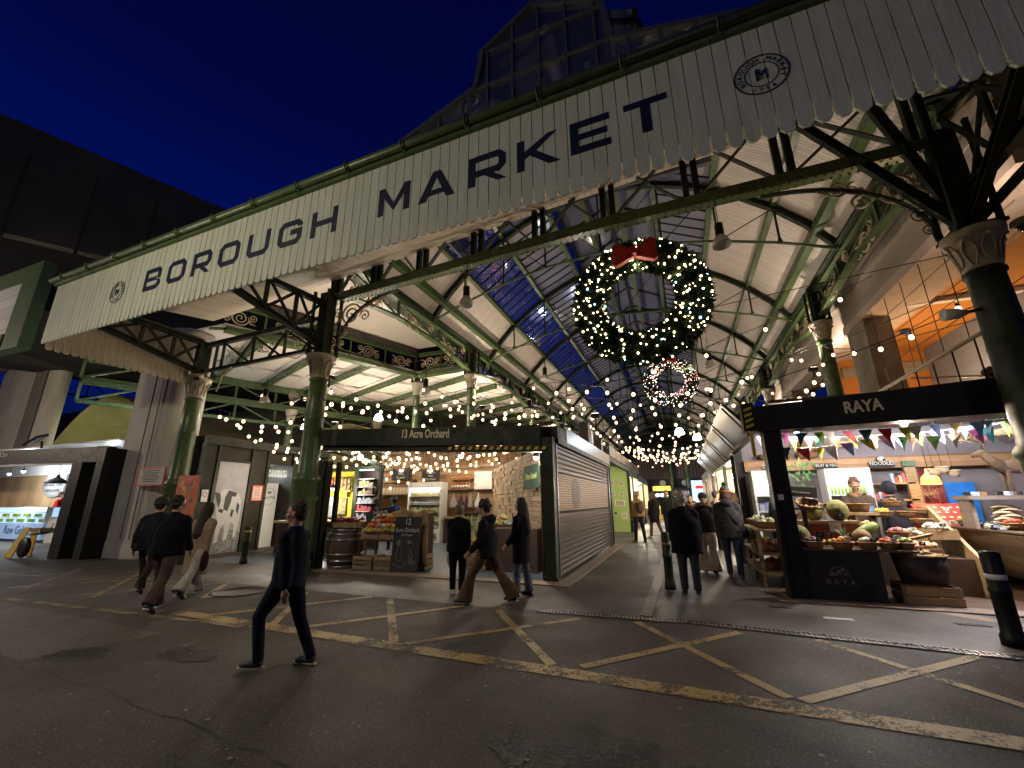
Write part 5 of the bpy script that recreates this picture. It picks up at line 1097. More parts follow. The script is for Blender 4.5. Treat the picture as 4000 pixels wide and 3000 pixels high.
lampspot(-11.2, 13.0, 3.35, 110, (1, .93, .82), 'very bright lamp cluster hanging inside the orchard stall left side', r=.11)
lampspot(-8.3, 15.6, 3.5, 120, (1, .86, .66), 'bright lamp hanging before the white cabinet in the orchard stall', r=.09)
lampspot(-3.2, 9.95, 2.72, 60, (1, .9, .75), 'floodlamp at the right post of the orchard stall', r=.07)
lampspot(-12.9, 12.6, 2.3, 40, (1, .9, .7), 'first bare bulb over the yellow shop counter', r=.07); lampspot(-12.4, 12.6, 2.22, 30, (1, .9, .7), 'second bare bulb over the yellow shop counter', r=.07)
lampspot(-12.0, 12.6, 2.2, 30, (1, .9, .7), 'third bare bulb over the yellow shop counter', r=.07)
SHEETM = mat('brushed_sheet_metal', (.16, .155, .15), .30, metal=.9, var=.25, vscale=3, bump=.15, bscale=4)
# ================================================================= SHUTTERED STALL ALONG AISLE
ss = thing('shuttered_stall', 'closed stall with a long ribbed metal roller shutter facing the aisle', 'market stall', (-3.5, 13.6, 0)); X = -2.66
b = MB(); vs = []; N = 0; z = .05; prof_ = []
while z < 3.0:
    if 1.42 < z < 2.32: z = 2.32
    prof_.append((z, 0)); prof_.append((z+.03, .04)); prof_.append((z+.062, .04)); prof_.append((z+.092, 0)); z += .115
def strip(a, c, y0, y1, X, b):
    b._add([(X+a[1], y0, a[0]), (X+c[1], y0, c[0]), (X+c[1], y1, c[0]), (X+a[1], y1, a[0])], [(0, 3, 2, 1)], False)
lo = [p for p in prof_ if p[0] < 1.5]; hi = [p for p in prof_ if p[0] > 2.2]
for L_ in (lo, hi):
    for a, c in zip(L_, L_[1:]): strip(a, c, 9.72, 17.5, X, b)
b.build('shutter_curtain', mat('shutter_steel', (.075, .048, .032), .40, metal=.6, var=.35, vscale=3, stretch=(1, 1, 4)), ss)
b = MB(); zb = 1.46; j = 0
while zb < 2.36:
    y = 9.74+(.085 if j % 2 else 0)
    b.box(X-.004, X+.004, 9.72, 17.5, zb-.006, zb+.022)
    while y < 17.45: b.box(X-.004, X+.004, y, y+.075, zb+.0225, zb+.052); y += .17
    zb += .0585; j += 1
b.build('perforated_band', mat('perforated_brown', (.20, .10, .04), .5, metal=.3, var=.3), ss)
b = MB(); b.box(X-.06, X-.05, 9.74, 17.48, 1.4, 2.4); b.build('dark_backing', mat('dark_gap', (.02, .012, .007), .9), ss)
b = MB(); cx_, cz = 11.72, 1.86
for i in range(13):
    z = cz-.36+.06*i; hw = .26*math.sqrt(max(0, 1-((z-cz)/.42)**2)); b.box(X+.012, X+.018, cx_-hw*1.9, cx_+hw*1.9 if i % 3 else cx_-hw*.35, z, z+.035); 
    if not i % 3: b.box(X+.012, X+.018, cx_+hw*.35, cx_+hw*1.9, z, z+.035)
b.build('round_logo', mat('logo_grey', (.02, .016, .013), .6), ss)
b = MB(); b.box(X-.06, X+.05, 9.70, 9.74, 0, 3.02); b.build('guide_rail', STEEL, ss); b = MB(); b.box(X-.06, X+.06, 17.5, 17.62, 0, 3.25); b.build('guide_rail', STEEL, ss)
b = MB(); b.box(X-.35, X+.10, 9.72, 17.9, 3.0, 3.12); b.box(X-.3, X+.08, 9.72, 10.6, 3.12, 3.42); b.build('shutter_box', DGREEN, ss)
b = MB(); b.box(X-.30, X+.09, 10.6, 17.9, 3.125, 3.50); b.build('metal_fascia', SHEETM, ss)
b = MB(); b.box(-3.1, X-.36, 9.8, 17.4, 3.3, 3.4); b.build('flat_roof', DGREEN, ss); b = MB(); b.box(-3.06, -3.02, 9.8, 17.4, 0, 3.28); b.build('inner_wall', DWOOD, ss)
for k, (y, h, c_) in enumerate(((14.0, .75, DWOOD), (14.5, .55, WHITEP), (16.5, .5, DWOOD))): b = MB(); b.box(-2.95, -2.65, y, y+.4, 3.505, 3.5+h); o = b.build('storage_box', c_, origin=(-2.8, y, 3.5)); settags(o, ['tall brown box stored on the shuttered stall roof', 'white box stored on the shuttered stall roof', 'short brown box at the far end of the shuttered stall roof'][k], 'box')
# green wall shop
gw = thing('green_wall_shop', 'shop opening with a lime green wall hung with small pictures next to the shutter', 'market stall', (-3.9, 21, 0)); GW = mat('lime_wall', (.40, .50, .16), .7, var=.1, vscale=2)
b = MB(); b._add([(-3.95, 25.3, .0), (-2.75, 25.5, .0), (-2.75, 25.5, 3.5), (-3.95, 25.3, 3.7)], [(0, 1, 2, 3)]); b._add([(-5.2, 18.2, 0), (-3.95, 25.3, 0), (-3.95, 25.3, 3.7), (-5.2, 18.2, 3.7)], [(0, 1, 2, 3)]); b.build('green_wall', GW, gw)
b = MB(); b.box(-2.76, -2.60, 17.95, 18.1, 0, 3.3); b.box(-2.76, -2.60, 25.55, 25.75, 0, 3.5); b.box(-2.78, -2.60, 18.1, 25.5, 3.3, 3.75); b.build('frame', DGREEN, gw)
b = MB(); b.box(-5.2, -2.62, 17.7, 25.5, 3.76, 3.82); b.build('ceiling', DWOOD, gw); light(gw, 'shop_light', (-3.5, 21.5, 3.4), 150, (1, .95, .85), .15)
for k, (u, z, w, h, c_) in enumerate(((.28, 2.55, .28, .3, FR['peach']), (.72, 2.52, .22, .24, FR['brown']), (.3, 1.95, .22, .24, FR['brown']), (.74, 1.95, .14, .22, FR['brown']), (.6, 1.42, .55, .30, FR['brown']), (.38, .95, .22, .13, SLATE), (.78, .72, .28, .30, WHITEP))):
    x = -3.95+1.2*u; y = 25.3+.2*u-.04; b = MB(); b.box(x-w/2, x+w/2, y-.012, y+.012, z, z+h); b2 = MB(); b2.box(x-w*.4, x+w*.4, y-.018, y-.0125, z+h*.12, z+h*.88)
    o = b.build('small_picture', WHITEP, origin=(x, y, z)); settags(o, ['round flower picture at the top of the lime wall', 'square picture top right on the lime wall', 'picture middle left on the lime wall', 'narrow picture middle right on the lime wall', 'wide crowd picture in the centre of the lime wall', 'small dark hanging sign on the lime wall', 'lowest white notice on the lime wall'][k], 'picture'); b2.build('image', mat('pic_%d' % k, (.30, .16, .10) if k < 5 else (.5, .5, .5), .7, var=.8, vscale=25, col2=(.6, .45, .3)) if k != 5 else SLATE, o)
# cheese shop and further stalls
def far_stall(x0, x1, y0, y1, hd, label, glow, wallm, power, side, name='far_stall'):
    t = thing('market_stall', label, 'market stall', ((x0+x1)/2, (y0+y1)/2, 0)); xf = x1 if side < 0 else x0; xb = x0 if side < 0 else x1; s = 1 if side < 0 else -1
    b = MB(); b.box(min(xb, xb+.1*s), max(xb, xb+.1*s), y0, y1, 0, hd); b.build('back_wall', wallm, t)
    b = MB(); b.box(x0, x1, y1-.08, y1, 0, hd); b.build('end_wall', wallm, t)
    b = MB(); b.box(min(xf-.1*s, xf), max(xf-.1*s, xf), y0, y1, hd-.05, hd+.42)
    for y in (y0, (y0+y1)/2, y1): b.box(min(xf-.12*s, xf), max(xf-.12*s, xf), y-.06, y+.06, 0, hd)
    b.build('frame', DGREEN, t); b = MB(); b.box(min(xf-.7*s, xf-.15*s), max(xf-.7*s, xf-.15*s), y0+.1, y1-.1, 0, .95); b.build('counter', RAWW, t)
    rnd = random.Random(int(y0*7)+side); b = MB(); y = y0+.2
    while y < y1-.2:
        for q in range(2): s_ = rnd.uniform(.06, .14); b.ball((xf-(.2+.22*q)*s, y, .95+s_*.8), s_, 7, 5, (1, 1, .8))
        y += .2
    b.build('goods', glow, t); b = MB(); y = y0+.2
    while y < y1-.3:
        for z in (1.4, 1.9, 2.4): h = rnd.uniform(.15, .35); b.box(min(xb+.12*s, xb+.4*s), max(xb+.12*s, xb+.4*s), y, y+.3, z, z+h)
        y += .36
    b.build('shelf_goods', PKG, t); b = MB(); b.box(min(xb, xf-.12*s), max(xb, xf-.12*s), y0, y1-.1, hd+.02, hd+.08); b.build('roof', DWOOD, t)
    for y in [y0+(y1-y0)*f for f in (.25, .75)]: bb = MB(); bb.ball((xf-.5*s, y, hd-.35), .10, 8, 6); bb.build('lamp', emis('shop_lamp_glow', (1, .86, .66), 16, False), t); light(t, 'shop_light', (xf-.5*s, y, hd-.5), power*3.2, (1, .86, .66), .12)
    return t
CW = mat('cream_shop_wall', (.6, .48, .30), .7, var=.2, vscale=2)
far_stall(-5.2, -2.72, 26.0, 32.0, 3.2, 'warmly lit cheese shop with cream wheels beside the lime green wall', FR['lemon'], CW, 130, -1)
board_sign(-3.9, -2.98, 26.9, 2.2, 3.05, 'hanging_sign', 'black hanging sign with white lettering at the cheese shop', 'sign', BLACKP, ['MONS', 'SINCE'], ink=WHITEP)
far_stall(-5.2, -2.72, 32.4, 42.0, 3.1, 'last lit stall on the left side of the aisle', FR['white'], CW, 150, -1)
for y0, y1, l in ((17.9, 25.6, 'third metal clad'),): pass
t = thing('metal_awning', 'reflective metal fascia panels above the lime wall and cheese shop', 'awning', (-2.7, 20, 3.75)); b = MB(); [b.box(-2.95, -2.56, y, y+1.9, 3.52, 3.95+.0*y) for y in (18.0, 20.0, 22.0, 24.0, 26.0, 28.0, 30.0)]; b.build('panel', SHEETM, t)
# end wall of the hall
ew = thing('market_end_wall', 'dark corrugated end wall with round white emblems at the far end of the aisle', 'wall', (0, 48, 0)); b = MB(); b.box(-18, 16, 48, 48.2, 3.9, 6.0); b.build('corrugated_cladding', stripes('corrugated_brown', (.13, .09, .07), (.03, .02, .018), 0, .30, .3, .6, .03, .1), ew)
b = MB(); b.box(-14.3, 14, 47.9, 48.0, 2.6, 3.9); b.build('fascia', BLACKP, ew); b = MB(); b.box(-16, 12, 84.2, 84.4, 3, 18); b.build('far_gable', mat('gable_brick', (.09, .07, .055), .9, var=.4), ew); b = MB(); b.box(-14.3, 14, 52, 52.2, 0, 3); b.build('rear_wall', DWOOD, ew)
for x in (-1.55, .6): b = MB(); b.lathe([(.20, 0), (.30, 0), (.30, .02), (.20, .02)], (0, 0, 0), 20); b.v = [(x+p[0], 47.88-p[2], 3.45+p[1]) for p in b.v]; b.build('round_emblem', WHITEP, ew); b = MB(); b.box(x-.10, x+.10, 47.86, 47.89, 3.43, 3.47); b.box(x-.02, x+.02, 47.86, 47.89, 3.37, 3.53); b.build('emblem_cross', WHITEP, ew)
sc_ = thing('lit_shop_screen', 'pale blue glowing shop front with a red bar at the end of the aisle', 'shop front', (2.3, 44, 0)); b = MB(); b.box(1.1, 3.6, 44, 44.1, .9, 3.5); b.build('lit_panel', emis('pale_blue_glow', (.55, .68, 1.0), 1.5, False), sc_); b = MB(); b.box(1.45, 3.2, 43.9, 43.98, 2.75, 3.0); b.build('red_bar', emis('red_glow', (1, .05, .05), 1.0, False), sc_); light(sc_, 'shop_light', (2, 43.2, 2.6), 160, (.7, .8, 1), .3)
yk = thing('yellow_kiosk', 'yellow fronted kiosk with bright lamps at the far end of the aisle', 'kiosk', (-1.6, 44, 0)); b = MB(); b.box(-2.4, -.75, 44, 44.2, 2.6, 3.05); b.box(-2.4, -.75, 44, 44.2, 0, 1.2); b.build('front', mat('kiosk_yellow', (.6, .42, .04), .6), yk); b = MB(); [b.ball((x, 43.9, 2.2), .16, 8, 6) for x in (-2.0, -1.6, -1.2)]; b.build('lamps', TUBEW, yk); light(yk, 'kiosk_light', (-1.6, 43.3, 2.2), 120, (.95, .95, 1), .2)
b = MB(); b.box(-.6, 1.0, 45.4, 45.5, 1.0, 2.9); rail = b.build('display_wall', BLACKP, origin=(0, 45.4, 0)); settags(rail, 'dark display wall with hanging clothes between the far green columns', 'display'); c = MB(); [c.box(-.5+.16*k, -.42+.16*k, 45.35, 45.39, 1.3+.1*(k % 3), 2.6) for k in range(9)]; c.build('hanging_cloth', WHITEP, rail)
# ================================================================= FRUIT STALL (right of the aisle)
rs = thing('fruit_stall', 'black steel framed fruit stall with gold lettering on its deep header', 'market stall', (3.5, 9.3, 0))
b = MB(); b.box(1.60, 1.90, 9.20, 9.50, 0, 3.0); b.box(1.60, 1.66, 9.16, 9.20, 0, 3.0); b.build('frame_post', BLACKP, rs)
b = MB(); b.box(5.9, 6.15, 9.2, 9.5, 0, 3.1); b.build('frame_post', BLACKP, rs); b = MB(); b.box(1.60, 1.80, 13.9, 14.1, 0, 3.1); b.build('frame_post', BLACKP, rs)
HX = [(1.50, 2.92, 3.40), (6.3, 3.02, 3.66)]
b = MB(); b._add([(1.50, 9.12, 2.92), (6.3, 9.12, 3.02), (6.3, 9.5, 3.02), (1.50, 9.5, 2.92), (1.50, 9.12, 3.40), (6.3, 9.12, 3.66), (6.3, 9.5, 3.66), (1.50, 9.5, 3.40)], [(3,2,1,0), (4,5,6,7), (0,1,5,4), (1,2,6,5), (2,3,7,6), (3,0,4,7)]); b.build('header_beam', BLACKP, rs)
hu = Vector((4.8, 0, .22)).normalized(); text('RAYA', .29, Vector((3.21, 9.10, 3.17)), hu, UZ, CREAML, rs, sx=.78, bold=.009)
b = MB(); b.box(1.66, 1.76, 9.185, 9.199, 1.66, 1.76); b.build('sticker', WHITEP, rs)
b = MB(); b.box(1.85, 14, 9.5, 14.3, 3.52, 3.58); b.build('roof', DWOOD, rs)
b = MB(); b.box(1.5, 1.62, 9.5, 14.0, 2.95, 3.42); b.build('side_beam', BLACKP, rs)
b = MB(); b.box(1.8, 9.5, 14.15, 14.25, 0, 3.52); b.build('back_wall', mat('mauve_grey_wall', (.26, .23, .25), .8, var=.15, vscale=1), rs)
b = MB(); b.box(1.8, 9.4, 13.75, 14.14, 2.44, 2.74); b.build('wooden_lintel', stripes('lintel_wood', (.48, .27, .13), (.10, .05, .02), 2, .15, .04, .6, .005, .3, 3), rs)
b = MB(); b.box(9.45, 9.55, 9.6, 20.4, 0, 3.4); b.build('side_wall', DWOOD, rs)
for x0, x1, s in ((3.45, 3.98, 'FRUIT & VEG'), (4.67, 5.20, 'NOODLES'), (2.25, 2.62, 'DRINKS')):
    board_sign(x0, x1, 13.70, 2.46, 2.60, 'chalk_sign', 'dark lettered sign reading %s on the wooden lintel' % s, 'sign', SLATE, [s], size=.125 if len(s) < 9 else .10)
b = MB(); b.box(5.35, 5.62, 13.68, 13.72, 2.46, 2.60); o = b.build('notice', mat('green_notice', (.12, .2, .12), .6, var=.5, vscale=30), origin=(5.48, 13.7, 2.46)); settags(o, 'small green and white notice on the lintel right of the NOODLES sign', 'notice')
ccv = thing('security_camera', 'small white dome camera above the NOODLES sign', 'camera', (4.93, 13.68, 2.66)); b = MB(); b.ball((4.93, 13.66, 2.66), .07, 10, 7, (1.2, 1, .9)); b.build('housing', WHITEP, ccv); b = MB(); b.ball((4.97, 13.60, 2.64), .03, 8, 6); b.build('lens', BLACKP, ccv)
fridge(3.5, 4.45, 13.1, 0, 2.42, 'wide open display fridge glowing blue white under the FRUIT and VEG sign', (.6, .85, 1), [(VEG, 'box'), (PKG, 'box'), (PKW, 'box'), (FR['lime'], 'bottle')], 18)
fridge(1.85, 2.5, 13.1, 0, 2.42, 'narrow white fridge with round pale goods behind the left post of the fruit stall', (.7, .88, 1), [(VEG, 'ball'), (VEG, 'ball'), (PKW, 'box'), (FR['white'], 'ball')], 16)
nsf = thing('noodle_shelves', 'dark shelves with coloured packets under the NOODLES sign', 'shelves', (5.0, 13.9, 0)); b = MB(); [b.box(4.5, 5.45, 13.5, 14.1, z, z+.04) for z in (1.2, 1.62, 2.02)]; b.box(4.46, 4.5, 13.5, 14.14, 0, 2.43); b.box(5.30, 5.52, 13.5, 13.6, 0, 2.43); b.build('frame', RAWW, nsf)
for k in range(9): b = MB(); x = 4.6+.08*k; b.box(x, x+.065, 13.55, 13.65, 2.062 if k > 4 else 1.662, (2.062 if k > 4 else 1.662)+.12+.05*(k % 3)); o = b.build('packet', [FR['pink'], PKW, FR['red'], FR['peach']][k % 4], origin=(x, 13.6, 1.7)); settags(o, 'coloured noodle packet on the shelves under the NOODLES sign', 'packet', 'packets on the noodle shelves')
# wall baskets
for k, (x, z, r) in enumerate(((3.4, 2.76, .22), (3.44, 2.92, .2), (3.42, 3.06, .22), (2.78, 2.76, .19), (2.4, 2.76, .15))): basket(x, 13.9, z, r, .13, ['bottom basket of the stack above the FRUIT and VEG sign', 'middle basket of the stack above the FRUIT and VEG sign', 'top basket of the stack above the FRUIT and VEG sign', 'single brown basket on the lintel left of the basket stack', 'small brown basket on the lintel behind the left post'][k], sx=1.25)
# curtain, blue door
def fcur(u, v): return (5.55+.60*u, 13.9+.05*math.sin(u*26), 2.42-2.0*v)
blanket(None, 40, 3, fcur, mat('dark_red_velvet', (.16, .008, .01), .8, sheen=.3), 'curtain', 'dark red curtain hanging at the back of the fruit stall', 'curtain')
b = MB(); b.box(6.18, 6.75, 13.95, 14.05, 0, 2.05); o = b.build('blue_door', mat('bright_blue_paint', (.02, .22, .75), .5, var=.35, vscale=4), origin=(6.45, 14, 0)); settags(o, 'bright blue painted panel right of the dark red curtain', 'door')
# counter
ctr = thing('fruit_counter', 'black front counter with faded round grey emblem carrying baskets of fruit', 'counter', (2.5, 9.5, 0)); b = MB(); b._add([(1.92, 9.26, .03), (3.0, 9.24, .03), (3.05, 10.0, .03), (1.92, 10.0, .03), (1.90, 9.30, .80), (3.02, 9.28, .80), (3.05, 10.0, .80), (1.90, 10.0, .80)], [(3,2,1,0), (4,5,6,7), (0,1,5,4), (1,2,6,5), (2,3,7,6), (3,0,4,7)]); b.build('base', mat('counter_black', (.008, .007, .007), .6, var=.3), ctr)
b = MB(); b.box(1.88, 3.55, 9.24, 10.05, .802, .835); b.build('top', DWOOD, ctr)
GRY = mat('faded_grey_ink', (.16, .15, .14), .7); text('R A Y A', .125, Vector((2.40, 9.262, .27)), (1, 0, 0), (0, .05, 1), GRY, ctr)
b = MB()
for k in range(14): a = math.pi*k/13; a2 = math.pi*(k+1)/13; b.bar((2.40+.145*math.cos(a), 9.262, .40+.15*math.sin(a)), (2.40+.145*math.cos(a2 if k < 13 else a), 9.262, .40+.15*math.sin(a2 if k < 13 else a)), .008, .008) if k < 13 else None
rnd = random.Random(2)
for k in range(26): a = rnd.uniform(.1, 3.04); q = rnd.uniform(.02, .125); b.ball((2.40+q*math.cos(a), 9.263, .405+q*math.sin(a)), rnd.uniform(.008, .018), 6, 4, (1, .3, 1))
b.build('emblem', GRY, ctr)
# tiers
tier = thing('display_tier', 'raised red and wood tier holding the two big jackfruits', 'shelf', (2.6, 10.2, .83)); b = MB(); b.box(2.15, 3.1, 10.05, 10.5, 1.22, 1.27); b.build('shelf_board', RAWW, tier); b = MB(); b.box(2.2, 3.05, 10.08, 10.45, .84, 1.22); b.build('riser', mat('brick_red_paint', (.30, .06, .03), .6, var=.3), tier)
b = MB(); b.box(1.9, 3.3, 10.4, 11.6, 0, .82); o = b.build('rear_counter', DWOOD, origin=(2.6, 11, 0)); settags(o, 'dark wooden block behind the front fruit counter', 'counter')
JF = mat('jackfruit_skin', (.24, .22, .06), .75, var=.4, vscale=14, bump=1.0, bscale=70, col2=(.13, .14, .04))
def bigfruit(x, y, z, rx, rz_, label, m=JF, name='jackfruit', tilt=0):
    t = bpy.data.objects; b = MB(); b.ball((0, 0, 0), 1, 22, 16, (rx, rx*.95, rz_), .03); o = b.build(name, m); o.location = (x, y, z); o.rotation_euler = (0, tilt, 0); settags(o, label, name.replace('_', ' ')); return o
bigfruit(2.42, 10.25, 1.44, .15, .19, 'left one of the two big jackfruits on the upper tier'); bigfruit(2.82, 10.22, 1.46, .18, .20, 'right one of the two big jackfruits on the upper tier'); bigfruit(2.0, 9.62, 1.02, .16, .19, 'big green jackfruit tucked behind the left post of the fruit stall')
bigfruit(3.12, 10.0, 1.10, .10, .24, 'long green gourd leaning on the fruit counter', FR['green'], 'gourd', 1.0)
bigfruit(2.98, 9.78, 1.02, .14, .12, 'brown ridged melon beside the pineapple', mat('melon_skin', (.28, .17, .05), .7, var=.6, vscale=25, bump=.8, bscale=40), 'melon')
pn = thing('pineapple', 'pineapple with green spiky leaves on the fruit counter', 'pineapple', (2.72, 9.78, .84)); b = MB(); b.ball((2.72, 9.78, .93), .085, 12, 8, (1, 1, 1.2)); b.build('skin', mat('pineapple_skin', (.35, .17, .04), .7, var=.5, vscale=40, bump=1, bscale=60), pn); b = MB(); rnd = random.Random(9)
for k in range(46): a = rnd.uniform(0, 6.28); d = Vector((math.cos(a)*rnd.uniform(.03, .14), math.sin(a)*.1, rnd.uniform(.09, .22))); p = Vector((2.72, 9.78, 1.0)); w = d.orthogonal().normalized()*.012; b._add([p-w, p+w, p+d], [(0, 1, 2)])
b.build('leaves', mat('pine_leaf', (.12, .22, .08), .6, var=.4), pn)
spec = [(2.14, 9.40, .16, 'purple', 'wide wicker basket with dark fruit at the left of the front row'), (2.56, 9.40, .17, 'orange', 'wicker basket heaped with bright oranges, second in the front row'), (2.93, 9.40, .14, 'white', 'wicker basket of pale mushrooms, third in the front row'), (3.22, 9.42, .14, 'red', 'wicker basket of red orange persimmons, fourth in the front row'), (3.46, 9.46, .13, 'green', 'shallow wicker basket of green peppers at the right end of the row')]
for k, (x, y, r, kd, l) in enumerate(spec):
    bk = basket(x, y, .836, r, .10, l); rnd = random.Random(k)
    for i in range(11): a = rnd.uniform(0, 6.28); q = rnd.uniform(0, r*.72); fruit(kd, x+math.cos(a)*q, y+math.sin(a)*q, .955+.05*(1-q/r), rnd.uniform(.034, .044), '%s fruit piled in a wicker basket of the front row' % kd, 'fruit in basket %s' % ['one', 'two', 'three', 'four', 'five'][k])
for k, (x, y, kd, n, l, r) in enumerate(((2.1, 9.78, 'orange', 14, 'small apricot coloured fruit behind the front baskets', .030), (2.38, 9.78, 'lemon', 16, 'lemon in the yellow heap behind the front baskets', .033), (2.58, 9.72, 'lime', 18, 'bright green grape bunch piece beside the pineapple', .030), (3.3, 9.85, 'brown', 9, 'brown root in the tilted tray', .035), (3.42, 9.8, 'pink', 9, 'bright pink fruit beside the tilted tray', .035))):
    rnd = random.Random(40+k)
    for i in range(n): fruit(kd, x+rnd.uniform(-.14, .14), y+rnd.uniform(-.08, .08), .87+rnd.uniform(0, .075), r, l, 'loose %s fruit' % kd)
for k, (x, z) in enumerate(((2.14, 1.0), (2.33, 1.02))): board_sign(x-.06, x+.06, 9.70, z-.02, z+.07, 'price_tag', 'small black price tag, %s of the pair behind the baskets' % ['left', 'right'][k], 'price tag', SLATE, ['£2'])
board_sign(2.58, 2.76, 10.0, 1.08, 1.24, 'warning_notice', 'white notice with yellow warning triangle on the tier front', 'notice', WHITEP, [])
b = MB(); b.prism([(0, 0), (.10, 0), (.05, .09)], (2.62, 9.975, 1.13), (1, 0, 0), UZ, .004); o = b.build('warning_triangle', YEL, origin=(2.67, 9.97, 1.13)); o.parent = bpy.data.objects['warning_notice']; o.matrix_local = MW['warning_notice'].inverted() @ Matrix.Translation((2.67, 9.97, 1.13))
board_sign(2.72, 2.84, 10.0, 1.33, 1.42, 'price_tag', 'black price tag between the two big jackfruits', 'price tag', SLATE, ['£5'])
board_sign(1.95, 2.55, 10.3, 1.72, 1.92, 'chalk_sign', 'dark sign with CCTV in white letters behind the left post', 'sign', SLATE, ['CCTV in operation'], tilt=-.08)
# tall wooden post with basket of pods
ps = thing('display_stand', 'dark wooden T stand holding a tilted basket of brown pods', 'stand', (2.2, 9.9, .83)); b = MB(); b.box(2.15, 2.22, 9.87, 9.94, .836, 1.48); b.box(1.9, 2.5, 9.8, 10.0, 1.48, 1.51); b.build('stand', DWOOD, ps)
tbk = basket(2.26, 9.88, 1.512, .18, .10, 'tilted wicker basket full of brown pods on the wooden T stand'); tbk.rotation_euler = (R(28), 0, 0)
rnd = random.Random(8)
for k in range(12): b = MB(); d = Vector((rnd.uniform(-.7, 1), rnd.uniform(-.3, .3), rnd.uniform(-.6, .6))).normalized()*.09; b.tube([-d, Vector((0, 0, .01)), d], [.008, .022, .006], 6); o = b.build('brown_pod', mat('pod_brown', (.10, .035, .02), .4), origin=None); o.location = (2.27+rnd.uniform(-.08, .1), 9.83+rnd.uniform(-.04, .04), 1.63+rnd.uniform(-.03, .05)); settags(o, 'long brown pod in the tilted basket', 'pod', 'brown pods in the tilted basket')
pl = thing('hanging_plant', 'green leafy branch hanging by the left side of the wooden lintel', 'plant', (2.95, 12.6, 2.3)); b = MB(); rnd = random.Random(6)
for k in range(70):
    c_ = Vector((2.85+rnd.uniform(-.35, .3), 12.6+rnd.uniform(-.15, .15), 2.30+rnd.uniform(-.42, .32))); d = Vector((rnd.uniform(-.3, .3), rnd.uniform(-.1, .1), rnd.uniform(-.9, -.2))).normalized()*rnd.uniform(.09, .15); w = d.cross(Vector((0, 1, 0))).normalized()*.026; b._add([c_, c_+d*.5+w, c_+d, c_+d*.5-w], [(0, 1, 2, 3)])
b.build('leaves', mat('bright_leaf', (.10, .28, .06), .5, var=.5, vscale=9), pl); b = MB(); b.tube([(2.9, 12.6, 2.7), (2.8, 12.6, 2.3), (2.95, 12.6, 1.95)], .008, 4); b.build('stem', RAWW, pl)
# baskets behind counter
for k, x in enumerate((2.55, 2.95, 3.35)): basket(x, 10.8, 1.42, .19, .14, ['left', 'middle', 'right'][k]+' one of the three brown baskets behind the big jackfruits')
b = MB(); b.box(2.3, 3.6, 10.6, 11.0, 1.36, 1.41); b.box(2.32, 2.36, 10.62, 10.98, .822, 1.36); b.box(3.2, 3.24, 10.62, 10.98, .822, 1.36); o = b.build('rear_shelf', RAWW, origin=(2.95, 10.8, .82)); settags(o, 'narrow wooden shelf under the three brown baskets', 'shelf')
# half barrel on crate
crate(3.28, 3.98, 9.28, 9.92, .012, .30, 'solid pale wooden crate on the floor at the end of the fruit counter', m=RAWW, slats=2)
hb = thing('half_barrel', 'dark half barrel basket filled with pale ginger roots on the wooden crate', 'barrel', (3.66, 9.62, .315)); b = MB(); b.lathe([(.27, 0), (.31, .2), (.33, .42), (.30, .42)], (3.66, 9.62, .32), 24, sx=1.1); b.build('staves', mat('dark_staves', (.035, .018, .018), .6, var=.4), hb); b = MB(); b.tube([(3.66+.36*math.cos(k*.3491), 9.62+.33*math.sin(k*.3491), .75) for k in range(18)], .02, 6, True); b.build('rim', WICK, hb)
heap(3.66, 9.62, .70, .30, .28, .16, .022, mat('ginger_skin', (.52, .38, .20), .8, var=.4, vscale=20), hb, 'ginger_roots', 110, 5, .12)
b = MB(); b.box(3.45, 3.95, 9.62, 9.72, .93, .97); o = b.build('wooden_scoop', RAWW, origin=(3.45, 9.6, .93)); o.rotation_euler = (0, R(-14), 0); settags(o, 'wooden scoop lying over the ginger roots', 'scoop')
# garlic crates stepped rack
rk = thing('stepped_rack', 'stepped wooden rack carrying trays of garlic and onions', 'rack', (4.3, 10.6, 0)); b = MB(); b._add([(4.75, 10.2, 0), (4.75, 12.0, 0), (4.75, 12.0, 1.5), (4.75, 11.6, 1.5), (4.75, 10.2, .6), (4.81, 10.2, 0), (4.81, 12.0, 0), (4.81, 12.0, 1.5), (4.81, 11.6, 1.5), (4.81, 10.2, .6)], [(0,1,2,3,4), (9,8,7,6,5), (0,4,9,5), (4,3,8,9), (3,2,7,8), (2,1,6,7)]); b.build('side_panel', RAWW, rk); b = MB(); b.box(3.7, 4.74, 10.4, 11.6, 0, .62); b.build('base', DWOOD, rk)
crate(3.75, 4.25, 10.15, 10.55, .64, .17, 'tray of pale bread like roots, lowest on the stepped rack', m=RAWW, slats=1); crate(3.8, 4.25, 10.6, 11.05, .86, .17, 'left tray of white garlic on the stepped rack', m=RAWW, slats=1); crate(4.28, 4.72, 10.6, 11.2, .92, .20, 'right tray of pale garlic on the stepped rack', m=RAWW, slats=1)
for (x, y, z, kd, n, l) in ((4.0, 10.35, .84, 'peach', 9, 'round pale bun shaped root in the lowest tray'), (4.02, 10.82, 1.04, 'white', 22, 'white garlic bulb in the left garlic tray'), (4.5, 10.9, 1.14, 'white', 30, 'pale garlic bulb in the right garlic tray')):
    rnd = random.Random(n)
    for i in range(n): fruit(kd, x+rnd.uniform(-.19, .19), y+rnd.uniform(-.16, .16), z+rnd.uniform(-.02, .05), .055 if n < 10 else .036, l, l.split(' in ')[1]+' contents')
for k, (x, y, z) in enumerate(((4.35, 11.5, 1.3), (4.65, 11.7, 1.34), (4.5, 11.3, 1.16))): basket(x, y, z, .17, .10, ['wicker basket on the upper step left of the red trays', 'topmost wicker basket on the stepped rack', 'lower wicker basket on the stepped rack'][k])
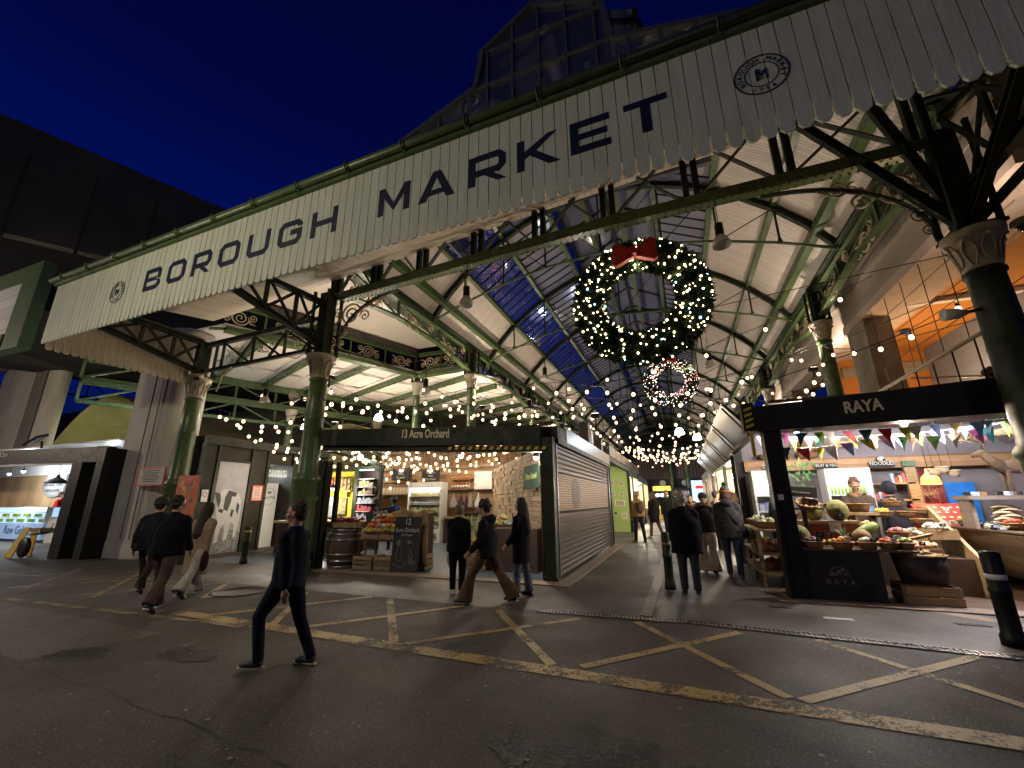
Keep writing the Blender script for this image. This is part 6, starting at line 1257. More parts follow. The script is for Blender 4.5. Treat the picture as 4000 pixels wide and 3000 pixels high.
# red tray of boxed goods
rt = thing('red_display_case', 'red tilted display case with rows of white boxed goods on a plank base', 'display', (5.45, 12.6, 0)); b = MB(); b.box(5.1, 5.95, 12.3, 13.0, 0, .98); b.build('plank_base', WOOD, rt)
b = MB(); b._add([(5.0, 12.2, 1.0), (5.85, 12.2, 1.0), (5.95, 12.9, 1.55), (5.0, 12.9, 1.55), (5.0, 12.2, .96), (5.85, 12.2, .96), (5.95, 12.95, .98), (5.0, 12.95, .98)], [(0,1,2,3), (7,6,5,4), (0,4,5,1), (1,5,6,2), (2,6,7,3), (3,7,4,0)]); b.build('tray', RED, rt)
for j in range(5):
    for i in range(6): 
        b = MB(); x = 5.08+.135*i; y = 12.26+.13*j; z = 1.06+.10*j; b.ball((x+.05, y+.04, z), .052, 8, 5, (1, .8, .55)); o = b.build('boxed_bun', mat('bun_white', (.75, .66, .55), .5, var=.3, vscale=20), origin=(x, y, z)); settags(o, 'round pale boxed bun in the red display case', 'bun', 'buns in the red case')
ph = thing('basket_lamp', 'warm yellow basket shade pendant lamp hanging before the red curtain', 'lamp', (5.45, 12.8, 1.98)); b = MB(); b.lathe([(.05, .36), (.07, .26), (.16, .16), (.19, 0), (.18, 0), (.15, .15), (.06, .25)], (5.45, 12.8, 1.98), 20); b.build('shade', mat('shade_warm', (.7, .42, .15), .6, emit=(1, .5, .15), es=1.2), ph); b = MB(); b.tube([(5.45, 12.8, 2.33), (5.45, 12.8, 3.5)], .008, 4); b.build('cord', CABLE, ph); b = MB(); b.ball((5.45, 12.8, 2.08), .05, 8, 6); b.build('bulb', BULB, ph); light(ph, 'lamp_light', (5.45, 12.8, 1.95), 30, (1, .7, .4), .06)
# long slanted wooden chest at the right
wc = thing('plank_chest', 'long slanted wooden plank chest display at the right edge of the fruit stall', 'chest', (5.8, 11, 0)); b = MB()
b._add([(5.70, 9.9, .18), (6.05, 13.0, .18), (7.2, 13.0, .18), (7.2, 9.9, .18), (5.10, 9.7, 1.06), (5.25, 12.3, 1.08), (7.2, 12.6, 1.08), (7.2, 9.7, 1.06)], [(3,2,1,0), (4,5,6,7), (0,4,7,3), (0,1,5,4), (1,2,6,5), (2,3,7,6)]); b.build('plank_body', stripes('chest_planks', (.42, .30, .18), (.07, .04, .02), 2, .17, .035, .6, .008, .25, 5), wc)
b = MB(); b.box(5.12, 7.2, 9.68, 12.6, 1.082, 1.11); b.box(6.1, 7.0, 10.1, 12.7, 0, .178); b.build('rim', DWOOD, wc)
b = MB(); b.box(5.35, 5.47, 9.67, 9.70, .8, .98); 
rnd = random.Random(12)
for k in range(60): b = MB(); x, y = rnd.uniform(5.2, 6.3), rnd.uniform(9.9, 12.4); b.obox((0, 0, 0), (.09, .06, .035), (rnd.uniform(-.3, .3), rnd.uniform(-.3, .3), rnd.uniform(0, 3))); o = b.build('packet', [PKW, VEG, WHITEP, BLACKP][k % 4]); o.location = (x, y, 1.14+rnd.uniform(0, .05)); settags(o, 'small mixed packet lying on the plank chest', 'packet', 'packets on the plank chest')
us = thing('upper_shelf', 'rough wooden shelf above the plank chest with garlic braids and baskets', 'shelf', (6.2, 11.3, 1.1)); b = MB(); b.box(5.15, 7.2, 10.9, 11.5, 1.64, 1.71); b.box(5.18, 5.24, 11.0, 11.4, 1.112, 1.64); b.box(6.9, 6.96, 11.0, 11.4, 1.112, 1.64); b.build('plank', stripes('grey_plank', (.30, .24, .19), (.1, .08, .06), 2, .3, .02, .8, .003, .3), us)
for k in range(14): b = MB(); d = rnd.uniform(-.03, .03); b.tube([(-.16, 0, 0), (-.05, 0, .03), (.08, 0, .02), (.17, 0, -.02)], [.018, .028, .026, .012], 7); o = b.build('garlic_braid', mat('straw', (.55, .45, .28), .8, var=.3, vscale=15)); o.location = (5.62+.11*(k % 2), 11.0+.06*(k//7), 1.16+.055*(k % 7)); settags(o, 'pale straw braid stacked under the rough shelf', 'braid', 'stacked straw braids')
bsk = basket(6.05, 11.0, 1.115, .2, .2, 'pale basket of red onions under the rough shelf')
for k in range(12): fruit('red', 6.05+rnd.uniform(-.14, .14), 11.0+rnd.uniform(-.12, .12), 1.37+rnd.uniform(0, .06), .045, 'red onion in the pale basket under the rough shelf', 'red onions under the shelf')
for k in range(16): b = MB(); b.obox((0, 0, 0), (.10, .08, .07), (0, 0, rnd.uniform(0, 2))); o = b.build('jar', [BLACKP, PKW, FR['brown'], SLATE][k % 4]); o.location = (5.25+.11*k, 11.1+rnd.uniform(-.06, .1), 1.75); settags(o, 'small dark jar on top of the rough shelf', 'jar', 'jars on the rough shelf')
rd = thing('wicker_reindeer', 'large woven twig reindeer standing on the shelf at the right', 'reindeer', (6.1, 11.3, 1.71)); TW = mat('woven_twigs', (.10, .055, .022), .8, var=.6, vscale=30, bump=1, bscale=60, stretch=(1, 1, 4))
b = MB(); b.tube([(5.95, 11.3, 2.24), (6.2, 11.3, 2.27), (6.6, 11.3, 2.26), (6.75, 11.3, 2.22)], [.09, .15, .16, .10], 12); b.tube([(6.0, 11.3, 2.2), (5.82, 11.3, 2.40), (5.72, 11.3, 2.52)], [.11, .085, .07], 10); b.tube([(5.78, 11.3, 2.55), (5.68, 11.3, 2.52), (5.56, 11.3, 2.47)], [.07, .065, .035], 10)
for x in (6.0, 6.62):
    for y in (11.22, 11.38): b.tube([(x, y, 2.2), (x-.03, y, 1.95), (x, y, 1.715)], [.05, .028, .024], 7)
b.build('body', TW, rd); b = MB()
for s in (-1, 1): b.tube([(5.74, 11.3, 2.58), (5.78+.05*s, 11.3+.06*s, 2.72), (5.72+.14*s, 11.3+.08*s, 2.84), (5.74+.12*s, 11.3+.08*s, 2.95)], [.02, .015, .012, .006], 5); b.tube([(5.78+.05*s, 11.3+.06*s, 2.72), (5.66+.05*s, 11.3, 2.80)], .008, 4); b.tube([(5.74+.12*s, 11.3+.07*s, 2.80), (5.92+.1*s, 11.3, 2.86)], .008, 4)
for k in range(40): p = Vector((rnd.uniform(5.7, 6.75), 11.3+rnd.uniform(-.16, -.02), 2.25+rnd.uniform(-.12, .14))); d = Vector((rnd.uniform(-.14, .14), rnd.uniform(-.03, 0), rnd.uniform(-.05, .05))); b.tube([p, p+d], .005, 3)
b.build('antlers', TW, rd)
for k, (x, z) in enumerate(((5.45, 2.2), (5.62, 2.12), (5.3, 2.16))): o_ = basket(x, 12.2, z, .11, .12, ['small pale basket hanging first in the row beside the lamp', 'small pale basket hanging second beside the lamp', 'small pale basket hanging nearest the basket lamp'][k], m=mat('pale_wicker', (.5, .38, .24), .8, var=.4, vscale=30)); b = MB(); b.tube([(x, 12.2, z+.12), (x, 12.2, 3.5)], .005, 3); c_ = b.build('hook_cord', CABLE, o_)
# bunting
FC = [(.75, .7, .72), (.75, .12, .45), (.03, .18, .26), (.25, .5, .08), (.72, .74, .76), (.75, .08, .16), (.01, .06, .05), (.65, .03, .02), (.6, .5, .05), (.75, .72, .68), (.15, .22, .5), (.65, .4, .03), (.28, .42, .7), (.02, .09, .06), (.7, .35, .2), (.3, .55, .1)]
for k, (z0, z1, sag, y, off, lab) in enumerate(((2.93, 3.02, .06, 9.62, 0, 'upper string of triangular coloured bunting flags under the stall header'), (2.70, 2.98, .22, 9.75, 5, 'lower sagging string of triangular coloured bunting flags'), (2.98, 3.05, .14, 10.3, 9, 'rear string of triangular bunting flags deeper in the fruit stall'))):
    t = thing('bunting', lab, 'bunting', (1.8, y, z0)); c = MB(); P = []; x0, x1 = 1.75, 6.1
    for i in range(31): f = i/30; P.append((x0+(x1-x0)*f, y, z0+(z1-z0)*f-sag*4*f*(1-f) if k != 1 else z0+(z1-z0)*f-.12*abs(math.sin(f*math.pi*2.4)))); 
    c.tube(P, .006, 4); c.build('cord', WHITEP, t); n = 17
    for i in range(n):
        f = (i+.5)/n; j = int(f*30); p = P[j]; w = random.uniform(.085, .115); h = random.uniform(.24, .30); a = random.uniform(-.5, .5); ca, sa = math.cos(a), math.sin(a); tw = random.uniform(-.04, .10)
        b = MB(); b._add([(p[0]-w*ca, p[1]-w*sa, p[2]), (p[0]+w*ca, p[1]+w*sa, p[2]), (p[0]+w*.45*ca+tw, p[1]+w*.4*sa+.015, p[2]-h*.5), (p[0]+tw*1.5, p[1]+.01, p[2]-h), (p[0]-w*.5*ca+tw*.4, p[1]-w*.5*sa-.012, p[2]-h*.5)], [(0, 1, 2, 3, 4)])
        ci = (i+off) % len(FC); b.build('flag', mat('flag_%d' % ci, FC[ci], .8), t)
for k, (x, y, z, p, c, m_) in enumerate(((4.05, 9.9, 3.0, 85, (1, .8, .55), BULB), (2.6, 10.2, 3.25, 90, (1, .93, .85), TUBEW), (4.2, 11.0, 3.35, 26, (1, .86, .66), BULB), (5.2, 10.2, 3.15, 110, (.9, .9, 1), TUBEW), (5.5, 12.2, 3.25, 40, (.85, .9, 1), TUBEW), (5.75, 9.85, 3.25, 70, (.9, .9, 1), TUBEW), (2.9, 12.4, 3.3, 26, (1, .9, .8), TUBEW))):
    lampspot(x, y, z, p, c, ['warm bulb right under the fruit stall header', 'spot lamp over the jackfruits', 'spot lamp over the man in the scarf', 'violet white spot lamp near the right end of the header', 'spot lamp above the red display case', 'spot lamp above the twig reindeer', 'spot lamp before the blue white fridge'][k], m_, 3.5, .055)
# produce table left of post (aisle side)
pt = thing('produce_rack', 'pale wooden rack of vegetables and baskets beside the aisle, left of the black post', 'rack', (1.75, 11.2, 0)); b = MB()
for z in (.25, .60, 1.05): b.box(1.35, 1.95, 10.2, 12.4, z, z+.04)
for y in (10.25, 11.3, 12.35): b.box(1.37, 1.43, y-.03, y+.03, 0, 1.05)
b.build('frame', PALEW, pt)
for k, (y, z, m_) in enumerate(((10.5, 1.1, VEG), (11.1, 1.1, FR['grey']), (11.8, 1.1, VEG), (10.6, .65, FR['pink']), (11.4, .65, FR['lemon']), (10.7, .30, FR['red']))): bk = basket(1.64, y, z, .22, .12, ['nearest top basket of greens on the aisle side rack', 'middle top basket on the aisle side rack', 'farthest top basket on the aisle side rack', 'near basket on the middle tier of the aisle side rack', 'far basket on the middle tier of the aisle side rack', 'basket on the bottom tier of the aisle side rack'][k]); heap(1.64, y, z+.09, .18, .18, .12, .045, m_, bk, 'vegetables', 26, k)
# folded metal awnings on the aisle side
for k in range(5):
    y0 = 9.7+2.9*k; t = thing('raised_awning', ['raised glossy metal awning with yellow hazard tape at the fruit stall corner', 'second raised glossy metal awning along the right of the aisle', 'third raised metal awning along the right of the aisle', 'fourth raised metal awning along the right of the aisle', 'farthest raised metal awning along the right of the aisle'][k], 'awning', (1.5, y0, 3.0))
    b = MB(); b._add([(1.56, y0, 2.95), (1.0, y0, 3.62), (1.0, y0+2.7, 3.62), (1.56, y0+2.7, 2.95), (1.60, y0, 2.99), (1.04, y0, 3.66), (1.04, y0+2.7, 3.66), (1.60, y0+2.7, 2.99)], [(3,2,1,0), (4,5,6,7), (0,1,5,4), (1,2,6,5), (2,3,7,6), (3,0,4,7)]); b.build('panel', SHEETM, t)
    b = MB(); b.bar((1.5, y0+.1, 2.9), (1.02, y0+.1, 3.55), .03, .03); b.build('strut', BLACKP, t)
    if k == 0:
        b = MB(); b.box(1.30, 1.52, 9.2, 9.5, 2.95, 3.5); b.build('corner_box', BLACKP, t); b = MB(); [b._add([(1.34, 9.19, 3.0+.11*i), (1.48, 9.19, 3.05+.11*i), (1.48, 9.19, 3.10+.11*i), (1.34, 9.19, 3.05+.11*i)], [(0, 1, 2, 3)]) for i in range(4)]; b.box(1.38, 1.44, 9.19, 9.22, 2.45, 2.94); b.build('hazard_tape', YEL, t)
for k in range(3): far_stall(1.6, 4.6, 15.0+6.5*k, 21.0+6.5*k, 2.95, ['warmly lit stall behind the fruit stall on the right of the aisle', 'second lit stall on the right of the aisle', 'farthest lit stall on the right of the aisle'][k], [FR['red'], FR['white'], FR['orange']][k], DWOOD if k else CW, 110, 1)
far_stall(-14.5, -9.5, 24.5, 31, 3.6, 'stall deep in the left bay behind the orchard back wall', FR['white'], DWOOD, 60, -1)

# ================================================================= CONCRETE BEAM, ORANGE SOFFIT, MEZZANINE
cbm = thing('concrete_beam', 'massive raw concrete beam running back beside the aisle roof at the right', 'beam', (6.2, 14, 7.25)); b = MB(); b.box(6.05, 7.4, 8.7, 30, 7.5, 9.7); b.build('upper_web', stripes('board_marked_concrete', (.40, .32, .25), (.26, .20, .15), 2, .48, .03, .85, .01, .18, 1.2), cbm); b = MB(); b.box(6.0, 7.4, 8.7, 30, 7.22, 7.498); b.build('lower_edge', mat('pink_concrete', (.56, .42, .34), .85, var=.2, vscale=3), cbm); b = MB(); b.bar((6.04, 8.7, 8.5), (6.04, 30, 8.5), .05, .25); b.build('ledge', CONC, cbm)
for k, y in enumerate((16.35, 26.0)): b = MB(); b.box(6.05, 6.75, y-.7, y+.7, 0, 7.215); o = b.build('concrete_column', CONC, origin=(6.4, y, 0)); settags(o, ['weathered square concrete column under the big beam', 'farther square concrete column under the big beam'][k], 'column')
ORG = mat('orange_ceiling_paint', (.50, .20, .035), .8, var=.15, vscale=1.2)
og = thing('orange_soffit', 'orange painted ceiling with a pale service strip above the mezzanine', 'ceiling', (8, 14, 7.2)); b = MB(); b.box(7.4, 14, 8.8, 20.5, 7.35, 7.4); b.box(6.75, 14, 20.5, 20.6, 3.4, 7.35); b.build('painted_panel', ORG, og); b = MB(); b.box(6.9, 9.5, 14.9, 15.1, 7.2, 7.34); b.build('white_strip', WHITEP, og)
b = MB(); b.box(6.8, 9.5, 20.42, 20.49, 6.5, 6.9); b.build('grey_ledge', CONC, og)
bw = thing('mezzanine_wall', 'blue grey wall closing the mezzanine at the right', 'wall', (9.6, 14, 3.6)); b = MB(); b.box(9.56, 9.7, 8.9, 20.4, 3.6, 7.34); b.build('wall_panel', mat('blue_grey_wall', (.22, .25, .32), .7, var=.15), bw)
mz = thing('mezzanine', 'timber mezzanine platform with white handrail and mesh above the fruit stall', 'mezzanine', (7.5, 14, 3.7)); b = MB(); b.box(6.0, 9.5, 10, 20.3, 3.75, 3.9); b.build('floor_deck', RAWW, mz); b = MB(); b.tube([(6.0, 10.0, 4.88), (6.0, 15.6, 4.82)], .045, 8); b.tube([(6.05, 13.8, 4.75), (9.5, 13.8, 4.5)], .03, 6); b.build('handrail', mat('pale_rail', (.62, .54, .44), .5), mz); b = MB(); [b.tube([(6.0, y, 3.9), (6.0, y, 4.85)], .018, 5) for y in (10.2, 11.0, 11.8, 12.6, 13.4, 14.2, 15.0)]; b.build('rail_posts', BLACKP, mz)
b = MB(); [b.tube([(6.02, 10.2+.95*k, 4.9), (6.02, 10.2+.95*k, 7.2)], .010, 4) for k in range(6)]; [b.tube([(6.02, 9.0, z), (6.02, 15.6, z)], .010, 4) for z in (5.4, 6.1, 6.7)]; b.build('wire_mesh', CABLE, mz)
for k, (x, y, w, d, h, m_, l, nm) in enumerate(((7.0, 12.4, .8, .5, .35, PALEW, 'pale carton on the mezzanine beside the handrail', 'carton'), (6.9, 11.2, .9, .6, .45, RAWW, 'brown carton stored at the near end of the mezzanine', 'carton'), (7.6, 14.9, .7, .5, .4, CONC, 'grey box stored on the mezzanine', 'carton'), (8.2, 11.0, .7, .6, .7, PALEW, 'tall pale carton against the blue grey wall', 'carton'))): b = MB(); b.box(x-w/2, x+w/2, y-d/2, y+d/2, 3.902, 3.902+h); b.box(x-w/2-.01, x+w/2+.01, y-.03, y+.03, 3.902, 3.91+h); o = b.build(nm, m_, origin=(x, y, 3.9)); settags(o, l, nm)
b = MB(); [b.ball((6.9+.18*k, 12.4, 4.42+.05*(k % 2)), .16, 8, 6, (1.3, 1, .8), .12) for k in range(4)]; o = b.build('dark_bag', mat('dark_bag', (.03, .015, .02), .8), origin=(7, 12.4, 4.3)); settags(o, 'dark slumped bag lying on a mezzanine carton', 'bag')
for k, (x, y) in enumerate(((7.9, 17.6), (7.9, 19.2))): t = thing('blue_fitting', ['nearer small blue ceiling fitting on the orange soffit', 'farther small blue ceiling fitting on the orange soffit'][k], 'ceiling fitting', (x, y, 7.2)); b = MB(); b.lathe([(.10, .14), (.16, .08), (.14, 0)], (x, y, 7.19), 10); b.build('fitting', mat('fitting_blue', (.05, .1, .3), .5), t); b = MB(); b.tube([(x, y, 7.19), (x, y, 5.6)], .01, 4); b.build('drop_rod', CABLE, t)
up = thing('uplighter', 'warm uplighter lamp on the mezzanine deck', 'lamp', (8.2, 16.5, 3.95)); b = MB(); b.lathe([(.06, 0), (.12, .12), (.11, .14)], (8.2, 16.5, 3.91), 12); b.build('housing', BLACKP, up); light(up, 'up_light', (8.2, 16.5, 4.3), 420, (1, .68, .36), .12)
# speaker lamps on right column
sp_ = thing('wall_speaker', 'small round faced speaker on an arm at the right edge column', 'speaker', (4.55, 8.45, 4.55)); b = MB(); b.lathe([(.04, 0), (.09, .12), (.10, .30)], (0, 0, 0), 14); b.v = [(4.62-p[2], 8.45+p[1]*1.0, 4.55+p[0]) for p in b.v]; b.build('horn', mat('speaker_grey', (.38, .36, .33), .5), sp_); b = MB(); b.bar((4.6, 8.45, 4.55), (4.9, 8.5, 4.6), .05, .05); b.build('arm', BLACKP, sp_)
for k, (x, y, z, l) in enumerate(((-14.5, 8.7, 5.75, 'small white dome camera beside the leftmost column head'), (5.6, 8.35, 5.9, 'large pale dome camera on a bracket right of the edge column capital'))): t = thing('dome_camera', l, 'camera', (x, y, z)); b = MB(); b.lathe([(.16, .06), (.17, 0), (.14, -.04)], (x, y, z), 16); b.bar((x, y, z+.05), (x+.35*(1 if k else .8), y+.15, z+.12), .06, .06); b.build('housing', CREAMI, t); b = MB(); b.ball((x, y, z-.03), .12, 12, 8, (1, 1, .9)); b.build('dome', mat('smoked_dome', (.04, .04, .04), .08), t)
hs = thing('horn_speaker', 'cream horn loudspeaker clamped to the tall column above the orchard stall', 'loudspeaker', (-9.7, 8.6, 4.55)); b = MB(); b.lathe([(.05, 0), (.07, .1), (.16, .26), (.17, .28)], (0, 0, 0), 16); b.v = [(-9.62-p[2], 8.55+p[1], 4.55+p[0]+.12*p[2]) for p in b.v]; b.build('horn', CREAMI, hs); b = MB(); b.bar((-9.65, 8.6, 4.5), (-9.3, 8.8, 4.45), .04, .04); b.bar((-9.1, 8.7, 4.5), (-8.7, 8.6, 4.35), .04, .04); b.build('clamp', BLACKP, hs)

# ================================================================= MILK STALL (left)
BRZ = mat('dark_bronze_panel', (.030, .024, .013), .6, metal=.1, spec=.25, var=.4, vscale=3, rvar=.12)
ms = thing('milk_stall', 'dark bronze panelled stall with a tall cow picture and a bright doorway', 'market stall', (-15.6, 12, 0)); X = -15.2
b = MB(); b.box(X-1.5, X, 9.85, 10.35, 0, 3.7); b.box(X-1.5, X, 11.65, 12.4, 0, 3.7); b.box(X-1.5, X, 13.55, 15.5, 0, 3.7); b.box(X-1.5, X-.03, 10.35, 11.65, 3.2, 3.7); b.box(X-1.5, X-.03, 12.4, 13.55, 3.2, 3.7); b.build('panels', BRZ, ms)
b = MB(); b.box(X-1.5, X+.10, 9.8, 15.5, 3.70, 4.0); [b.box(X-.05, X+.05, y-.06, y+.06, 0, 3.7) for y in (9.82, 10.36, 11.68, 12.36, 13.6)]; b.box(X-.02, X+.03, 10.42, 11.62, 3.16, 3.22); b.build('frame', DGREEN, ms)
cow = thing('cow_picture', 'tall grey picture panel of a black and white cow beside the milk stall doorway', 'picture', (X+.0, 11.0, 0)); b = MB(); b.box(X-.06, X-.0, 10.43, 11.61, .02, 3.15); b.build('panel', mat('picture_sky', (.30, .28, .30), .5, var=.3, vscale=1.2, col2=(.42, .40, .42)), cow)
cw = lambda y, z: (X+.004, y, z)
def flat(pts, m_, nm, d=.004): b = MB(); b.prism([(p[0], p[1]) for p in pts], (X+.001+d-.004, 0, 0), (0, 1, 0), (0, 0, 1), .003); return b.build(nm, m_, cow)
CWT = mat('cow_white', (.62, .60, .58), .6, var=.15, vscale=8); CBK = mat('cow_black', (.03, .025, .03), .6)
flat([(10.45, .75), (10.95, .85), (11.6, .7), (11.6, .04), (10.45, .04)], mat('picture_ground', (.36, .34, .33), .7, var=.7, vscale=12, col2=(.08, .08, .07)), 'ground_patch')
flat([(10.62, 2.05), (10.72, 2.16), (10.95, 2.2), (11.1, 2.1), (11.35, 2.02), (11.48, 1.8), (11.52, 1.2), (11.45, .55), (11.36, .5), (11.33, .95), (11.2, 1.05), (11.12, .45), (11.0, .42), (10.98, 1.0), (10.86, .9), (10.80, .38), (10.68, .38), (10.68, 1.1), (10.60, 1.4), (10.56, 1.75)], CWT, 'cow_body', .007)
flat([(10.44, 2.08), (10.64, 2.04), (10.70, 1.80), (10.66, 1.52), (10.58, 1.70)], CBK, 'cow_ear', .010); flat([(10.94, 2.16), (11.10, 2.1), (11.08, 1.75), (11.0, 1.42), (10.84, 1.50), (10.84, 1.9)], CBK, 'cow_patch', .010); flat([(11.05, 2.12), (11.28, 2.05), (11.22, 1.92), (11.08, 1.95)], CBK, 'cow_ear', .010); flat([(10.66, 1.42), (10.82, 1.36), (10.86, 1.48), (10.7, 1.52)], CBK, 'cow_muzzle', .010); flat([(11.32, 1.75), (11.44, 1.6), (11.40, 1.3), (11.32, 1.45)], CBK, 'cow_patch', .010); flat([(11.15, 1.5), (11.24, 1.45), (11.2, 1.2), (11.12, 1.28)], CBK, 'cow_patch', .010)
def wall_sign(y0, y1, z0, z1, x, label, cat, nm, m_, lines, ink=CHALK, frame=None, sz=None):
    t = thing(nm, label, cat, (x, (y0+y1)/2, z0)); b = MB(); b.box(x, x+.02, y0, y1, z0, z1); b.build('panel', m_, t)
    n = len(lines); h = z1-z0
    for i, s in enumerate(lines): text(s, sz or min(h/(n+.4), (y1-y0)*1.5/max(4, len(s))), Vector((x+.023, (y0+y1)/2, z0+h*(1-(i+.8)/(n+.3)))), (0, 1, 0), UZ, ink, t, sx=.9)
    if frame: b = MB(); b.stroke([(y0, z0), (y1, z0), (y1, z1), (y0, z1)], .04, (x+.0, 0, 0), (0, 1, 0), (0, 0, 1), .03, True); b.build('frame', frame, t)
    return t
wall_sign(11.84, 12.26, 1.8, 2.34, X+.01, 'red and white notice reading Stay Alert beside the doorway', 'notice', 'notice', mat('notice_white', (.6, .57, .54), .6), ['STAY', 'ALERT', 'TRUST', 'YOUR', 'INSTINCTS'], mat('notice_red', (.6, .04, .03), .6), mat('notice_red', (.6, .04, .03), .6))
t_ = wall_sign(9.98, 10.2, 1.75, 2.15, X+.01, 'small square no smoking notice left of the cow picture', 'notice', 'notice', WHITEP, []); b = MB(); b.stroke([(10.09+.07*math.cos(k*.5236), 2.0+.08*math.sin(k*.5236)) for k in range(12)], .018, (X+.035, 0, 0), (0, 1, 0), UZ, .003, True); b.build('prohibition_ring', RED, t_)
b = MB(); b.box(X-3.2, X-1.5, 12.4, 13.55, 0, .02); b.box(X-3.2, X-3.1, 12.0, 15, 0, 3.3); b.box(X-3.1, X-.1, 13.56, 13.62, 0, 3.3); b.box(X-3.1, X-.1, 12.32, 12.38, 0, 3.3); b.build('white_room', mat('white_room_paint', (.72, .74, .78), .6), ms); light(ms, 'room_light', (X-1.2, 13.0, 2.9), 75, (.85, .92, 1), .15)
b = MB(); b.box(X-1.2, X-.6, 12.75, 13.5, 0, 2.5); mf = b.build('milk_fridge', WHITEP, origin=(X-.9, 13.1, 0)); settags(mf, 'white milk fridge with round raw milk emblem inside the bright doorway', 'fridge'); MKI = mat('milk_ink', (.08, .16, .12), .6)
c_ = MB(); c_.stroke([(13.12+.26*math.cos(k*.3491), 1.95+.34*math.sin(k*.3491)) for k in range(18)], .012, (X-.598, 0, 0), (0, 1, 0), UZ, .003, True); c_.box(X-.598, X-.594, 13.02, 13.2, 2.08, 2.16); c_.build('emblem_ring', MKI, mf); text('Raw Milk', .17, Vector((X-.59, 13.12, 1.87)), (0, 1, 0), UZ, MKI, mf)
wall_sign(12.5, 13.4, 2.72, 3.0, X-.12, 'dark cut letters over the milk stall doorway', 'sign', 'letter_sign', mat('pale_blue_panel', (.6, .68, .75), .6), ['OYSTER'], MKI, sz=.3)
pp = thing('notice_board', 'white notice with thin lettering in a red frame on the concrete pier', 'notice', (-16.0, 8.80, 2.3)); b = MB(); b.prism([(-.66, 0), (.66, .0), (.66, .50), (-.66, .50)], (-15.9, 8.78, 2.3), (1, 0, 0), UZ, .03); b.build('panel', mat('notice_grey', (.42, .40, .36), .6), pp); b = MB(); b.stroke([(-.68, -.02), (.68, -.02), (.68, .52), (-.68, .52)], .04, (-15.9, 8.775, 2.3), (1, 0, 0), UZ, .04, True); b.build('frame', RED, pp)
for i in range(6): text('market trading rules and notice to all visitors here'[:44-6*(i % 3)], .052, Vector((-15.9, 8.745, 2.72-.068*i)), (1, 0, 0), UZ, DWOOD, pp)
rp = thing('red_poster', 'red orange poster of food shapes beside the leftmost column', 'poster', (-13.9, 8.7, 1.6)); b = MB(); b.box(-14.38, -13.42, 8.68, 8.70, 1.2, 2.52); b.build('sheet', mat('poster_red', (.52, .07, .04), .6, var=.5, vscale=4, col2=(.6, .18, .05)), rp)
for (x, z, r, c_) in ((-14.15, 2.25, .11, 'pumpkin'), (-13.8, 2.3, .13, 'red'), (-13.95, 2.02, .10, 'orange'), (-14.05, 2.14, .05, 'white'), (-13.72, 2.13, .07, 'grey'), (-13.65, 1.8, .09, 'brown'), (-14.2, 1.75, .12, 'orange')): b = MB(); b.ball((x, 8.678, z), r, 12, 8, (1, .03, 1.1)); b.build('printed_shape', FR[c_], rp)
b = MB(); b.box(-14.3, -13.5, 8.71, 8.75, 0, 2.4); b.build('stand', BLACKP, rp)
# left vaulted ceiling piece
va = thing('vaulted_ceiling', 'pale olive vaulted ceiling glimpsed behind the piers and the milk stall', 'ceiling', (-24, 17, 3)); b = MB()
for (x0, x1, y_) in ((-46, -29, 17.0), (-23.5, -13.5, 19.8)):
    P = [(x0+(x1-x0)*i/16, 3.4+(5.9 if x1 < -25 else 2.9)*math.sin(math.pi*i/16)) for i in range(17)]; b._add([(x, y_, z) for x, z in P]+[(x, y_+9, z) for x, z in P], [(i, i+1, 18+i, 17+i) for i in range(16)], True)
b.build('vault', mat('olive_cream_vault', (.50, .44, .20), .8, var=.2, vscale=1), va)
lbk = thing('left_bay_back_wall', 'dark brick wall closing the left bay behind the lights', 'wall', (-20, 21, 0)); b = MB(); b.box(-110, -14.2, 28.6, 28.8, 0, 13); b.box(-14.3, -14.2, 28.8, 48, 0, 8); b.build('brickwork', mat('night_brick', (.07, .05, .04), .9, var=.4), lbk)
lampspot(-36.0, 18.5, 5.0, 420, (.95, .95, .62), 'lamp lighting the olive vault between the piers', r=.09); lampspot(-18.5, 20.8, 3.6, 220, (1, .9, .6), 'lamp lighting the vault behind the milk stall', r=.09)
# ================================================================= GELATO STALL (far left)
hk = thing('gelato_stall', 'black framed stall with small white lettering and bright interior at the far left', 'market stall', (-22, 8.5, 0)); hu = Vector((1, .09, 0)).normalized()
def hp(s, z, dy=0): p = Vector((-18.3, 8.55, 0))-hu*s; return (p.x, p.y+dy, z)
b = MB(); b.bar(hp(-.3, 3.34), hp(12, 3.5), .28, .52); b.build('header_beam', BLACKP, hk); b = MB(); b.bar(hp(.9, 3.06, -.1), hp(12, 3.16, -.1), .05, .05); b.build('white_trim', WHITEP, hk)
b = MB(); b.box(-19.55, -18.95, 8.30, 8.75, 0, 3.1); b.build('frame_post', BLACKP, hk); b = MB(); b.box(-18.35, -17.95, 8.40, 11.6, 0, 3.55); b.build('side_panel', BLACKP, hk); b = MB(); b.box(-18.94, -18.36, 8.6, 8.66, 0, 1.0); b.box(-18.94, -18.36, 8.6, 8.66, 2.6, 3.1); b.build('lower_panel', BLACKP, hk)
text('Hook & Son', .26, Vector(hp(5.4, 3.42, -.16)), hu, UZ, WHITEP, hk, sx=.8)
b = MB(); b.box(-42.5, -19.6, 13.4, 13.5, 0, 3.35); b.build('wood_back_wall', stripes('pine_wall', (.58, .38, .20), (.25, .14, .06), 0, .9, .015, .55, .004, .15, 2), hk); b = MB(); b.box(-42.5, -18.4, 13.3, 13.39, 3.35, 3.9); b.box(-42.5, -18.4, 8.9, 13.3, 3.9, 3.95); b.build('white_ceiling', WHITEP, hk)
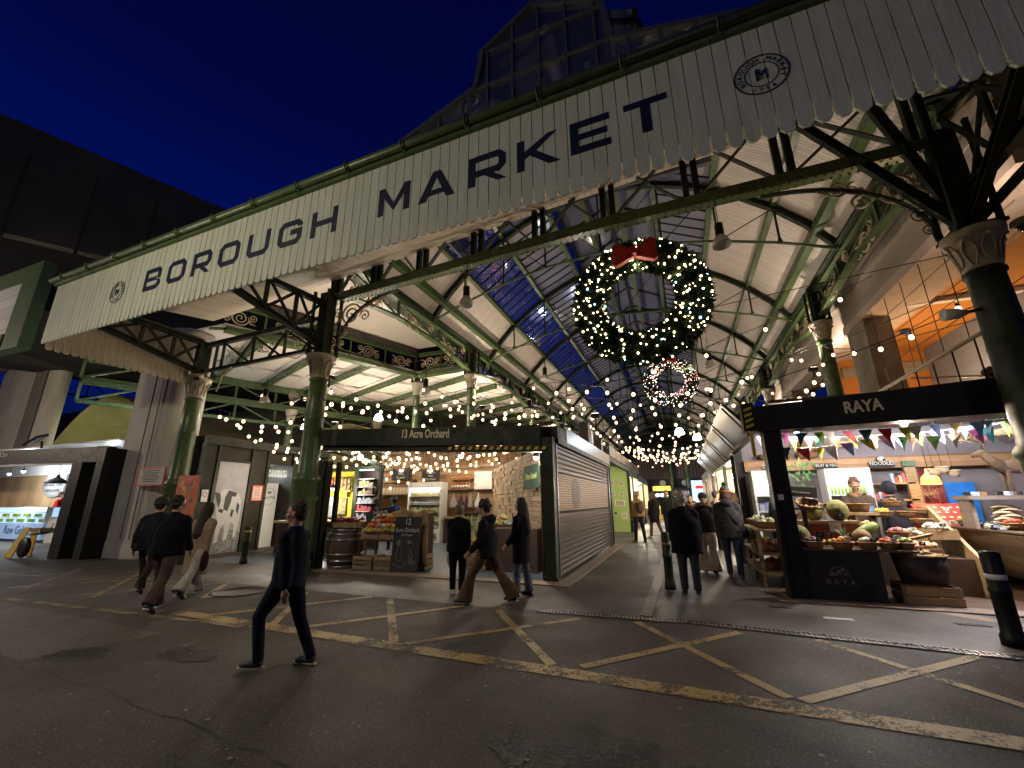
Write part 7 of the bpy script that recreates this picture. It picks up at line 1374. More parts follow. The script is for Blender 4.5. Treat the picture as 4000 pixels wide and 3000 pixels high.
b = MB(); b.box(-30.7, -30.6, 12.9, 13.3, 0, 3.3); b.build('white_side_wall', WHITEP, hk); b = MB(); b.box(-30.55, -19.6, 13.2, 13.29, 0, 3.9); b.build('dark_partition', BLACKP, hk)
for k, (x, y) in enumerate(((-33, 11.6), (-30, 11.0), (-21.0, 10.0))): lampspot(x, y, 3.3, (150, 130, 50)[k], (.88, .93, 1), ['first', 'second', 'third'][k]+' cool spot lamp in the gelato stall ceiling', TUBEW, 3.9, .08)
sg = thing('round_sign', 'round white sign with dark lettering on the pine wall of the gelato stall', 'sign', (-33, 13.3, 3.0)); b = MB(); b.lathe([(.02, 0), (1.05, 0), (1.05, .04), (.02, .04)], (0, 0, 0), 28); b.v = [(-32.6+p[0]*1.1, 13.36-p[2], 2.85+p[1]*.72) for p in b.v]; b.build('disc', WHITEP, sg); text('SHOULD TASTE', .38, Vector((-32.6, 13.30, 2.72)), (1, 0, 0), UZ, SLATE, sg, sx=.75); text('HOOK & SON', .22, Vector((-32.6, 13.30, 2.40)), (1, 0, 0), UZ, SLATE, sg)
pl2 = thing('pendant_lamp', 'black dome pendant lamp hanging before the round white sign', 'lamp', (-29.3, 12.0, 2.9)); PX = -29.2; b = MB(); b.lathe([(.05, .42), (.08, .30), (.3, .16), (.48, 0), (.46, 0), (.2, .14)], (PX, 12.0, 2.75), 20); b.build('shade', BLACKP, pl2); b = MB(); b.tube([(PX, 12, 3.15), (PX, 12, 3.9)], .012, 4); b.build('cord', CABLE, pl2)
gc = thing('gelato_cabinet', 'pale blue lit gelato display cabinet with script lettering', 'cabinet', (-30, 11.5, 0))
b = MB(); b.box(-34, -28.1, 11.5, 12.3, .12, .85); b.build('base', mat('pale_blue_panel2', (.30, .42, .60), .5, emit=(.35, .55, .9), es=.25), gc)
b = MB(); b.box(-34, -28.1, 11.7, 12.3, .86, 1.58); b.build('lit_interior', mat('cabinet_glow', (.5, .65, .8), .2, emit=(.5, .75, 1), es=.7), gc); b = MB(); [b.box(-34, -28.1, 11.48, 11.52, z, z+.03) for z in (1.1, 1.35, 1.58)]; b.box(-28.14, -28.1, 11.48, 12.3, .86, 1.6); b.build('frame', WHITEP, gc)
b = MB(); [b.box(-33.8+.5*k, -33.4+.5*k, 11.56, 11.68, .9+.25*(k % 2), 1.05+.25*(k % 2)) for k in range(11)]; b.build('gelato_tubs', FR['lime'], gc)
text('Raw Gelato', .55, Vector((-30.3, 11.49, .36)), (1, 0, 0), UZ, mat('script_ink', (.02, .06, .16), .5), gc, sx=.95)
light(gc, 'cabinet_light', (-30, 11.2, 1.6), 30, (.6, .8, 1), .2)
wk = thing('wood_counter', 'pale counter beside the gelato cabinet', 'counter', (-27, 11.8, 0)); b = MB(); b.box(-28.0, -26.2, 11.6, 12.3, 0, 1.15); b.build('base', WHITEP, wk)
ws = thing('floor_sign', 'yellow folding wet floor sign in front of the gelato stall', 'floor sign', (-21.3, 8.2, 0)); b = MB(); b._add([(-21.5, 8.0, 0), (-21.0, 8.0, 0), (-20.95, 8.25, .95), (-21.3, 8.25, .95), (-21.5, 8.03, 0), (-21.0, 8.03, 0), (-20.95, 8.28, .95), (-21.3, 8.28, .95)], [(0,1,2,3), (7,6,5,4), (0,4,5,1), (1,5,6,2), (2,6,7,3), (3,7,4,0)]); b.build('panel', mat('sign_yellow', (.6, .4, .02), .5), ws); b = MB(); b.box(-21.45, -21.05, 8.5, 8.53, 0, .9); b.build('rear_panel', mat('sign_yellow', (.6, .4, .02), .5), ws)
kt = thing('hand_cart', 'small black hand cart with a round wheel and wire basket by the gelato stall', 'cart', (-20.5, 8.3, 0)); b = MB(); b.lathe([(.06, -.05), (.30, -.05), (.33, 0), (.30, .05), (.06, .05)], (0, 0, 0), 24); b.v = [(-20.6+p[0], 8.1+p[2], .33+p[1]) for p in b.v]; b.build('wheel', BLACKP, kt); b = MB(); [b.tube([(-20.9, 8.2+.2*j, .7), (-20.1, 8.2+.2*j, .8), (-19.9, 8.2+.2*j, 1.1)], .015, 5) for j in (0, 1, 2)]; [b.tube([(-20.9+.2*j, 8.2, .7+.03*j), (-20.9+.2*j, 8.6, .7+.03*j)], .012, 5) for j in range(6)]; b.build('wire_basket', STEEL, kt); crate(-20.9, -20.2, 8.22, 8.58, .82, .12, 'flat brown carton on the hand cart', m=RAWW, slats=1)
fl = thing('floodlight', 'flat black floodlight on a stalk above the gelato stall header', 'floodlight', (-21.9, 8.2, 3.75)); b = MB(); b.obox((-21.9, 8.1, 4.0), (.85, .35, .08), (R(25), R(-18), 0)); b.build('head', BLACKP, fl); b = MB(); b.obox((-21.88, 8.08, 3.95), (.7, .25, .02), (R(25), R(-18), 0)); b.build('lens', mat('lens_dark', (.2, .2, .2), .2), fl); b = MB(); b.bar((-21.6, 8.2, 3.7), (-21.7, 8.2, 3.95), .06, .06); b.build('stalk', BLACKP, fl)
# ================================================================= BOLLARDS
def bollard(x, y, h, r, label, band, bm=WHITEP, top=None, m=DGREEN, lean=0):
    t = thing('bollard', label, 'bollard', (x, y, 0)); b = MB(); b.lathe([(r*1.25, 0), (r*1.25, .10), (r*1.05, .14), (r, .2), (r, h*.55), (r*1.08, h*.56), (r*1.08, h*.60), (r, h*.61), (r, h-.03), (r*.9, h), (r*.4, h+.01)], (x, y, 0), 20); b.build('post', m, t); b = MB(); b.lathe([(r*1.01, band), (r*1.02, band), (r*1.02, band+.06), (r*1.01, band+.06)], (x, y, 0), 20); b.build('band', bm, t); return t
bollard(-12.0, 9.43, 1.03, .085, 'slim dark bollard with a yellow band in front of the milk stall', .86, YEL); bollard(-.36, 9.5, 1.05, .085, 'green bollard with worn paint standing in the aisle beside the old man', .80, mat('worn_band', (.25, .27, .18), .6, var=.8, vscale=30)); bollard(3.46, 7.26, 1.03, .095, 'black bollard with a white band at the lower right', .72, WHITEP, m=BLACKP)
b = MB(); b.box(-9.9, -9.55, 9.1, 9.6, 0, .5); o = b.build('floor_box', PALEW, origin=(-9.7, 9.3, 0)); settags(o, 'small pale box on the floor behind the left post of the orchard stall', 'box')
# ---------------- extra stock and price cards
CARD = [SLATE, WHITEP]
for k, (x, y, z) in enumerate(((2.2, 9.27, .96), (2.62, 9.27, .98), (2.98, 9.28, .97), (3.26, 9.29, .97), (2.45, 9.66, 1.02), (3.42, 9.6, 1.0), (3.95, 10.12, .86), (4.05, 10.58, 1.08), (4.5, 10.58, 1.16), (5.3, 12.15, 1.42), (5.62, 12.15, 1.40), (5.6, 10.1, 1.22), (6.0, 10.4, 1.24))):
    board_sign(x-.045, x+.045, y, z, z+.06, 'price_card', 'small %s price card, number %s from the left among the fruit stall cards' % (('black', 'white')[k % 2], ['one', 'two', 'three', 'four', 'five', 'six', 'seven', 'eight', 'nine', 'ten', 'eleven', 'twelve', 'thirteen'][k]), 'price card', CARD[k % 2], ['£%d' % (2+k % 4)], ink=CARD[1-k % 2])
for k, (x, y, z, r, kd, l) in enumerate(((3.25, 10.25, 1.08, .15, 'peach', 'basket of peach coloured fruit at the right end of the tier'), (3.6, 10.0, .98, .15, 'pink', 'basket of pink fruit before the stepped rack'), (3.9, 11.3, 1.3, .16, 'lemon', 'basket of yellow fruit on the left of the upper rack step'), (2.05, 10.35, 1.28, .13, 'green', 'basket of green fruit at the left end of the tier'), (4.25, 11.75, 1.5, .16, 'brown', 'basket of brown roots at the back of the rack'), (5.5, 10.6, 1.12, .17, 'red', 'basket of red peppers on the plank chest'), (5.45, 11.8, 1.12, .17, 'lime', 'basket of limes on the plank chest'))):
    basket(x, y, z, r, .10, l); rnd = random.Random(90+k)
    for i in range(9): a = rnd.uniform(0, 6.28); q = rnd.uniform(0, r*.7); fruit(kd, x+math.cos(a)*q, y+math.sin(a)*q, z+.115+.05*(1-q/r), rnd.uniform(.036, .046), kd+' produce in the '+l, 'fruit in extra basket %s' % OR_[k])
dg = thing('dried_foliage', 'bunches of dried orange grass and leaves hanging at the right of the fruit stall', 'foliage', (6.0, 11.9, 3.3)); b = MB(); rnd = random.Random(31)
for c0 in ((5.0, 11.9, 1.75), (6.6, 11.6, 2.9), (7.1, 11.4, 2.6), (6.0, 12.2, 2.9), (6.9, 11.0, 2.0)):
    for k in range(60): p = Vector(c0)+Vector((rnd.uniform(-.08, .08), rnd.uniform(-.08, .08), 0)); d = Vector((rnd.uniform(-.8, .8), rnd.uniform(-.5, .5), rnd.uniform(-.3, 1))).normalized()*rnd.uniform(.15, .34); w = d.orthogonal().normalized()*.008; b._add([p-w, p+w, p+d], [(0, 1, 2)])
b.build('dried_stems', mat('dried_grass', (.38, .19, .07), .8, var=.5, vscale=10), dg)
for k, (x, y, z) in enumerate(((4.0, 13.2, 2.95), (4.7, 13.0, 3.05), (6.9, 12.6, 3.0), (7.4, 12.4, 2.98))): basket(x, y, z, .2, .12, ['first', 'second', 'third', 'last'][k]+' hanging wicker basket under the fruit stall roof', sx=1.3, m=mat('pale_wicker', (.5, .38, .24), .8))
# litter, gum and wear on the road
rnd = random.Random(77)
b = MB()
for k in range(150): x, y, r = rnd.uniform(-12, 7), rnd.uniform(1.4, 8.8), rnd.uniform(.012, .026); b._add([(x+r*math.cos(a*1.05)*rnd.uniform(.7, 1.2), y+r*math.sin(a*1.05)*rnd.uniform(.7, 1.2), .0088) for a in range(6)], [tuple(range(6))])
o = b.build('chewing_gum_spots', mat('pale_gum', (.20, .18, .155), .8), kind='stuff'); settags(o, 'pale chewing gum spots trodden into the asphalt', 'gum spots')
b = MB()
for k in range(7):
    x, y = rnd.uniform(-10, 5), rnd.uniform(2.5, 8.5); n = 18; r = rnd.uniform(.2, .55); b._add([(x+r*math.cos(a*.349)*rnd.uniform(.75, 1.15)*1.6, y+r*math.sin(a*.349)*rnd.uniform(.75, 1.15), .0058+.0002*k) for a in range(n)], [tuple(range(n))])
o = b.build('road_stain', wornpaint('oil_stain', (.018, .015, .013), .78), kind='structure')
# ================================================================= PEOPLE
SKIN = mat('skin', (.42, .24, .16), .55, var=.08, vscale=6); SKIND = mat('skin_dark', (.16, .085, .055), .55)
def cloth(nm, c, r=.9): return mat('cloth_'+nm, c, r, var=.35, vscale=5, bump=1.0, bscale=9, spec=.15)
def solid_mesh(b, voxel, smooth_it=6):
    me = bpy.data.meshes.new('tmp'); me.from_pydata([tuple(v) for v in b.v], [], b.f); me.update()
    o = bpy.data.objects.new('tmp', me); COL.objects.link(o); m = o.modifiers.new('r', 'REMESH'); m.mode = 'VOXEL'; m.voxel_size = voxel; m.adaptivity = 0; m.use_smooth_shade = True
    s = o.modifiers.new('s', 'SMOOTH'); s.iterations = smooth_it; s.factor = .5
    r = bpy.data.meshes.new_from_object(o.evaluated_get(bpy.context.evaluated_depsgraph_get())); bpy.data.objects.remove(o); bpy.data.meshes.remove(me); return r
def person(x, y, rz, H, label, legs=((20, 5), (-18, 15)), arms=((-15, 8, 15), (18, 8, 15)), lean=3, hair='short', hairc=(.03, .02, .015), top='black', topc=(.01, .01, .012), hem=.88, puff=0, bulk=1.0,
           trc=(.02, .02, .025), flare=0.0, wide=1.0, shoe=(.03, .03, .03), sole=(.5, .5, .48), head=(0, 0), extra=None, skin=None, group=None, skirt=None, hood=None, sleeve=True, hat=None, voxel=.015, z0=0):
    t = thing('person', label, 'person', (x, y, z0), rz, group); k = H/1.75; sk = skin or SKIN; nm = 'p%d' % len([1 for o in bpy.data.objects if o.name.startswith('person')])
    V = Vector; up = V((0, 0, 1)); LR = R(lean)
    hipz = .93
    def leg(s, hf, kf):
        a = R(hf); hip = V((.095*s, 0, hipz)); kn = hip+V((.01*s, math.sin(a)*.44, -math.cos(a)*.44)); a2 = a-R(kf); an = kn+V((0, math.sin(a2)*.42, -math.cos(a2)*.42)); return hip, kn, an, a2
    L = [leg(s, *p) for s, p in zip((-1, 1), legs)]
    low = min(l[2].z for l in L)-.085; off = V((0, 0, -low))
    L = [tuple(q+off for q in l[:3])+(l[3],) for l in L]; pel = V((0, 0, hipz))+off
    def T(v): # torso frame: lean about pelvis
        v = V(v); q = v-V((0, 0, hipz)); c, s_ = math.cos(LR), math.sin(LR); return pel+V((q.x, q.y*c+q.z*s_, -q.y*s_+q.z*c))
    yaw, pit = R(head[0]), R(head[1]); HC = (0, .025, 1.645)
    HM = Matrix.Rotation(yaw, 3, 'Z') @ Matrix.Rotation(-pit, 3, 'X')
    def Hd(v): return T(V(HC)+HM @ (V(v)*1.07))
    def arm(s, sf, ab, el):
        sh = V((.158*s*min(1.12, bulk), 0, 1.385)); ab = ab*.55; a = R(sf); d = V((math.sin(R(ab))*s, math.sin(a)*math.cos(R(ab)), -math.cos(a)*math.cos(R(ab)))); e_ = sh+d*.29
        a2 = a+R(el); d2 = V((math.sin(R(ab*.4))*s*(1 if el < 60 else -.9), math.sin(a2), -math.cos(a2))).normalized(); w = e_+d2*.25; return sh, e_, w, d2
    A = [arm(s, *p) for s, p in zip((-1, 1), arms)]
    sc = lambda v: V(v)*k
    # --- body: one continuous surface
    b = MB()
    b.tube([sc(T((0, 0, .86))), sc(T((0, 0, .95))), sc(T((0, 0, 1.1))), sc(T((0, .01, 1.28))), sc(T((0, 0, 1.42))), sc(T((0, 0, 1.47)))], [.10*k, .13*k, .115*k, .135*k, .11*k, .06*k], 12)
    b.tube([sc(T((-.15, 0, 1.39))), sc(T((0, 0, 1.41))), sc(T((.15, 0, 1.39)))], [.04*k, .06*k, .04*k], 8)
    b.tube([sc(T((0, 0, 1.42))), sc(T((0, .01, 1.52))), sc(Hd((0, -.02, -.04)))], [.066*k, .061*k, .062*k], 10)
    def hb(c, r, s3): bb = MB(); bb.ball((0, 0, 0), 1, 14, 10, s3); b._add([sc(Hd(V(c)+V(v)*r)) for v in bb.v], bb.f, True)
    hb((0, -.012, .025), 1, (.078, .096, .10)); hb((0, .028, -.045), 1, (.056, .060, .070)); hb((0, .052, -.088), 1, (.028, .026, .024)); hb((0, .098, -.018), 1, (.014, .020, .026)); hb((0, .088, -.058), 1, (.026, .014, .012)); hb((0, .082, .030), 1, (.05, .016, .014))
    for s in (-1, 1): hb((.078*s, -.012, -.01), 1, (.012, .020, .032)); hb((.035*s, .066, -.022), 1, (.026, .022, .028))
    for (h, kn, an, a2) in L: b.tube([sc(h), sc(kn), sc(an)], [.085*k, .055*k, .038*k], 10)
    for s, (sh, e_, w, d2) in zip((-1, 1), A):
        b.tube([sc(T(sh)), sc(T(e_)), sc(T(w))], [.045*k, .038*k, .027*k], 8)
        n_ = d2.cross(V((s, 0, 0))).normalized(); pc = w+d2*.05; sd = V((1, 0, 0)); sd = (sd-d2*sd.dot(d2)).normalized(); fw = d2.cross(sd).normalized()
        b.tube([sc(T(w)), sc(T(w+d2*.03)), sc(T(w+d2*.085))], [.024*k, .033*k, .034*k], 8)
        for j, (ln, o_) in enumerate(((.070, -.030), (.080, -.010), (.076, .011), (.060, .030))):
            p0 = w+d2*.085+fw*o_; c_ = -sd*s; p1 = p0+(d2+c_*.25).normalized()*ln*.5; p2 = p1+(d2+c_*.9).normalized()*ln*.5; b.tube([sc(T(p0)), sc(T(p1)), sc(T(p2))], [.0095*k, .0090*k, .0075*k], 6)
        tb = w+d2*.03+fw*.028; b.tube([sc(T(tb)), sc(T(tb+(fw*.8+d2*.6).normalized()*.035)), sc(T(tb+(fw*.5+d2*.9).normalized()*.062))], [.012*k, .011*k, .008*k], 6)
    me = solid_mesh(b, .0105*k, 3); me.materials.append(sk); o = bpy.data.objects.new('body', me); COL.objects.link(o); o.parent = t; MW[o.name] = MW[t.name]
    def add(b, name, m, vox=None, sm=6):
        if vox: me = solid_mesh(b, vox, sm); me.materials.append(m); o = bpy.data.objects.new(name, me); COL.objects.link(o); o.parent = t; MW[o.name] = MW[t.name]; return o
        l = LB(); l.v, l.f, l.sm = b.v, b.f, b.sm; return l.build(name, m, t)
    e_ = MB(); 
    for s in (-1, 1): e_.ball(sc(Hd((.030*s, .087, -.012))), .0085*k, 6, 5)
    add(e_, 'eyes', mat('eye_dark', (.02, .015, .01), .2)); e_ = MB(); e_.ball(sc(Hd((0, .101, -.060))), .016*k, 8, 5, (1, .35, .3)); add(e_, 'mouth', mat('lips', (.28, .10, .08), .5))
    # --- trousers
    b = MB()
    if skirt is None:
        for (h, kn, an, a2) in L:
            dn = (an-kn).normalized(); b.tube([sc(h+up*.04), sc(h.lerp(kn, .5)), sc(kn), sc(kn.lerp(an, .55)), sc(an+dn*.02)], [.105*wide*k, .092*wide*k, .070*wide*k, (.062+flare*.5)*wide*k, (.056+flare)*wide*k], 14)
        b.tube([sc(pel-up*.07), sc(pel+up*.14)], [.125*k, .14*k], 14)
        add(b, 'trousers', cloth('tr'+nm, trc), voxel*k, 4)
    # --- shoes
    for s, (h, kn, an, a2) in zip((-1, 1), L):
        pitch = max(-.6, min(.5, a2*.9)) if an.z > low+.0 and (an-V((0, 0, .085))).z > .03 else 0
        f = V((0, math.cos(pitch), -math.sin(-pitch)*-1 if pitch else 0)); f = V((.12*s, math.cos(pitch), math.sin(pitch))).normalized(); b = MB(); b.tube([sc(an-f*.05+V((0, 0, -.035))), sc(an+f*.03+V((0, 0, -.03))), sc(an+f*.12+V((0, 0, -.045))), sc(an+f*.19+V((0, 0, -.055)))], [.040*k, .048*k, .042*k, .028*k], 10)
        b.tube([sc(an+V((0, 0, .05))), sc(an+V((0, 0, -.03)))], [.045*k, .045*k], 10)
        sh_ = add(b, 'shoe', mat('shoe'+nm, shoe, .6), .012*k, 3); b = MB(); b.tube([sc(an-f*.075+V((0, 0, -.070))), sc(an-f*.03+V((0, 0, -.070))), sc(an+f*.12+V((0, 0, -.070))), sc(an+f*.205+V((0, 0, -.068)))], [.022*k, .034*k, .036*k, .018*k], 10); b.v = [tuple((v[0], v[1], (an.z-.070)*k+(v[2]-(an.z-.070)*k)*.45)) for v in b.v]; l = LB(); l.v, l.f, l.sm = b.v, b.f, b.sm; l.build('sole', mat('sole'+nm, sole, .7), sh_)
    # --- coat
    b = MB(); zs = [1.46, 1.42, 1.34, 1.22, 1.08, .98, .90, .80, .70, .60, .50, .40]; rx = [.085, .128, .172, .20, .20, .195, .205, .205, .205, .21, .215, .22]; ry = [.085, .11, .135, .145, .14, .14, .14, .14, .14, .145, .15, .155]; P = []; hemz = hem; bl = bulk*(1.08 if puff else 1.0)
    lv = [(z, a, c) for z, a, c in zip(zs, rx, ry) if z > hemz+.02]; z_, a_, c_ = min(zip(zs, rx, ry), key=lambda q: abs(q[0]-hemz)); lv.append((hemz, a_*1.01, c_*1.01)); N_ = 28; vs = []
    fine = []
    for (z1, a1, c1), (z2, a2_, c2) in zip(lv, lv[1:]):
        n2 = max(1, int((z1-z2)/.022))
        for i in range(n2): f = i/n2; fine.append((z1+(z2-z1)*f, a1+(a2_-a1)*f, c1+(c2-c1)*f))
    fine.append(lv[-1])
    sway = (L[0][1].y+L[1][1].y)/2
    for z, a, c in fine:
        q = 1+(.035*abs(math.sin(z*math.pi/.085)) if puff else 0)
        for j in range(N_):
            th = 2*math.pi*j/N_; bz = 1+(bl-1)*max(0, min(1, (1.44-z)/.26)); xx, yy = math.cos(th)*a*bz*q, math.sin(th)*c*bz*q; pt = T((xx, yy, z)) if z > hipz else T((xx, yy, hipz))+V((0, sway*(hipz-z)*.4, z-hipz)); vs.append(sc(pt))
    n3 = len(fine); b._add(vs, [(i*N_+j, (i+1)*N_+j, (i+1)*N_+(j+1) % N_, i*N_+(j+1) % N_) for i in range(n3-1) for j in range(N_)]+[tuple(range(N_)), tuple(reversed(range((n3-1)*N_, n3*N_)))])
    for s, (sh, el_, w, d2) in zip((-1, 1), A):
        n2 = 7; pts = [T(sh.lerp(el_, i/n2)) for i in range(n2)]+[T(el_.lerp(w, i/n2)) for i in range(n2+1)]; rr = [(.072-.012*i/n2)*bl*(1+(.10*(i % 2) if puff else 0)) for i in range(n2)]+[(.062-.016*i/n2)*bl*(1+(.10*(i % 2) if puff else 0)) for i in range(n2+1)]
        b.tube([sc(p) for p in pts], [r_*k for r_ in rr], 12); b.ball(sc(T(sh)), .068*(1+(bl-1)*.4)*k, 12, 8); b.tube([sc(T(sh)), sc(T((0, 0, 1.44)))], [.066*(1+(bl-1)*.4)*k, .070*k], 12)
    b.tube([sc(T((0, -.005, 1.42))), sc(T((0, 0, 1.505)))], [.10*k, .076*k], 12)
    if hood == 'down': b.ball(sc(T((0, -.11, 1.44))), .11*k, 12, 8, (1.15, .75, .8))
    ct_ = cloth('top'+nm, topc, .9 if not puff else .7); add(b, 'coat' if hem < .85 else 'jacket', ct_, voxel*k, 3)
    if skirt:
        b = MB(); zt, zb, r0, r1 = .98, skirt[0], .15, skirt[1]; vs = []
        for i in range(9):
            f = i/8; z = zt+(zb-zt)*f; r_ = r0+(r1-r0)*f
            for j in range(28): th = 2*math.pi*j/28; q = 1+.05*math.sin(th*7)*f; vs.append(sc(pel+V((math.cos(th)*r_*q*1.1, math.sin(th)*r_*q+sway*f*.6, z-hipz))))
        b._add(vs, [(i*28+j, (i+1)*28+j, (i+1)*28+(j+1) % 28, i*28+(j+1) % 28) for i in range(8) for j in range(28)]+[tuple(range(28)), tuple(reversed(range(8*28, 9*28)))]); add(b, 'skirt', cloth('sk'+nm, skirt[2]), voxel*k, 3)
    # --- hair / hat
    b = MB()
    def hh(c, s3, bb_=None, jit=.0): bb = MB(); bb.ball((0, 0, 0), 1, 16, 11, s3, jit); (bb_ or b)._add([sc(Hd(V(c)+V(v))) for v in bb.v], bb.f, True)
    HM_ = mat('hair'+nm, hairc, .7, var=.5, vscale=40, bump=.8, bscale=120, stretch=(1, 1, .25))
    if hair != 'none':
        hh((0, -.028, .045), (.086, .095, .094), jit=.04); hh((0, -.055, -.01), (.080, .070, .085), jit=.04)
    if hair in ('long', 'bob'):
        dz = {'long': .42, 'bob': .17}[hair]; b.tube([sc(Hd((0, -.06, .03))), sc(Hd((0, -.075, -.08))), sc(T((0, -.115, 1.44-.3*(dz > .3)))), sc(T((0, -.13, 1.44-dz*.9)))] if hair == 'long' else [sc(Hd((0, -.05, .02))), sc(Hd((0, -.06, -.08))), sc(Hd((0, -.055, -.14)))], [.095*k, .10*k, .105*k, .05*k] if hair == 'long' else [.092*k, .092*k, .07*k], 12)
        for s in (-1, 1): b.tube([sc(Hd((.07*s, -.01, .02))), sc(Hd((.082*s, -.015, -.08))), sc(Hd((.075*s, -.03, -.16)))], [.03*k, .034*k, .02*k], 8)
    if hair == 'curly':
        rnd = random.Random(5)
        for i in range(26): a, q = rnd.uniform(0, 6.28), rnd.uniform(-.3, 1); hh((math.cos(a)*.085*math.sqrt(1-q*q*.8), -.03+math.sin(a)*.085*math.sqrt(1-q*q*.8), .03+q*.095), (.035, .035, .035))
    if hair != 'none':
        rnd = random.Random(7)
        for i in range(60):
            a_, q_ = rnd.uniform(0, 6.28), rnd.uniform(.0, 1.0)
            if math.sin(a_) > .35 and q_ < .45: continue
            c_ = (math.cos(a_)*.071*math.sqrt(1-q_*q_*.8), -.032+math.sin(a_)*.080*math.sqrt(1-q_*q_*.8), .012+q_*.112); hh(c_, (.018, .026, .018))
        add(b, 'hair', HM_, .008*k, 1)
    if hat:
        b = MB(); hc, style = hat
        hh((0, -.012, .055), (.098, .110, .092), b); add(b, 'hat', mat('hat'+nm, hc, .95, bump=.8, bscale=80), .010*k, 2)
        if style == 'pom': b = MB(); hh((0, -.02, .175), (.045, .045, .045), b, .15); add(b, 'bobble', mat('bobble'+nm, (.03, .03, .03), 1)); b = MB(); vs = [sc(Hd((math.cos(j*.3491)*.102, -.012+math.sin(j*.3491)*.112, .028))) for j in range(18)]; b.tube(vs, .022*k, 6, True); add(b, 'hat_band', mat('hatband'+nm, (.55, .16, .05), .95))
        if style == 'cap': b = MB(); hh((0, .10, .04), (.07, .06, .012), b); add(b, 'cap_peak', mat('hat'+nm, hc, .95))
    if hood == 'up': b = MB(); hh((0, -.03, .02), (.115, .125, .14), b); add(b, 'hood', ct_, .012*k, 3)
    if hood == 'fur' or hood == 'furup':
        b = MB(); rnd = random.Random(3)
        for j in range(70): th = rnd.uniform(0, 6.28); c0 = T((math.cos(th)*.13, -.03+math.sin(th)*.12, 1.47+.05*math.sin(th)*-1)); b.ball(sc(c0+V((rnd.uniform(-.02, .02), rnd.uniform(-.02, .02), rnd.uniform(-.02, .03)))), .035*k, 6, 4, (1, 1, 1), .2)
        add(b, 'fur_trim', mat('fur_tan', (.30, .19, .10), 1, bump=1, bscale=90))
    if extra: extra(t, k, T, Hd, A, L, sc, add)
    return t
def tote(side, col, drop=.35, w=.16):
    def f(t, k, T, Hd, A, L, sc, add):
        hnd = T(A[side][2]+A[side][3]*.09); b = MB(); c = sc(hnd)+Vector((0, 0, -drop*k)); b.ball(c, 1, 14, 10, (w*.55*k, w*k, .20*k), .04); o = add(b, 'bag', cloth('bag'+t.name, col)); b = MB(); [b.tube([sc(hnd), c+Vector((0, s*w*.5*k, .17*k))], .008*k, 4) for s in (-1, 1)]; add(b, 'bag_strap', cloth('bag'+t.name, col))
    return f
def strapbag(col):
    def f(t, k, T, Hd, A, L, sc, add):
        b = MB(); b.tube([sc(T((-.17, .03, 1.46))), sc(T((-.05, -.165, 1.30))), sc(T((.15, -.165, 1.05))), sc(T((.24, -.02, .92)))], .012*k, 5); add(b, 'bag_strap', cloth('strap'+t.name, col)); b = MB(); b.ball(sc(T((.26, .02, .85))), 1, 12, 8, (.06*k, .13*k, .10*k)); add(b, 'bag', cloth('strap'+t.name, col))
    return f
def backpack(col):
    def f(t, k, T, Hd, A, L, sc, add):
        b = MB(); b.ball(sc(T((0, -.20, 1.22))), 1, 14, 10, (.15*k, .09*k, .21*k)); add(b, 'backpack', cloth('pack'+t.name, col))
    return f
def phone(t, k, T, Hd, A, L, sc, add):
    c = sc(T(A[0][2]+A[0][3]*.10)); b = MB(); b.obox(tuple(c+Vector((0, .02, .03))), (.075*k, .012*k, .15*k), (R(40), 0, 0)); add(b, 'phone', mat('phone_blue', (.05, .12, .3), .3)); b = MB(); b.tube([sc(T((-.10, .03, 1.47))), sc(T((0, .09, 1.45))), sc(T((.10, .03, 1.47))), sc(T((0, -.08, 1.50)))], .05*k, 8, True); add(b, 'scarf', cloth('scarf', (.28, .16, .08)))
person(-4.15, 3.85, R(104), 1.70, 'man in dark navy jacket and jeans striding left in the foreground', legs=((32, 40), (-16, 10)), arms=((-14, 4, 10), (14, 6, 16)), lean=-1, hair='short', hairc=(.05, .025, .015), topc=(.008, .010, .022), hem=.86, trc=(.010, .013, .026), shoe=(.02, .02, .03), sole=(.55, .5, .3), bulk=1.12, head=(12, 6))
person(-8.20, 5.0, R(28), 1.80, 'broad person in black jacket and brown corduroy trousers walking away at the left', legs=((16, 6), (-16, 22)), arms=((-8, 14, 10), (10, 14, 30)), lean=4, hair='short', hairc=(.012, .008, .008), topc=(.006, .006, .009), hem=.82, trc=(.085, .058, .044), flare=.02, wide=1.12, bulk=1.28, shoe=(.02, .02, .02), sole=(.6, .6, .58), head=(-20, 0))
person(-9.95, 5.75, R(40), 1.80, 'person in dark puffer jacket at the left edge of the walking trio', legs=((22, 8), (-20, 30)), arms=((-10, 16, 14), (14, 16, 20)), lean=6, hair='curly', hairc=(.012, .009, .008), topc=(.007, .007, .010), puff=1, hem=.80, trc=(.03, .022, .02), bulk=1.25, shoe=(.03, .02, .015))
person(-8.85, 5.95, R(18), 1.72, 'long haired woman in tan coat and pale trousers, right of the walking trio', legs=((26, 12), (-22, 18)), arms=((20, 8, 45), (-12, 8, 20)), lean=8, hair='long', hairc=(.03, .016, .01), topc=(.34, .24, .15), hem=.42, trc=(.45, .42, .36), flare=.06, bulk=1.08, sole=(.6, .6, .6), shoe=(.05, .05, .05), head=(-10, 0), extra=tote(1, (.04, .02, .015), .1, .09))
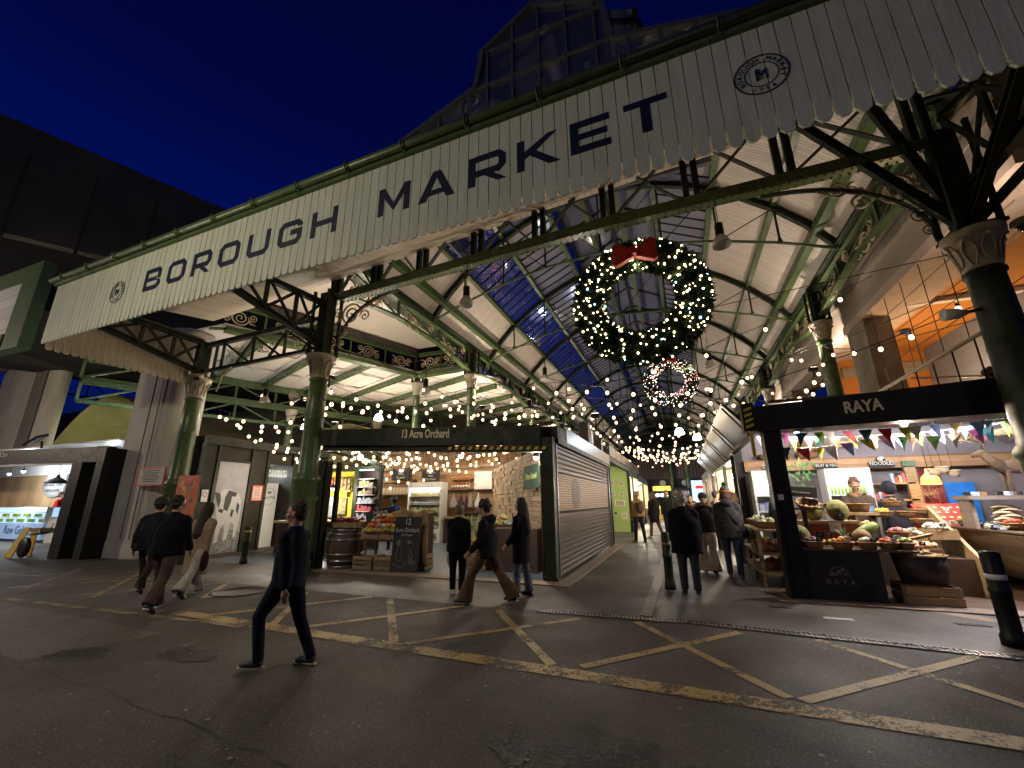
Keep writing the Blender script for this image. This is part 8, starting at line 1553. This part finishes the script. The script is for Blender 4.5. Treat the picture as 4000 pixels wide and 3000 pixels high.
person(-4.14, 7.78, R(18), 1.60, 'woman in loose black top and trousers with a cream tote bag, facing the orchard stall', legs=((5, 4), (-4, 6)), arms=((24, 12, 42), (-6, 12, 8)), lean=2, hair='short', hairc=(.22, .16, .10), topc=(.006, .006, .007), hem=.80, bulk=1.22, trc=(.007, .007, .008), wide=1.1, shoe=(.6, .58, .52), sole=(.62, .6, .55), head=(10, 0), extra=tote(0, (.36, .33, .26), .34, .17))
person(-3.25, 7.22, R(98), 1.76, 'person in dark parka and wide brown trousers walking left before the orchard stall', legs=((34, 16), (-26, 10)), arms=((14, 8, 35), (-16, 8, 25)), lean=5, hair='curly', hairc=(.012, .010, .012), topc=(.013, .011, .013), hem=.82, bulk=1.15, trc=(.13, .075, .04), flare=.07, wide=1.12, shoe=(.03, .02, .02), sole=(.6, .58, .55), hood='down')
person(-2.90, 7.98, R(82), 1.70, 'long haired woman in long dark fleece coat and pale jeans by the shutter post', legs=((6, 3), (-5, 5)), arms=((10, 6, 30), (-4, 6, 10)), lean=0, hair='long', hairc=(.03, .015, .01), topc=(.022, .016, .014), hem=.58, bulk=1.12, trc=(.20, .22, .26), flare=.03, shoe=(.015, .015, .015), sole=(.02, .02, .02))
person(.02, 9.2, R(2), 1.80, 'stooped grey haired man in black coat and grey trousers beside the aisle bollard', legs=((3, 3), (-3, 4)), arms=((12, 16, 22), (14, 16, 22)), lean=7, hair='short', hairc=(.42, .38, .32), topc=(.007, .006, .007), hem=.66, bulk=1.32, trc=(.045, .045, .045), wide=1.18, shoe=(.06, .03, .02), sole=(.04, .03, .02), head=(0, 6))
person(.98, 11.25, R(-8), 1.93, 'woman in a grey quilted coat and striped bobble hat with jeans, seen from behind', legs=((8, 4), (-8, 6)), arms=((8, 10, 30), (6, 10, 20)), lean=3, hair='bob', hairc=(.10, .05, .03), topc=(.060, .052, .060), puff=1, hem=.74, bulk=1.12, trc=(.05, .075, .12), wide=1.05, shoe=(.30, .18, .08), sole=(.4, .28, .14), hood='down', hat=((.10, .14, .17), 'pom'), extra=strapbag((.02, .02, .025)))
person(.50, 11.75, R(-12), 1.80, 'person in black beanie and fur trimmed hood with wide beige trousers, between the couple', legs=((4, 2), (-6, 4)), arms=((8, 12, 30), (8, 12, 20)), lean=4, hair='none', topc=(.018, .014, .014), hem=.88, bulk=1.15, trc=(.42, .32, .25), flare=.09, wide=1.15, shoe=(.03, .03, .03), hood='fur', hat=((.01, .012, .02), 'beanie'))
person(-1.72, 19.2, R(35), 2.02, 'person in tan jacket and pale knitted hat with grey backpack by the lime wall shop', legs=((9, 2), (-9, 4)), arms=((4, 10, 20), (-4, 12, 12)), lean=0, hair='none', topc=(.36, .22, .09), hem=.88, bulk=1.15, trc=(.04, .045, .05), shoe=(.16, .08, .04), sole=(.2, .12, .08), hat=((.45, .40, .36), 'beanie'), extra=backpack((.14, .11, .09)), voxel=.02)
person(-1.22, 21.6, R(50), 2.05, 'person in knee length black coat and brown skirt further along the aisle', legs=((12, 4), (-14, 10)), arms=((4, 10, 14), (-8, 12, 12)), lean=0, hair='bob', hairc=(.14, .10, .07), topc=(.010, .009, .012), hem=.60, bulk=1.1, trc=(.14, .07, .04), shoe=(.5, .5, .48), voxel=.02)
person(-.62, 22.0, R(170), 2.10, 'man with glasses in a dark coat facing the street behind the old man', legs=((4, 2), (-4, 4)), arms=((4, 8, 10), (4, 8, 10)), lean=0, hair='short', hairc=(.06, .04, .025), topc=(.018, .018, .018), hem=.80, bulk=1.05, trc=(.03, .03, .03), voxel=.02)
person(.35, 17.5, R(160), 1.84, 'small faced woman with tied dark hair and scarf facing the street between the couple', legs=((4, 2), (-4, 4)), hair='short', hairc=(.02, .012, .01), topc=(.06, .02, .015), hem=.85, trc=(.02, .02, .02), voxel=.02, hood='fur')
person(1.15, 17.2, R(-60), 1.95, 'man with dark hair in a cream jacket turning toward the right stalls', legs=((4, 2), (-4, 4)), hair='short', hairc=(.015, .01, .01), topc=(.42, .32, .25), hem=.88, trc=(.03, .03, .03), voxel=.02)
person(1.38, 13.6, R(-25), 1.83, 'woman with long blonde hair in black at the fruit stall aisle side', legs=((4, 2), (-4, 4)), hair='long', hairc=(.32, .18, .09), topc=(.010, .010, .010), hem=.80, trc=(.02, .02, .02), voxel=.02)
person(-.25, 27.5, R(10), 2.2, 'distant person in dark coat in the middle of the aisle', legs=((14, 6), (-14, 10)), hair='short', topc=(.02, .02, .02), hem=.7, trc=(.03, .03, .04), voxel=.03)
person(2.18, 12.55, R(-70), 1.93, 'man in flat black cap and teal jacket behind the fruit stall left post', legs=((3, 2), (-3, 2)), arms=((30, 10, 50), (24, 10, 40)), hair='short', hairc=(.02, .015, .01), topc=(.03, .05, .055), hem=.88, trc=(.02, .02, .02), hat=((.02, .02, .025), 'cap'), head=(10, 8), voxel=.02)
person(3.72, 11.95, R(160), 2.08, 'brown haired man in scarf and brown coat looking at his phone, fruit stall', legs=((3, 2), (-3, 2)), arms=((26, 6, 78), (34, 10, 62)), lean=3, hair='short', hairc=(.14, .06, .03), topc=(.075, .055, .045), hem=.70, bulk=1.12, trc=(.02, .02, .02), head=(10, 26), extra=phone)
person(4.62, 12.7, R(20), 2.0, 'person in dark hooded puffer coat with back turned inside the fruit stall', legs=((3, 2), (-3, 2)), hair='none', topc=(.030, .028, .036), puff=1, bulk=1.2, hem=.75, trc=(.02, .02, .02), hood='up', voxel=.02)
person(-9.95, 13.6, R(40), 1.84, 'stall keeper with big dark curly hair in a bright blue top inside the orchard stall', legs=((3, 2), (-3, 2)), arms=((40, 14, 40), (10, 10, 30)), hair='curly', hairc=(.012, .01, .01), topc=(.02, .09, .38), hem=.9, trc=(.02, .02, .03), skin=SKIND, voxel=.02)
person(-30.2, 12.7, R(-50), 2.30, 'gelato seller in a red top behind the blue lit cabinet', legs=((3, 2), (-3, 2)), arms=((30, 10, 50), (20, 10, 40)), hair='short', hairc=(.05, .03, .02), topc=(.50, .02, .02), hem=.9, trc=(.03, .03, .03), voxel=.02)
